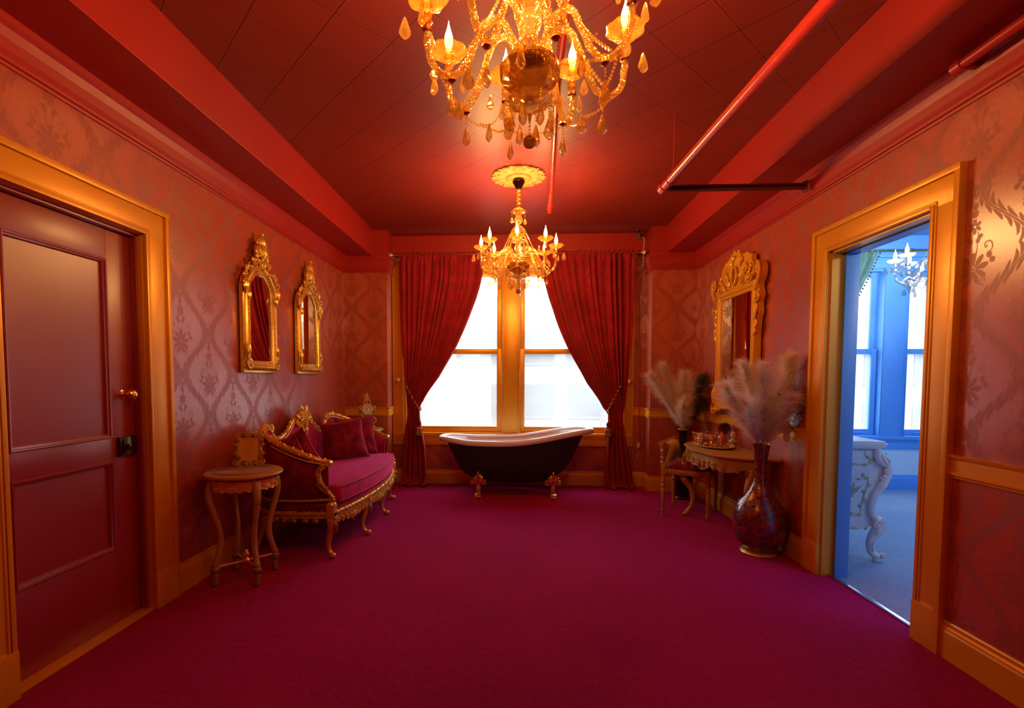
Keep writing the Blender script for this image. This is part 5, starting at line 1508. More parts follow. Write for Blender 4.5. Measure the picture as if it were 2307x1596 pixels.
# crest and splat
b = B(); c = Carve(b, (0.075, 0, 0), (0, 1, 0), (0, 0, 1), (1, 0, 0))
prism(b, [(-0.15, 0.93), (-0.09, 0.985), (-0.05, 1.02), (0, 1.035), (0.05, 1.02), (0.09, 0.985), (0.15, 0.93), (0.10, 0.90), (0.06, 0.80), (0.035, 0.70), (0.0, 0.62), (-0.035, 0.70), (-0.06, 0.80), (-0.10, 0.90)], 0, 0.018, mtx=Matrix.Translation((0.082, 0, 0)) @ Matrix.Rotation(pi / 2, 4, 'Z'))
for s in (1, -1):
    c.curl(s * 0.065, 0.955, 0.038, 1.2, pi / 2, s, 0.012, 0.01); c.curl(s * 0.125, 0.905, 0.030, 1.1, pi / 2, -s, 0.010, 0.01)
    c.curl(s * 0.055, 0.865, 0.030, 1.1, -pi / 2, -s, 0.010, 0.01); c.curl(s * 0.040, 0.79, 0.024, 1.1, pi / 2, -s, 0.008, 0.008)
    c.curl(s * 0.026, 0.725, 0.018, 1.1, pi / 2, s, 0.007, 0.008); c.leaf(s * 0.02, 0.98, 0.09, pi / 2 - s * 0.6, 0.32, s * 0.4, 0.01)
    c.leaf(s * 0.04, 0.94, 0.12, pi / 2 - s * 1.4, 0.3, s * 0.3, 0.01); c.leaf(s * 0.03, 0.88, 0.13, -pi / 2 + s * 0.25, 0.26, -s * 0.3, 0.006)
    c.line([(s * 0.10, 0.90), (s * 0.055, 0.80), (s * 0.03, 0.71), (0, 0.625)], 0.011, lift=0.004)
    c.leaf(s * 0.01, 0.78, 0.12, -pi / 2 + s * 0.12, 0.22, 0, 0.006); c.flower(s * 0.085, 0.995, 0.018, 5, 0.012)
c.shell(0, 0.985, 0.055, pi / 2, 2.6, 7, 0.012); c.flower(0, 0.935, 0.028, 6, 0.014); c.leaf(0, 0.74, 0.12, -pi / 2, 0.28, 0, 0.01)
for k in range(26):
    a = k * 2.4; r = 0.085 * sqrt(k / 26); ball(b, c.P(r * cos(a), 0.94 + r * 0.8 * sin(a), 0.016), 0.010, 1)
obj('carved_crest', b, 'gilt', t)
# arm posts
for s in (1, -1):
    b = B(); pts = cat([(0.612, s * 0.812, 0.672), (0.575, s * 0.818, 0.650), (0.550, s * 0.825, 0.615), (0.560, s * 0.835, 0.560), (0.590, s * 0.848, 0.510), (0.640, s * 0.862, 0.465), (0.668, s * 0.870, 0.430), (0.664, s * 0.872, 0.385)], 6)
    tube(b, pts, [0.020 + 0.006 * sin(pi * i / (len(pts) - 1) * 2.0) for i in range(len(pts))], 12, 0.8)
    for i in range(4, len(pts) - 2, 3): ball(b, pts[i] + Vector((0.010, s * 0.012, 0.004)), 0.010, 1); ball(b, pts[i] + Vector((0.014, -s * 0.010, 0.0)), 0.009, 1)
    c = Carve(b, (0.585, s * 0.845, 0.52), (1, 0, 0), (0, 0, 1), (0, s, 0)); c.leaf(0.055, -0.06, 0.13, pi / 2 + 0.7, 0.24, 0.5, 0.012)
    c.curl(-0.005, 0.12, 0.022, 1.1, 0, 1, 0.008, 0.01)
    box(b, 0.630, 0.690, s * 0.872 - 0.030, s * 0.872 + 0.030, 0.30, 0.39, 0.006)
    lathe(b, [(0.035, 0.385), (0.037, 0.392), (0.032, 0.400), (0.028, 0.408)], 16, (0.660, s * 0.872, 0))
    obj('arm_post', b, 'gilt_old', t)
def cabriole(bm, x, y, dx, dy, h, r=0.028, out=0.05, foot=0.035):
    """knee out along (dx,dy), ankle in, scrolled toe out"""
    pts = cat([(x, y, h), (x + dx * out * 0.6, y + dy * out * 0.6, h * 0.86), (x + dx * out * 0.35, y + dy * out * 0.35, h * 0.62), (x - dx * out * 0.15, y - dy * out * 0.15, h * 0.38), (x - dx * out * 0.05, y - dy * out * 0.05, h * 0.18), (x + dx * out * 0.5, y + dy * out * 0.5, h * 0.085), (x + dx * out * 0.9, y + dy * out * 0.9, foot * 0.62)], 6)
    n = len(pts)
    tube(bm, pts, [interp([0, 0.15, 0.4, 0.65, 0.8, 0.9, 1.0], [r * 1.05, r * 1.25, r * 0.80, r * 0.58, r * 0.55, r * 0.70, r * 0.78], i / (n - 1)) for i in range(n)], 12)
    ball(bm, (x + dx * out, y + dy * out, foot * 0.60), foot * 0.60, 2)
    return pts
for (fx, fy) in ((0.660, -0.872), (0.752, -0.33), (0.748, 0.275), (0.660, 0.872)):
    b = B(); l = hypot(0.6, fy); dx, dy = (0.9, 0.0) if abs(fy) < 0.5 else (0.75, 0.45 * (1 if fy > 0 else -1))
    cabriole(b, fx - 0.035 * dx, fy - 0.035 * dy, dx, dy, 0.315)
    c = Carve(b, (fx + 0.024, fy, 0.25), (0, 1, 0), (0, 0, 1), (1, 0, 0)); c.leaf(0, 0.03, 0.11, -pi / 2, 0.24, 0, 0.004); c.flower(0, 0.045, 0.018, 5, 0.004)
    box(b, fx - 0.03, fx + 0.03, fy - 0.028, fy + 0.028, 0.285, 0.335, 0.005)
    obj('leg', b, 'gilt_old', t)
for s in (1, -1):
    b = B(); tube(b, cat([(0.10, s * 0.72, 0.34), (0.09, s * 0.73, 0.2), (0.05, s * 0.76, 0.06), (0.03, s * 0.78, 0.0)], 5), 0.022, 10); obj('leg', b, 'gilt_old', t)

pillow('cushion', 'large crimson velvet cushion leaning at the far end of the settee', (-1.65, 4.64, 0.700), (radians(-14), radians(-9), radians(24)), 0.40, 0.17, 'velvet_dark', seed=1)
pillow('cushion', 'crimson cushion tucked behind the large one against the far arm', (-1.63, 4.93, 0.705), (radians(-10), radians(-4), radians(30)), 0.40, 0.13, 'velvet_dark', seed=2.2)
pillow('cushion', 'small dark crimson cushion leaning on the near arm of the settee', (-1.72, 3.62, 0.665), (radians(20), radians(-22), radians(-12)), 0.33, 0.13, 'velvet_dark', seed=3.1)
pillow('cushion', 'dark crimson cushion standing second from the near arm', (-1.75, 3.83, 0.665), (radians(16), radians(-24), radians(-16)), 0.38, 0.14, 'velvet_dark', seed=4.7)

# ================================================================== SIDE TABLES
def side_table(label, loc):
    t = thing('side_table', label, 'side table', loc)
    b = B(); lathe(b, [(0.0, 0.668), (0.195, 0.668), (0.205, 0.672), (0.226, 0.680), (0.232, 0.690), (0.229, 0.700), (0.218, 0.706), (0.0, 0.707)], 56); obj('tabletop', b, 'gilt_dull', t)
    b = B(); lathe(b, [(0.178, 0.7065), (0.180, 0.710), (0.174, 0.7135), (0.0, 0.714)], 56); obj('marble_inset', b, 'marble', t)
    b = B(); lathe(b, [(0.188, 0.600), (0.198, 0.606), (0.196, 0.618), (0.200, 0.650), (0.205, 0.668), (0.180, 0.668), (0.180, 0.600)], 56)
    for k in range(24):
        a = 2 * pi * k / 24 + 0.13
        c = Carve(b, (0.196 * cos(a), 0.196 * sin(a), 0.635), (-sin(a), cos(a), 0), (0, 0, 1), (cos(a), sin(a), 0))
        c.leaf(-0.02, 0.0, 0.050, 0.5 if k % 2 else -0.5, 0.30, -0.8 if k % 2 else 0.8)
        if k % 3 == 0: c.curl(0.0, -0.01, 0.014, 1, pi / 2, 1, 0.005)
        c.line([(-0.022, -0.022), (0, -0.034), (0.022, -0.022)], 0.005)
    obj('carved_apron', b, 'gilt', t)
    for k in range(4):
        a = pi / 4 + k * pi / 2 + 0.06; ca, sa = cos(a), sin(a)
        b = B()
        P = [(0.190, 0.655), (0.205, 0.60), (0.206, 0.545), (0.185, 0.46), (0.155, 0.36), (0.148, 0.27), (0.165, 0.19), (0.183, 0.135)]
        pts = cat([(r * ca, r * sa, z) for r, z in P], 6); n = len(pts)
        tube(b, pts, [interp([0, 0.2, 0.5, 1], [0.026, 0.024, 0.018, 0.019], i / (n - 1)) for i in range(n)], 10)
        lathe(b, [(0.0, 0.140), (0.019, 0.138), (0.022, 0.130), (0.020, 0.124), (0.027, 0.112), (0.029, 0.098), (0.024, 0.084), (0.018, 0.078), (0.021, 0.072), (0.016, 0.066), (0.018, 0.050), (0.014, 0.030), (0.018, 0.020), (0.018, 0.008), (0.012, 0.0), (0, 0)], 20, (0.185 * ca, 0.185 * sa, 0), flute=8, famp=0.04)
        c = Carve(b, (0.226 * ca, 0.226 * sa, 0.60), (-sa, ca, 0), (0, 0, 1), (ca, sa, 0))
        for q in range(4):
            for s in (1, -1): c.leaf(0, -0.004 - 0.020 * q, 0.022, -pi / 2 + s * 0.7, 0.4, 0, -0.002)
        obj('leg', b, 'gilt_dull', t)
    for k in range(2):
        b = B(); a = pi / 4 + k * pi / 2 + 0.06
        tube(b, [(0.185 * cos(a), 0.185 * sin(a), 0.118 + k * 0.0), (-0.185 * cos(a), -0.185 * sin(a), 0.118)], 0.0075, 8, flat=0.8); obj('stretcher', b, 'gilt_cream', t)
    b = B(); lathe(b, [(0.0, 0.100), (0.014, 0.102), (0.022, 0.112), (0.026, 0.122), (0.018, 0.132), (0.012, 0.138), (0.020, 0.150), (0.022, 0.162), (0.012, 0.178), (0.005, 0.188), (0, 0.190)], 20, flute=8, famp=0.06); obj('finial', b, 'gilt', t)
    return t
ST = side_table('round gold side table with cabriole legs standing before the settee', (-1.745, 3.055, 0))
dup(ST, (-1.735, 5.46, 0), 0.3, 'round gold side table in the far corner carrying the ornate clock', scale=(1, 1, 1.035))

# framed card
t = thing('tabletop_frame', 'small ornate gold frame with a printed card standing on the near side table', 'frame', (-1.775, 3.17, 0.716), radians(-14))
t.rotation_euler = (radians(-9), 0, radians(22))
b = B(); box(b, -0.060, 0.060, -0.002, 0.004, 0.030, 0.185); obj('card', b, 'paper_gold', t, False)
b = B()
for k in range(9):
    w = (0.040, 0.030, 0.034, 0.026, 0.042, 0.036, 0.028, 0.034, 0.022)[k]; z = 0.170 - k * 0.0145
    box(b, -w, w, -0.0032, -0.002, z, z + 0.0035)
obj('printed_lines', b, 'ink', t, False)
b = B(); c = Carve(b, (0, -0.004, 0.108), (1, 0, 0), (0, 0, 1), (0, -1, 0))
profile_sweep(b, [(-0.060, 0, 0.028), (0.060, 0, 0.028), (0.060, 0, 0.188), (-0.060, 0, 0.188)], [(-0.004, 0.0), (-0.004, 0.006), (0.004, 0.011), (0.014, 0.010), (0.018, 0.0)], up=Vector((0, -1, 0)), closed=True)
for sx in (1, -1):
    for sz in (1, -1):
        c.curl(sx * 0.078, sz * 0.088, 0.018, 1.1, pi / 2, sx * sz, 0.006, 0.004); c.curl(sx * 0.060, sz * 0.100, 0.014, 1.1, 0, -sx * sz, 0.005, 0.004)
        c.leaf(sx * 0.07, sz * 0.08, 0.05, -sz * pi / 2, 0.35, sx * 0.5, 0.004); c.leaf(sx * 0.055, sz * 0.092, 0.05, pi if sx > 0 else 0, 0.35, 0.4, 0.004)
        c.curl(sx * 0.080, sz * 0.030, 0.013, 1.1, pi, sx, 0.005, 0.004); c.leaf(sx * 0.074, sz * 0.01, 0.035, sz * pi / 2, 0.35, 0.4, 0.003)
    c.curl(sx * 0.022, 0.103, 0.014, 1.1, pi / 2, sx, 0.005, 0.004); c.curl(sx * 0.022, -0.100, 0.014, 1.1, -pi / 2, -sx, 0.005, 0.004)
c.shell(0, 0.092, 0.034, pi / 2, 2.2, 5, 0.004); ball(b, c.P(0, 0.128, 0.004), 0.006, 1)
obj('carved_frame', b, 'gilt_old', t)
b = B(); tube(b, [(0, 0.006, 0.14), (0, 0.075, 0.010)], 0.005, 6); obj('easel_strut', b, 'dark_brass', t)

# clock
t = thing('mantel_clock', 'ornate gilt rococo clock with white dial beside the left pier', 'clock', (-1.665, 5.40, 0.740), radians(22))
b = B(); prism(b, [(-0.075, 0.0), (-0.065, 0.014), (-0.045, 0.020), (-0.020, 0.045), (-0.030, 0.075), (-0.060, 0.110), (-0.072, 0.150), (-0.076, 0.200), (-0.060, 0.245), (-0.030, 0.275), (0.030, 0.275), (0.060, 0.245), (0.076, 0.200), (0.072, 0.150), (0.060, 0.110), (0.030, 0.075), (0.020, 0.045), (0.045, 0.020), (0.065, 0.014), (0.075, 0.0)], -0.030, 0.045, bev=0.005)
obj('case', b, 'gilt_old', t)
b = B(); m = Matrix.Translation((0, -0.030, 0.205)) @ Matrix.Rotation(pi / 2, 4, 'X')
lathe(b, [(0.0, 0.0), (0.058, 0.0), (0.060, 0.012), (0.054, 0.020), (0.047, 0.020), (0.046, 0.012)], 40, mtx=m, cap=False); obj('bezel', b, 'gilt_cream', t)
b = B(); lathe(b, [(0.047, 0.010), (0.030, 0.0125), (0, 0.0135)], 40, mtx=m, cap=False); fixn(b); di = obj('dial', b, 'clock_face', t)
b = B()
for k in range(12):
    a = k * pi / 6; r = 0.038; box(b, -0.0015, 0.0015, -0.0462, -0.0445, -0.004, 0.004, mtx=Matrix.Translation((r * sin(a), 0, 0.205 + r * cos(a))) @ Matrix.Translation((0, 0, 0)) @ Matrix.Rotation(a, 4, 'Y'))
obj('hour_marks', b, 'ink', di, False)
b = B(); box(b, -0.002, 0.002, -0.0475, -0.0458, -0.004, 0.033, mtx=Matrix.Translation((0, 0, 0.205)) @ Matrix.Rotation(radians(-4), 4, 'Y')); box(b, -0.0028, 0.0028, -0.0485, -0.0468, -0.004, 0.024, mtx=Matrix.Translation((0, 0, 0.205)) @ Matrix.Rotation(radians(-14), 4, 'Y')); obj('hands', b, 'ink', di, False)
b = B(); c = Carve(b, (0, -0.030, 0), (1, 0, 0), (0, 0, 1), (0, -1, 0))
for s in (1, -1):
    c.curl(s * 0.060, 0.085, 0.036, 1.2, pi / 2, -s, 0.009, 0.004, tail=[(s * 0.02, 0.15), (s * 0.05, 0.14)]); c.curl(s * 0.062, 0.014, 0.018, 1.0, pi / 2, -s, 0.007)
    c.curl(s * 0.072, 0.235, 0.018, 1.1, -pi / 2, s, 0.007, 0.004); c.leaf(s * 0.02, 0.06, 0.07, pi / 2 - s * 0.4, 0.3, s * 0.5, 0.004)
    c.leaf(s * 0.06, 0.17, 0.07, pi / 2 - s * 0.25, 0.3, s * 0.3, 0.0); c.leaf(s * 0.01, 0.28, 0.05, pi / 2 - s * 0.6, 0.3, s * 0.4); c.leaf(s * 0.015, 0.12, 0.05, pi / 2, 0.3, 0, 0.006)
    c.line([(s * 0.045, 0.262), (s * 0.028, 0.30), (s * 0.008, 0.325)], 0.007)
c.flower(0, 0.110, 0.020, 6, 0.006); c.shell(0, 0.020, 0.030, pi / 2, 2.2, 5, 0.004)
for k in range(16):
    a = k * pi / 8; tube(b, [(0, -0.005, 0.345), (0.036 * cos(a), -0.012 - 0.006 * (k % 2), 0.345 + (0.040 if k % 2 else 0.030) * sin(a))], [0.007, 0.0025], 6)
ball(b, (0, -0.014, 0.345), 0.012, 2); tube(b, [(0, 0, 0.27), (0, 0, 0.345)], 0.006, 6); tube(b, [(0, -0.005, 0.36), (0.004, -0.005, 0.395)], [0.006, 0.002], 6)
obj('carved_scrolls', b, 'gilt_old', t)

# ================================================================== CONSOLE TABLE
TZ = 0.690
t = thing('console_table', 'gold half oval console table with carved skirt under the tall mirror', 'console table', (2.0, 4.42, 0))
def cfront(y, e=0.0):
    """local x (negative, toward the room) of the table front at local y"""
    q = min(1.0, abs(y) / (0.585 + e)); return -(0.465 + e) * (1 - q ** 2.8) ** 0.55 * (1 + 0.03 * cos(3 * pi * q))
def ctop(e, z):
    ys = [-(0.585 + e) * cos(pi * k / 64) for k in range(65)]
    return [(cfront(y, e), y, z) for y in ys] + [(0.0, 0.585 + e, z), (0.0, -(0.585 + e), z)]
b = B(); loft(b, [ctop(-0.02, TZ - 0.030), ctop(-0.004, TZ - 0.026), ctop(0.004, TZ - 0.018), ctop(0.004, TZ - 0.010), ctop(-0.006, TZ - 0.003), ctop(-0.014, TZ)], True, True); fixn(b); obj('tabletop', b, 'gilt_dull', t, auto=50)
b = B(); V = []; F = []
n = 96
for k in range(n + 1):
    y = -0.545 * cos(pi * k / n); x = cfront(y, -0.030)
    low = 0.560 + 0.020 * cos(abs(y) / 0.545 * 4 * pi) + 0.030 * (abs(y) / 0.545) ** 2 - 0.020 * (1 - (y / 0.545) ** 2)
    for (dx, z) in ((0, TZ - 0.03), (0, low), (0.014, low), (0.014, TZ - 0.03)): V.append((x + dx, y, z))
for k in range(n):
    for q in range(3): F.append((k * 4 + q, k * 4 + q + 1, k * 4 + q + 5, k * 4 + q + 4))
join(b, V, F); fixn(b)
obj('apron', b, 'gilt_dull', t, auto=60)
b = B()
def tcarve(y, z):
    x0 = cfront(y - 0.004, -0.03); x1 = cfront(y + 0.004, -0.03); tu = Vector((x1 - x0, 0.008, 0)).normalized()
    return Carve(b, (cfront(y, -0.03) - 0.002, y, z), -tu, (0, 0, 1), Vector((-tu.y, tu.x, 0)))
for y in [-0.46 + 0.92 * k / 12 for k in range(13)]:
    c = tcarve(y, 0.61); s = 1 if y > 0 else -1
    c.curl(0, -0.010, 0.024, 1.15, pi / 2, s, 0.0055); c.leaf(0.01 * s, -0.02, 0.055, -pi / 2 - s * 0.8, 0.26, s * 0.7)
    c.line([(-0.035, -0.020), (0, -0.050), (0.035, -0.022)], 0.0055)
tube(b, [(cfront(y, -0.03) + 0.002, y, 0.606) for y in [-0.50 + 1.0 * k / 30 for k in range(31)]], 0.005, 6)
c = tcarve(0.0, 0.60); c.shell(0, -0.045, 0.045, pi / 2, 2.6, 7); c.leaf(0, -0.035, 0.05, -pi / 2, 0.35)
for s in (1, -1): c.leaf(s * 0.02, -0.02, 0.10, (0 if s > 0 else pi) - s * 0.3, 0.25, s * 0.3); c.curl(s * 0.12, -0.02, 0.03, 1.1, pi / 2, -s, 0.006)
obj('carved_ornament', b, 'gilt_dull', t)
for (lx, ly, s) in ((-0.375, 0.30, 1), (-0.15, -0.485, -1)):
    b = B()
    P = [(0, 0.655), (-0.008, 0.60), (-0.028, 0.53), (-0.048, 0.45), (-0.050, 0.39), (-0.030, 0.335), (0.005, 0.285), (0.028, 0.225), (0.034, 0.160), (0.020, 0.095), (-0.005, 0.045), (-0.028, 0.018)]
    pts = cat([(lx + dx, ly + s * 0.3 * dx * -1, z) for dx, z in P], 5); m = len(pts)
    tube(b, pts, [interp([0, 0.2, 0.36, 0.44, 0.5, 0.8, 0.92, 1], [0.034, 0.030, 0.027, 0.034, 0.026, 0.018, 0.022, 0.017], i / (m - 1)) for i in range(m)], 12)
    ball(b, (lx - 0.032, ly + s * 0.009, 0.020), 0.019, 2)
    c = Carve(b, (lx - 0.045, ly, 0.36), (0, -1, 0), (0, 0, 1), (-1, 0, 0))
    for q in (1, -1): c.curl(q * 0.022, -0.010, 0.020, 1.1, pi / 2, q, 0.007, 0.012)
    c.leaf(0, 0.0, 0.10, pi / 2, 0.22, 0, 0.014); c.leaf(0, 0.12, 0.14, pi / 2, 0.18, 0, 0.0)
    box(b, lx - 0.03, lx + 0.03, ly - 0.03, ly + 0.03, 0.60, TZ - 0.03, 0.006)
    obj('leg', b, 'gilt_dull', t)
for ly in (0.50, -0.50):
    b = B(); tube(b, cat([(-0.045, ly, 0.66), (-0.06, ly, 0.5), (-0.075, ly, 0.36), (-0.05, ly, 0.2), (-0.06, ly, 0.012)], 6), [interp([0, 0.5, 1], [0.026, 0.020, 0.014], i / 24) for i in range(25)], 10); obj('leg', b, 'gilt_dull', t)

# things on the console
t = thing('tray', 'scalloped metal tray on the console table', 'tray', (1.765, 4.52, TZ))
b = B(); lathe(b, [(0.0, 0.001), (0.85, 0.002), (0.95, 0.010), (1.0, 0.016), (1.0, 0.019), (0.94, 0.014), (0.84, 0.006), (0, 0.005)], 64, flute=24, famp=0.012, mtx=Matrix.Diagonal((0.155, 0.24, 1, 1))); obj('dish', b, 'brass', t)
b = B(); beads(b, [(0.151 * cos(a * pi / 60), 0.234 * sin(a * pi / 60), 0.020) for a in range(121)], 0.0045, 0.011); obj('beaded_edge', b, 'gilt_cream', t)
t = thing('jewelry_box', 'open wire jewelry box draped with pearls at the far end of the console', 'jewelry box', (1.80, 4.83, TZ), radians(20))
b = B()
for z in (0.006, 0.088):
    for (x0, y0, x1, y1) in ((-0.085, -0.06, 0.085, -0.06), (0.085, -0.06, 0.085, 0.06), (0.085, 0.06, -0.085, 0.06), (-0.085, 0.06, -0.085, -0.06)): tube(b, [(x0, y0, z), (x1, y1, z)], 0.004, 6)
for (x, y) in ((-0.085, -0.06), (0.085, -0.06), (0.085, 0.06), (-0.085, 0.06)):
    tube(b, [(x, y, 0.0), (x, y, 0.092)], 0.0045, 6); ball(b, (x, y, 0.094), 0.0065, 1)
for (o, u) in (((0, -0.062, 0.047), (1, 0, 0)), ((0, 0.062, 0.047), (1, 0, 0)), ((-0.087, 0, 0.047), (0, -1, 0)), ((0.087, 0, 0.047), (0, 1, 0))):
    w = Vector(u).cross(Vector((0, 0, 1))); c = Carve(b, o, u, (0, 0, 1), w); R_ = 0.062 if abs(u[0]) else 0.04
    for s in (1, -1): c.curl(s * R_ * 0.55, 0.0, 0.026, 1.3, pi / 2, s, 0.003); c.curl(s * R_ * 0.95, 0.01, 0.016, 1.1, -pi / 2, s, 0.0025); c.line([(0, -0.04), (s * 0.02, 0), (0, 0.04)], 0.003)
obj('wire_basket', b, 'brass', t)
b = B(); box(b, -0.080, 0.080, -0.056, 0.056, 0.004, 0.050, 0.01); obj('lining', b, 'amber', t)
b = B()
for q in range(7):
    a0 = -0.075 + q * 0.022
    beads(b, sag((a0, -0.066, 0.092 - 0.002 * q), (a0 + 0.05 * sin(q * 2.1), -0.070, 0.050 - 0.005 * (q % 3)), 0.03, 10), 0.0040, 0.0085)
    beads(b, sag((-0.08 + q * 0.02, -0.03 + 0.01 * (q % 3), 0.055), (-0.05 + q * 0.02, 0.03, 0.060), -0.02, 10), 0.0045, 0.0095)
beads(b, sag((-0.086, -0.066, 0.090), (-0.092, -0.072, 0.008), 0.01, 8), 0.0042, 0.009)
obj('pearl_strands', b, 'pearl', t)
t = thing('enamel_egg', 'small amber enamel egg on a stand beside the jewelry box', 'egg', (1.875, 4.63, TZ + 0.006))
b = B(); lathe(b, [(0, 0), (0.020, 0.0), (0.022, 0.004), (0.008, 0.010), (0.006, 0.018), (0.016, 0.026)], 20); obj('stand', b, 'brass', t)
b = B(); lathe(b, [(0.0, 0.020), (0.016, 0.026), (0.028, 0.042), (0.031, 0.058), (0.026, 0.078), (0.014, 0.093), (0.0, 0.098)], 24); e = obj('egg', b, 'amber', t, auto=0)
b = B(); lathe(b, [(0, 0.096), (0.006, 0.098), (0.004, 0.104), (0.007, 0.110), (0.003, 0.118), (0, 0.12)], 12); tube(b, [(0.0312 * cos(a * pi / 12), 0.0312 * sin(a * pi / 12), 0.056) for a in range(24)], 0.002, 6, closed=True); obj('gilt_band', b, 'brass', e)
t = thing('glass_shell', 'dark ribbed scent bottle shaped like a fan in front of the jewelry box', 'scent bottle', (1.81, 4.685, TZ + 0.018))
b = B(); c = Carve(b, (0, 0, 0.012), (0, -1, 0), (0, 0, 1), (-1, 0, 0)); c.shell(0, 0, 0.05, pi / 2, 2.8, 11, 0, 0.16); obj('fan_body', b, 'amber', t)
b = B(); lathe(b, [(0, -0.012), (0.016, -0.012), (0.014, 0.0), (0.006, 0.012), (0, 0.012)], 12); obj('foot', b, 'brass', t)
t = thing('soap', 'pink rose shaped soap at the front of the tray', 'soap', (1.70, 4.52, TZ + 0.018))
b = B(); ball(b, (0, 0, 0.006), 0.020, 2, (1, 1, 0.8))
for k in range(7): ball(b, (0.017 * cos(k * 0.9), 0.017 * sin(k * 0.9), 0.003), 0.012, 1, (1, 1, 0.9))
obj('petals', b, 'pink', t, auto=0)
t = thing('figurine', 'small cream bust figurine half hidden by the pampas on the console', 'figurine', (1.90, 4.44, TZ + 0.006))
b = B(); lathe(b, [(0, 0), (0.026, 0), (0.026, 0.010), (0.014, 0.016), (0.012, 0.030), (0.034, 0.048), (0.036, 0.062), (0.014, 0.074), (0.012, 0.082), (0.020, 0.092), (0.023, 0.106), (0.018, 0.124), (0, 0.130)], 20, sy=0.75); ball(b, (-0.020, 0, 0.103), 0.005, 1); ball(b, (0, 0, 0.126), 0.018, 2, (1.1, 1.1, 0.7)); obj('bust', b, 'cream', t, auto=0)
def fluffball(bm, c, r, n, w, seed, dirz=0.3):
    rnd = random.Random(seed)
    V = []; F = []
    for i in range(n):
        v = Vector((rnd.gauss(0, 1), rnd.gauss(0, 1), rnd.gauss(0, 1) + dirz)).normalized()
        L_ = r * rnd.uniform(0.6, 1.0); s = v.orthogonal().normalized() * w
        p = Vector(c); q = p + v * L_ * 0.6; e = p + v * L_ + Vector((0, 0, -0.15 * L_))
        k = len(V); V += [p - s, p + s, q - s, q + s, e]
        F += [(k, k + 1, k + 3, k + 2), (k + 2, k + 3, k + 4)]
    join(bm, V, F)
t = thing('feather_puff', 'dark crimson feather puff behind the jewelry on the console', 'feather', (1.93, 4.70, TZ))
b = B(); fluffball(b, (0, 0, 0.15), 0.078, 900, 0.0022, 3); obj('feathers', b, 'crimson_plume', t, auto=0)
b = B(); lathe(b, [(0, 0), (0.022, 0), (0.024, 0.03), (0.012, 0.06), (0.012, 0.10), (0, 0.10)], 14); obj('holder', b, 'brass', t)
t = thing('rail_vase', 'small cream cherub vase with green sprig on the chair rail beside the doorway', 'vase', (XR - 0.028, 3.70, 0.953))
b = B(); lathe(b, [(0, -0.115), (0.012, -0.11), (0.024, -0.075), (0.018, -0.055), (0.036, -0.03), (0.040, 0.0), (0.020, 0.022), (0.015, 0.035), (0.022, 0.045), (0, 0.045)], 20, mtx=Matrix.Translation((-0.026, 0, 0))); c = Carve(b, (-0.060, 0, 0), (0, -1, 0), (0, 0, 1), (-1, 0, 0))
for s in (1, -1): c.curl(s * 0.028, -0.01, 0.018, 1.1, pi / 2, s, 0.006); c.leaf(s * 0.01, -0.05, 0.05, pi / 2 - s * 0.6, 0.3, 0.3)
obj('vase', b, 'cream', t)
b = B()
for k in range(16):
    a = k * 2.4; L_ = 0.18 + 0.05 * sin(k * 3); d_ = Vector((-0.35 + 0.25 * cos(a), 0.5 * sin(a), 1)).normalized()
    tube(b, [(-0.026, 0, 0.04), Vector((-0.026, 0, 0.04)) + d_ * L_], 0.0016, 4)
    for q in range(7):
        f = 0.25 + 0.75 * q / 6; p = Vector((-0.026, 0, 0.04)) + d_ * L_ * f; s_ = d_.orthogonal().normalized(); s_ = Matrix.Rotation(q * 2.2 + k, 3, d_) @ s_
        c = Carve(b, p, s_, d_, s_.cross(d_)); c.leaf(0, 0, 0.038, 0.6, 0.28, 0.4, 0, 1, 0.1)
obj('sprig', b, 'leaf', t, auto=0)

# ================================================================== VANITY CHAIR
t = thing('vanity_chair', 'low gold vanity chair with a red velvet seat pushed against the console', 'chair', (1.680, 4.855, 0), radians(-30.6))
W2, D2 = 0.200, 0.205
def turned(bm, x, y, z0, z1):
    P = [(0.0, 0.0), (0.012, 0.0), (0.015, 0.008), (0.012, 0.022), (0.018, 0.032), (0.019, 0.045), (0.013, 0.058), (0.014, 0.070), (0.018, 0.16), (0.021, 0.24), (0.015, 0.255), (0.022, 0.268), (0.022, 0.285), (0.015, 0.297), (0.020, 0.308), (0.020, 0.335), (0.016, 0.345), (0.016, z1)]
    lathe(bm, [(r, z) for r, z in P], 16, (x, y, 0))
for (x, y) in ((-W2, -D2), (W2, -D2), (-W2, D2), (W2, D2)):
    b = B(); turned(b, x, y, 0, 0.385); box(b, x - 0.021, x + 0.021, y - 0.021, y + 0.021, 0.375, 0.455 if x > 0 else 0.495, 0.004)
    if x < 0:
        lathe(b, [(0.018, 0.495), (0.021, 0.502), (0.013, 0.512), (0.019, 0.525), (0.020, 0.545), (0.014, 0.560), (0.018, 0.570), (0.016, 0.600), (0.021, 0.612), (0.014, 0.624), (0.017, 0.645), (0.016, 0.66)], 16, (x - 0.010, y, 0))
    obj('leg', b, 'gilt_dull', t)
b = B()
for s in (1, -1):
    box(b, -W2, W2, s * D2 - 0.014, s * D2 + 0.014, 0.395, 0.440, 0.003); box(b, s * W2 - 0.014, s * W2 + 0.014, -D2, D2, 0.395, 0.440, 0.003)
    for k in range(14):
        q = -0.16 + 0.32 * k / 13
        tube(b, [(q - 0.010, s * (D2 + 0.015), 0.408), (q + 0.010, s * (D2 + 0.015), 0.428)], 0.006, 6); tube(b, [(s * (W2 + 0.015), q - 0.010, 0.408), (s * (W2 + 0.015), q + 0.010, 0.428)], 0.006, 6)
obj('seat_rail', b, 'gilt_dull', t)
b = B(); loops = []
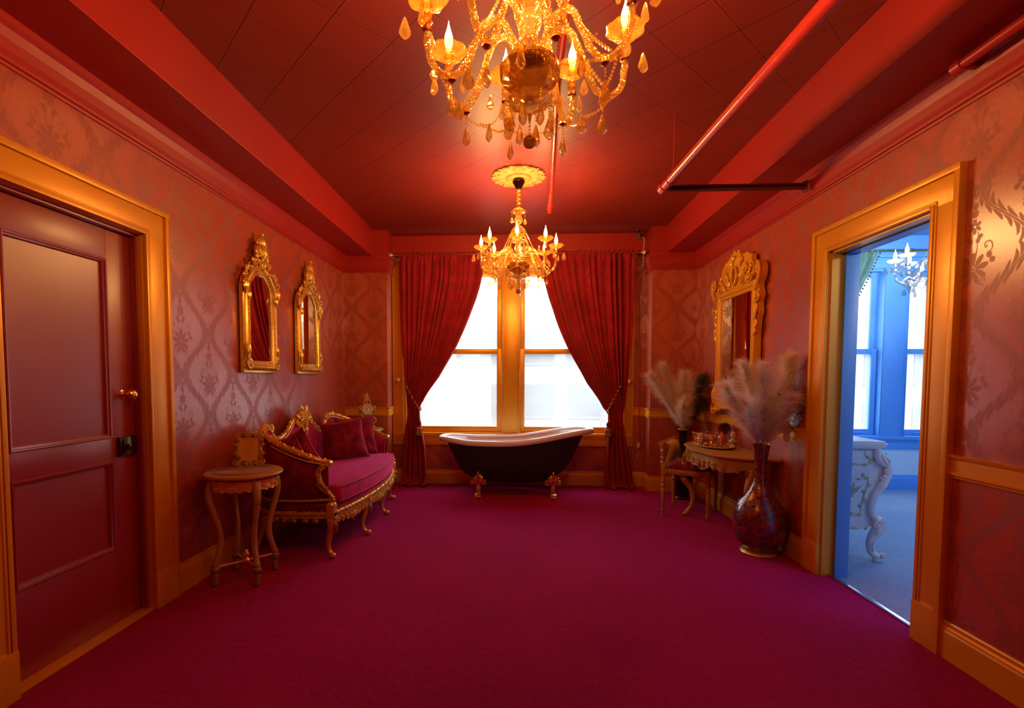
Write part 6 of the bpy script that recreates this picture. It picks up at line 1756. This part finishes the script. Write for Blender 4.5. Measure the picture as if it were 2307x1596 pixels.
for (sc_, z) in ((0.98, 0.436), (1.03, 0.450), (1.02, 0.470), (0.93, 0.492), (0.75, 0.508), (0.5, 0.516), (0.2, 0.519)):
    loops.append([(W2 * 0.98 * sc_ * (abs(cos(a)) ** 0.45) * (1 if cos(a) > 0 else -1) + 0.006, D2 * 0.98 * sc_ * (abs(sin(a)) ** 0.45) * (1 if sin(a) > 0 else -1), z) for a in [2 * pi * k / 48 for k in range(48)]])
loft(b, loops, True, True); fixn(b); st = obj('seat', b, 'velvet_red', t, auto=0)
b = B()
for k in range(17):
    q = -0.18 + 0.36 * k / 16
    for s in (1, -1): ball(b, (q, s * (D2 + 0.010), 0.446), 0.006, 1); ball(b, (s * (W2 + 0.010), q, 0.446), 0.006, 1)
obj('nailheads', b, 'brass', st, auto=0)
b = B(); tube(b, [(-W2 - 0.020, -D2 - 0.030, 0.678), (-W2 - 0.020, D2 + 0.030, 0.678)], 0.022, 16)
for s in (1, -1): tube(b, [(-W2 - 0.020, s * (D2 + 0.022), 0.678), (-W2 - 0.020, s * (D2 + 0.036), 0.678)], 0.027, 16); ball(b, (-W2 - 0.02, s * (D2 + 0.036), 0.678), 0.012, 1, (1, 0.6, 1))
obj('top_rail', b, 'gilt_dull', t)
for k in range(6):
    y = -0.125 + 0.05 * k; b = B()
    tube(b, cat([(-W2 - 0.012, y, 0.672), (-W2 + 0.030, y, 0.665), (-W2 + 0.048, y, 0.630), (-W2 + 0.040, y, 0.570), (-W2 + 0.020, y, 0.500), (-W2 + 0.010, y, 0.440)], 5), 0.021, 8, flat=0.35)
    obj('back_slat', b, 'gilt_dull', t)

# ================================================================== FLOOR VASES AND PAMPAS
t = thing('floor_vase', 'large bulbous red mosaic floor vase beside the doorway', 'vase', (1.812, 3.755, 0))
b = B(); lathe(b, [(0.060, 0.030), (0.110, 0.045), (0.150, 0.085), (0.172, 0.145), (0.182, 0.215), (0.181, 0.270), (0.170, 0.330), (0.142, 0.385), (0.106, 0.432), (0.074, 0.475), (0.052, 0.525), (0.042, 0.58), (0.040, 0.64), (0.044, 0.70), (0.052, 0.76), (0.060, 0.80), (0.064, 0.812), (0.059, 0.816), (0.052, 0.800), (0.042, 0.74), (0.034, 0.66)], 64); obj('body', b, 'mosaic', t)
b = B(); lathe(b, [(0.0, 0.0), (0.122, 0.0), (0.126, 0.006), (0.122, 0.014), (0.100, 0.024), (0.090, 0.030), (0.092, 0.038), (0.0, 0.038)], 48); obj('foot_ring', b, 'gilt_old', t)
t = thing('floor_vase', 'slim dark vase standing in the corner behind the gold chair', 'vase', (1.790, 5.42, 0))
b = B(); lathe(b, [(0, 0), (0.085, 0), (0.088, 0.010), (0.070, 0.03), (0.100, 0.12), (0.112, 0.22), (0.100, 0.33), (0.070, 0.43), (0.046, 0.52), (0.038, 0.62), (0.044, 0.72), (0.052, 0.755), (0.046, 0.755), (0.036, 0.68)], 40); obj('body', b, 'dark_vase', t)
b = B(); lathe(b, [(0.0505, 0.747), (0.0545, 0.750), (0.0545, 0.758), (0.048, 0.760)], 40); obj('lip', b, 'gilt_old', t)

def plume(label, base, tip, spread, group, m='pampas', seed=0, N_=1900, bend=(0, 0, 0), t0=0.06, w=0.0021):
    rnd = random.Random(seed); N_ = int(N_ * 2.6)
    base = Vector(base); tip = Vector(tip); mid = base.lerp(tip, 0.55) + Vector(bend)
    L_ = (tip - base).length
    if group == g1: spread *= 0.84
    spread *= 0.95
    tt = thing('pampas_plume', label, 'pampas grass', base, 0, group)
    def P(t): return (base * (1 - t) ** 2 + mid * 2 * t * (1 - t) + tip * t * t) - base
    def D(t): return (P(min(1.0, t + 0.01)) - P(max(0, t - 0.01))).normalized()
    b = B(); st = [P(k / 12) for k in range(13)]
    tube(b, [Vector((0, 0, -0.14)) + Vector((-base.x + base.x, 0, 0))] + st, [0.0025] * 14, 5); obj('stem', b, 'stem', tt)
    V = []; F = []
    for i in range(N_):
        t = t0 + (1 - t0) * (rnd.random() ** 0.85)
        p = P(t); d = D(t); a = rnd.uniform(0, 2 * pi)
        o = d.orthogonal().normalized(); o = Matrix.Rotation(a, 3, d) @ o
        tp = (t - t0) / (1 - t0)
        ell = spread * (0.45 + 0.95 * sin(pi * min(1, tp * 0.72 + 0.14))) * rnd.uniform(0.30, 1.25)
        clump = 0.80 + 0.75 * mnoise.noise(Vector((tp * 5 + seed, o.x * 1.3, o.y * 1.3 + seed)))
        ell *= clump
        dirv = (o * rnd.uniform(0.30, 0.95) + d * rnd.uniform(0.5, 1.3)).normalized()
        s = dirv.cross(Vector((rnd.gauss(0, 1), rnd.gauss(0, 1), rnd.gauss(0, 1)))).normalized()
        pts = [p]
        dv = dirv.copy(); q = p.copy(); cn = mnoise.noise_vector(Vector((tp * 4, o.x * 1.5 + seed, o.y * 1.5))); curl = Vector((cn.x * 1.3 + rnd.gauss(0, 0.45), cn.y * 1.3 + rnd.gauss(0, 0.45), -0.35 + cn.z * 0.9 + rnd.gauss(0, 0.3)))
        for k in range(4):
            q = q + dv * ell / 4; dv = (dv + curl * 0.30 * (k + 0.4)).normalized(); pts.append(q.copy())
        k0 = len(V)
        for k, q in enumerate(pts):
            ww = w * (1 - k / 4.6); V += [q - s * ww, q + s * ww]
        for k in range(4): F.append((k0 + 2 * k, k0 + 2 * k + 1, k0 + 2 * k + 3, k0 + 2 * k + 2))
    # keep everything on the room side of the right wall
    lim = 2.008 - base.x
    V = [Vector((min(v.x, lim - 0.002 * ((i * 7) % 5)), v.y, v.z)) for i, v in enumerate(V)]
    b = B(); join(b, V, F); o_ = obj('plume', b, m, tt, auto=0)
    return tt
g1 = 'pampas plumes in the mosaic floor vase'; vb = (1.812, 3.755, 0.80)
def off(k): return (vb[0] + 0.018 * cos(k * 2.4), vb[1] + 0.018 * sin(k * 2.4), vb[2])
plume('pampas plume with a curled tip rising in front of the tall mirror', off(0), (1.615, 3.66, 1.405), 0.105, g1, seed=1, bend=(0.03, 0, 0.05))
plume('shaggy pampas plume leaning farthest left over the console table', off(1), (1.490, 3.62, 1.235), 0.125, g1, seed=2, bend=(-0.03, 0, 0.07), N_=2200)
plume('fat pampas plume upright in the middle of the mosaic vase', off(2), (1.740, 3.60, 1.385), 0.135, g1, seed=3, N_=2600)
plume('tall feathery pampas plume at the right of the mosaic vase against the wallpaper', off(3), (1.935, 3.62, 1.440), 0.135, g1, seed=4, N_=2600, bend=(0.04, 0, -0.02))
plume('short pampas plume drooping low at the front left of the mosaic vase', off(4), (1.600, 3.56, 1.13), 0.125, g1, seed=5, N_=2000, bend=(0, 0, 0.06))
plume('short pampas plume drooping low at the front right of the mosaic vase', off(5), (1.895, 3.54, 1.17), 0.130, g1, seed=6, N_=2200, bend=(0, 0, 0.03))
plume('olive pampas plume behind the others nearest the doorway', off(6), (1.985, 3.74, 1.20), 0.11, g1, 'pampas_green', seed=7, N_=1300)
g2 = 'pampas plumes in the dark corner vase'; vb = (1.790, 5.42, 0.745)
plume('pampas plume reaching farthest left toward the window curtain', off(0), (1.415, 5.34, 1.335), 0.115, g2, seed=11, N_=1700, bend=(-0.02, 0, 0.03))
plume('pampas plume with a bent over tip above the left one in the corner', off(1), (1.535, 5.30, 1.430), 0.115, g2, seed=12, N_=1700, bend=(0.02, 0, 0.04))
plume('dense curly pampas plume in the middle of the corner vase', off(2), (1.730, 5.22, 1.330), 0.150, g2, seed=13, N_=2400)
plume('low curly pampas plume at the front of the corner vase', off(3), (1.715, 5.18, 1.05), 0.125, g2, seed=14, N_=1800)
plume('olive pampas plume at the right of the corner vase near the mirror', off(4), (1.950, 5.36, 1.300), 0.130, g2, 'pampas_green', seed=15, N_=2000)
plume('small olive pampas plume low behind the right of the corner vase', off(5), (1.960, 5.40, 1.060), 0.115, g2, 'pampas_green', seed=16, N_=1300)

# ================================================================== COMMODE AND TELEPHONE (blue room)
t = thing('commode', 'ivory bombe commode with gilt scrolls and painted flowers in the blue room', 'commode', (BX0 + 0.02, 3.62, 0))
ox = BX0 + 0.02
prof = [(2.555, 0.812), (2.556, 0.795), (2.558, 0.745), (2.580, 0.715), (2.622, 0.688), (2.634, 0.660), (2.628, 0.610), (2.600, 0.555), (2.562, 0.500), (2.538, 0.440), (2.530, 0.385), (2.536, 0.340), (2.556, 0.312), (2.572, 0.300)]
cf_ = cat([(x - ox, 0, z) for x, z in prof], 5)
Ylen = 1.15
sk = [(0.0, 0.205), (0.08, 0.213), (0.15, 0.207), (0.21, 0.222), (0.26, 0.235), (0.32, 0.240)]
out = [(p.x, p.z) for p in cf_] + [(2.565 - ox, 0.262), (2.52 - ox, 0.245)] + [(x, z) for x, z in reversed(sk)] + [(0.0, 0.812)]
b = B(); prism(b, out, 0.012, Ylen - 0.012); fixn(b); obj('body', b, 'ivory', t, auto=35)
b = B()
for (x1, z0_, z1_, e) in ((2.590, 0.848, 0.862, 0.0), (2.602, 0.832, 0.848, 0.006), (2.590, 0.818, 0.834, 0.002), (2.570, 0.808, 0.820, -0.004)): box(b, 0.0, x1 - ox, -0.012 - e, Ylen + 0.012 + e, z0_, z1_, 0.004)
obj('top', b, 'ivory', t)
for y in (0.0, Ylen):
    b = B(); s = -1 if y == 0 else 1
    P = [(p.x - 0.010, y, p.z) for p in cf_]; tube(b, P, [0.019 + 0.006 * sin(pi * i / (len(P) - 1)) for i in range(len(P))], 12)
    c = Carve(b, (0, y - 0.012 if s < 0 else y + 0.012, 0), (1, 0, 0), (0, 0, 1), (0, s, 0)); X = lambda v: v - ox
    c.curl(X(2.602), 0.655, 0.022, 1.1, pi / 2, -1, 0.008, 0.004); c.curl(X(2.588), 0.610, 0.020, 1.1, pi, 1, 0.007, 0.004)
    c.leaf(X(2.57), 0.78, 0.11, -pi / 2 + 0.3, 0.24, 0.6, 0.004); c.leaf(X(2.61), 0.60, 0.12, -pi / 2 - 0.4, 0.22, -0.4, 0.004)
    obj('corner_post', b, 'ivory', t)
    b = B()
    LG = cat([(X(2.560), y, 0.305), (X(2.578), y, 0.262), (X(2.560), y, 0.215), (X(2.532), y, 0.165), (X(2.520), y, 0.110), (X(2.535), y, 0.062), (X(2.572), y, 0.030), (X(2.592), y, 0.026)], 5)
    tube(b, LG, [interp([0, 0.15, 0.35, 0.6, 0.85, 1], [0.036, 0.042, 0.034, 0.024, 0.024, 0.018], i / (len(LG) - 1)) for i in range(len(LG))], 14)
    c = Carve(b, (0, y + s * 0.022, 0), (1, 0, 0), (0, 0, 1), (0, s, 0))
    c.curl(X(2.594), 0.048, 0.018, 1.2, -pi / 2, 1, 0.009, -0.004); c.curl(X(2.573), 0.292, 0.022, 1.2, pi / 2, -1, 0.010, 0.006); c.curl(X(2.545), 0.265, 0.020, 1.1, pi / 2, 1, 0.009, 0.006)
    c.leaf(X(2.578), 0.27, 0.085, -pi / 2 - 0.3, 0.3, -0.6, 0.010); c.line([(X(2.53), 0.08), (X(2.52), 0.12), (X(2.536), 0.18), (X(2.556), 0.22)], 0.006, lift=0.003)
    ball(b, (X(2.603), y, 0.040), 0.018, 2); lathe(b, [(0, 0), (0.020, 0), (0.024, 0.01), (0.020, 0.025), (0, 0.03)], 14, (X(2.565), y, 0))
    obj('leg', b, 'ivory', t)
for y in (0.0, Ylen):
    b = B(); tube(b, cat([(0.04, y + (0.03 if y == 0 else -0.03), 0.23), (0.03, y + (0.03 if y == 0 else -0.03), 0.1), (0.045, y + (0.03 if y == 0 else -0.03), 0.0)], 6), 0.022, 10); obj('leg', b, 'ivory', t)
b = B(); c = Carve(b, (0, 0.010, 0), (1, 0, 0), (0, 0, 1), (0, -1, 0))
X = lambda v: v - ox
def gl(pts, r=0.0035): c.line(pts, r, lift=0.0)
# upper cartouche
gl([(X(2.18), 0.792), (X(2.28), 0.785), (X(2.36), 0.803), (X(2.45), 0.800), (X(2.485), 0.792)]); gl([(X(2.47), 0.790), (X(2.475), 0.755), (X(2.505), 0.735), (X(2.50), 0.705), (X(2.44), 0.695), (X(2.39), 0.702), (X(2.34), 0.690), (X(2.30), 0.715), (X(2.29), 0.745)])
for (x, z, a, l) in ((2.42, 0.800, 0.4, 0.03), (2.45, 0.800, 2.4, 0.03), (2.48, 0.765, -1.2, 0.035), (2.505, 0.735, -0.6, 0.035), (2.49, 0.702, 0.3, 0.03), (2.45, 0.697, -0.3, 0.035), (2.40, 0.70, 3.4, 0.03), (2.34, 0.692, 2.6, 0.03), (2.30, 0.73, 2.2, 0.03), (2.26, 0.787, 0.4, 0.03), (2.30, 0.785, 2.8, 0.03)): c.leaf(X(x), z, l, a, 0.35, 0.6)
# lower panel frame
gl([(X(2.30), 0.580), (X(2.36), 0.600), (X(2.44), 0.598), (X(2.50), 0.612)]); gl([(X(2.50), 0.612), (X(2.495), 0.545), (X(2.475), 0.480), (X(2.458), 0.400), (X(2.455), 0.345)]); gl([(X(2.455), 0.345), (X(2.42), 0.335), (X(2.36), 0.318), (X(2.29), 0.310)]); gl([(X(2.30), 0.585), (X(2.29), 0.50), (X(2.275), 0.42), (X(2.28), 0.33)])
for i, (x, z) in enumerate([(2.31, 0.585), (2.345, 0.597), (2.38, 0.600), (2.42, 0.597), (2.46, 0.603), (2.497, 0.600), (2.498, 0.565), (2.49, 0.53), (2.482, 0.495), (2.473, 0.46), (2.465, 0.425), (2.458, 0.385), (2.455, 0.35), (2.43, 0.337), (2.39, 0.325), (2.35, 0.318), (2.31, 0.312), (2.292, 0.55), (2.288, 0.51), (2.28, 0.46), (2.276, 0.42), (2.278, 0.38)]): c.leaf(X(x), z, 0.032, i * 1.9, 0.36, 0.8)
# skirt edge
gl([(X(2.18), 0.215), (X(2.25), 0.222), (X(2.32), 0.215), (X(2.38), 0.232), (X(2.44), 0.228), (X(2.50), 0.248)], 0.005)
for i in range(7): c.leaf(X(2.21 + 0.045 * i), 0.228, 0.032, 0.3 + (i % 2) * 2.4, 0.35, 0.5)
obj('gilt_scrolls', b, 'gilt_cream', t)
b = B(); V = []
c = Carve(b, (0, 0.0105, 0), (1, 0, 0), (0, 0, 1), (0, -1, 0))
for k, (x, z) in enumerate([(2.385, 0.500), (2.395, 0.485), (2.378, 0.478), (2.390, 0.465), (2.372, 0.455)]): c.flower(X(x), z, 0.010, 6, -0.004)
obj('painted_roses', b, 'pink', t)
b = B(); c = Carve(b, (0, 0.0105, 0), (1, 0, 0), (0, 0, 1), (0, -1, 0))
for k in range(9): c.leaf(X(2.383), 0.478, 0.055 + 0.02 * (k % 3), 0.9 + (pi if k % 2 else 0) + 0.10 * (k - 4), 0.12, 0.1, 0.0, 1, 0.02)
obj('painted_leaves', b, 'painted_leaf', t)
b = B(); c = Carve(b, (0, 0.0105, 0), (1, 0, 0), (0, 0, 1), (0, -1, 0)); c.flower(X(2.362), 0.437, 0.012, 6, -0.004); obj('painted_bluebell', b, 'blue_paint', t)

t = thing('telephone', 'ornate antique brass telephone on the ivory commode', 'telephone', (2.345, 3.80, 0.863), radians(8))
b = B(); box(b, -0.075, 0.070, -0.06, 0.06, 0.030, 0.110, 0.012)
c = Carve(b, (0, -0.061, 0.07), (1, 0, 0), (0, 0, 1), (0, -1, 0))
for s in (1, -1): c.curl(s * 0.035, 0.0, 0.022, 1.2, pi / 2, s, 0.004); c.curl(s * 0.06, -0.03, 0.016, 1.1, -pi / 2, s, 0.004); c.leaf(s * 0.01, -0.02, 0.05, pi / 2 - s * 0.5, 0.3, 0.3)
for (x, y) in ((-0.07, -0.055), (0.07, -0.055), (-0.07, 0.055), (0.07, 0.055)): tube(b, cat([(x * 0.9, y, 0.04), (x * 1.15, y * 1.05, 0.028), (x * 1.02, y, 0.012), (x * 1.15, y * 1.1, 0.004)], 4), 0.007, 8)
obj('body', b, 'gilt_old', t)
b = B(); lathe(b, [(0.020, 0.105), (0.012, 0.120), (0.010, 0.150), (0.018, 0.165), (0.010, 0.178), (0.010, 0.196)], 16)
for s in (1, -1): tube(b, cat([(0, 0, 0.190), (s * 0.035, 0, 0.188), (s * 0.050, 0, 0.205), (s * 0.044, 0, 0.225)], 5), 0.006, 8)
obj('cradle', b, 'gilt_old', t)
b = B(); hp = cat([(-0.105, 0, 0.205), (-0.085, 0, 0.232), (-0.04, 0, 0.240), (0.04, 0, 0.240), (0.075, 0, 0.232), (0.092, 0, 0.205)], 6); tube(b, hp, [0.008 + 0.006 * sin(pi * i / (len(hp) - 1)) for i in range(len(hp))], 10)
for (x, a) in ((-0.108, 1), (0.096, -1)): lathe(b, [(0.008, 0), (0.020, -0.010), (0.026, -0.028), (0.024, -0.032), (0, -0.030)], 16, (x, 0, 0.208))
obj('handset', b, 'gilt_old', t)
b = B(); lathe(b, [(0, 0), (0.034, 0), (0.036, 0.006), (0.028, 0.010), (0.012, 0.010), (0, 0.014)], 24, mtx=Matrix.Translation((0, -0.062, 0.075)) @ Matrix.Rotation(pi / 2, 4, 'X')); obj('dial', b, 'brass', t)
b = B(); cp = []
for i in range(120):
    f = i / 119; p = Vector((lerp(0.096, 0.080, f) + 0.030 * sin(pi * f), -0.02, lerp(0.180, 0.06, f))); cp.append(p + Vector((0.008 * cos(i * 0.9), 0.008 * sin(i * 0.9), 0)))
tube(b, cp, 0.0022, 5); obj('cord', b, 'gilt_old', t)
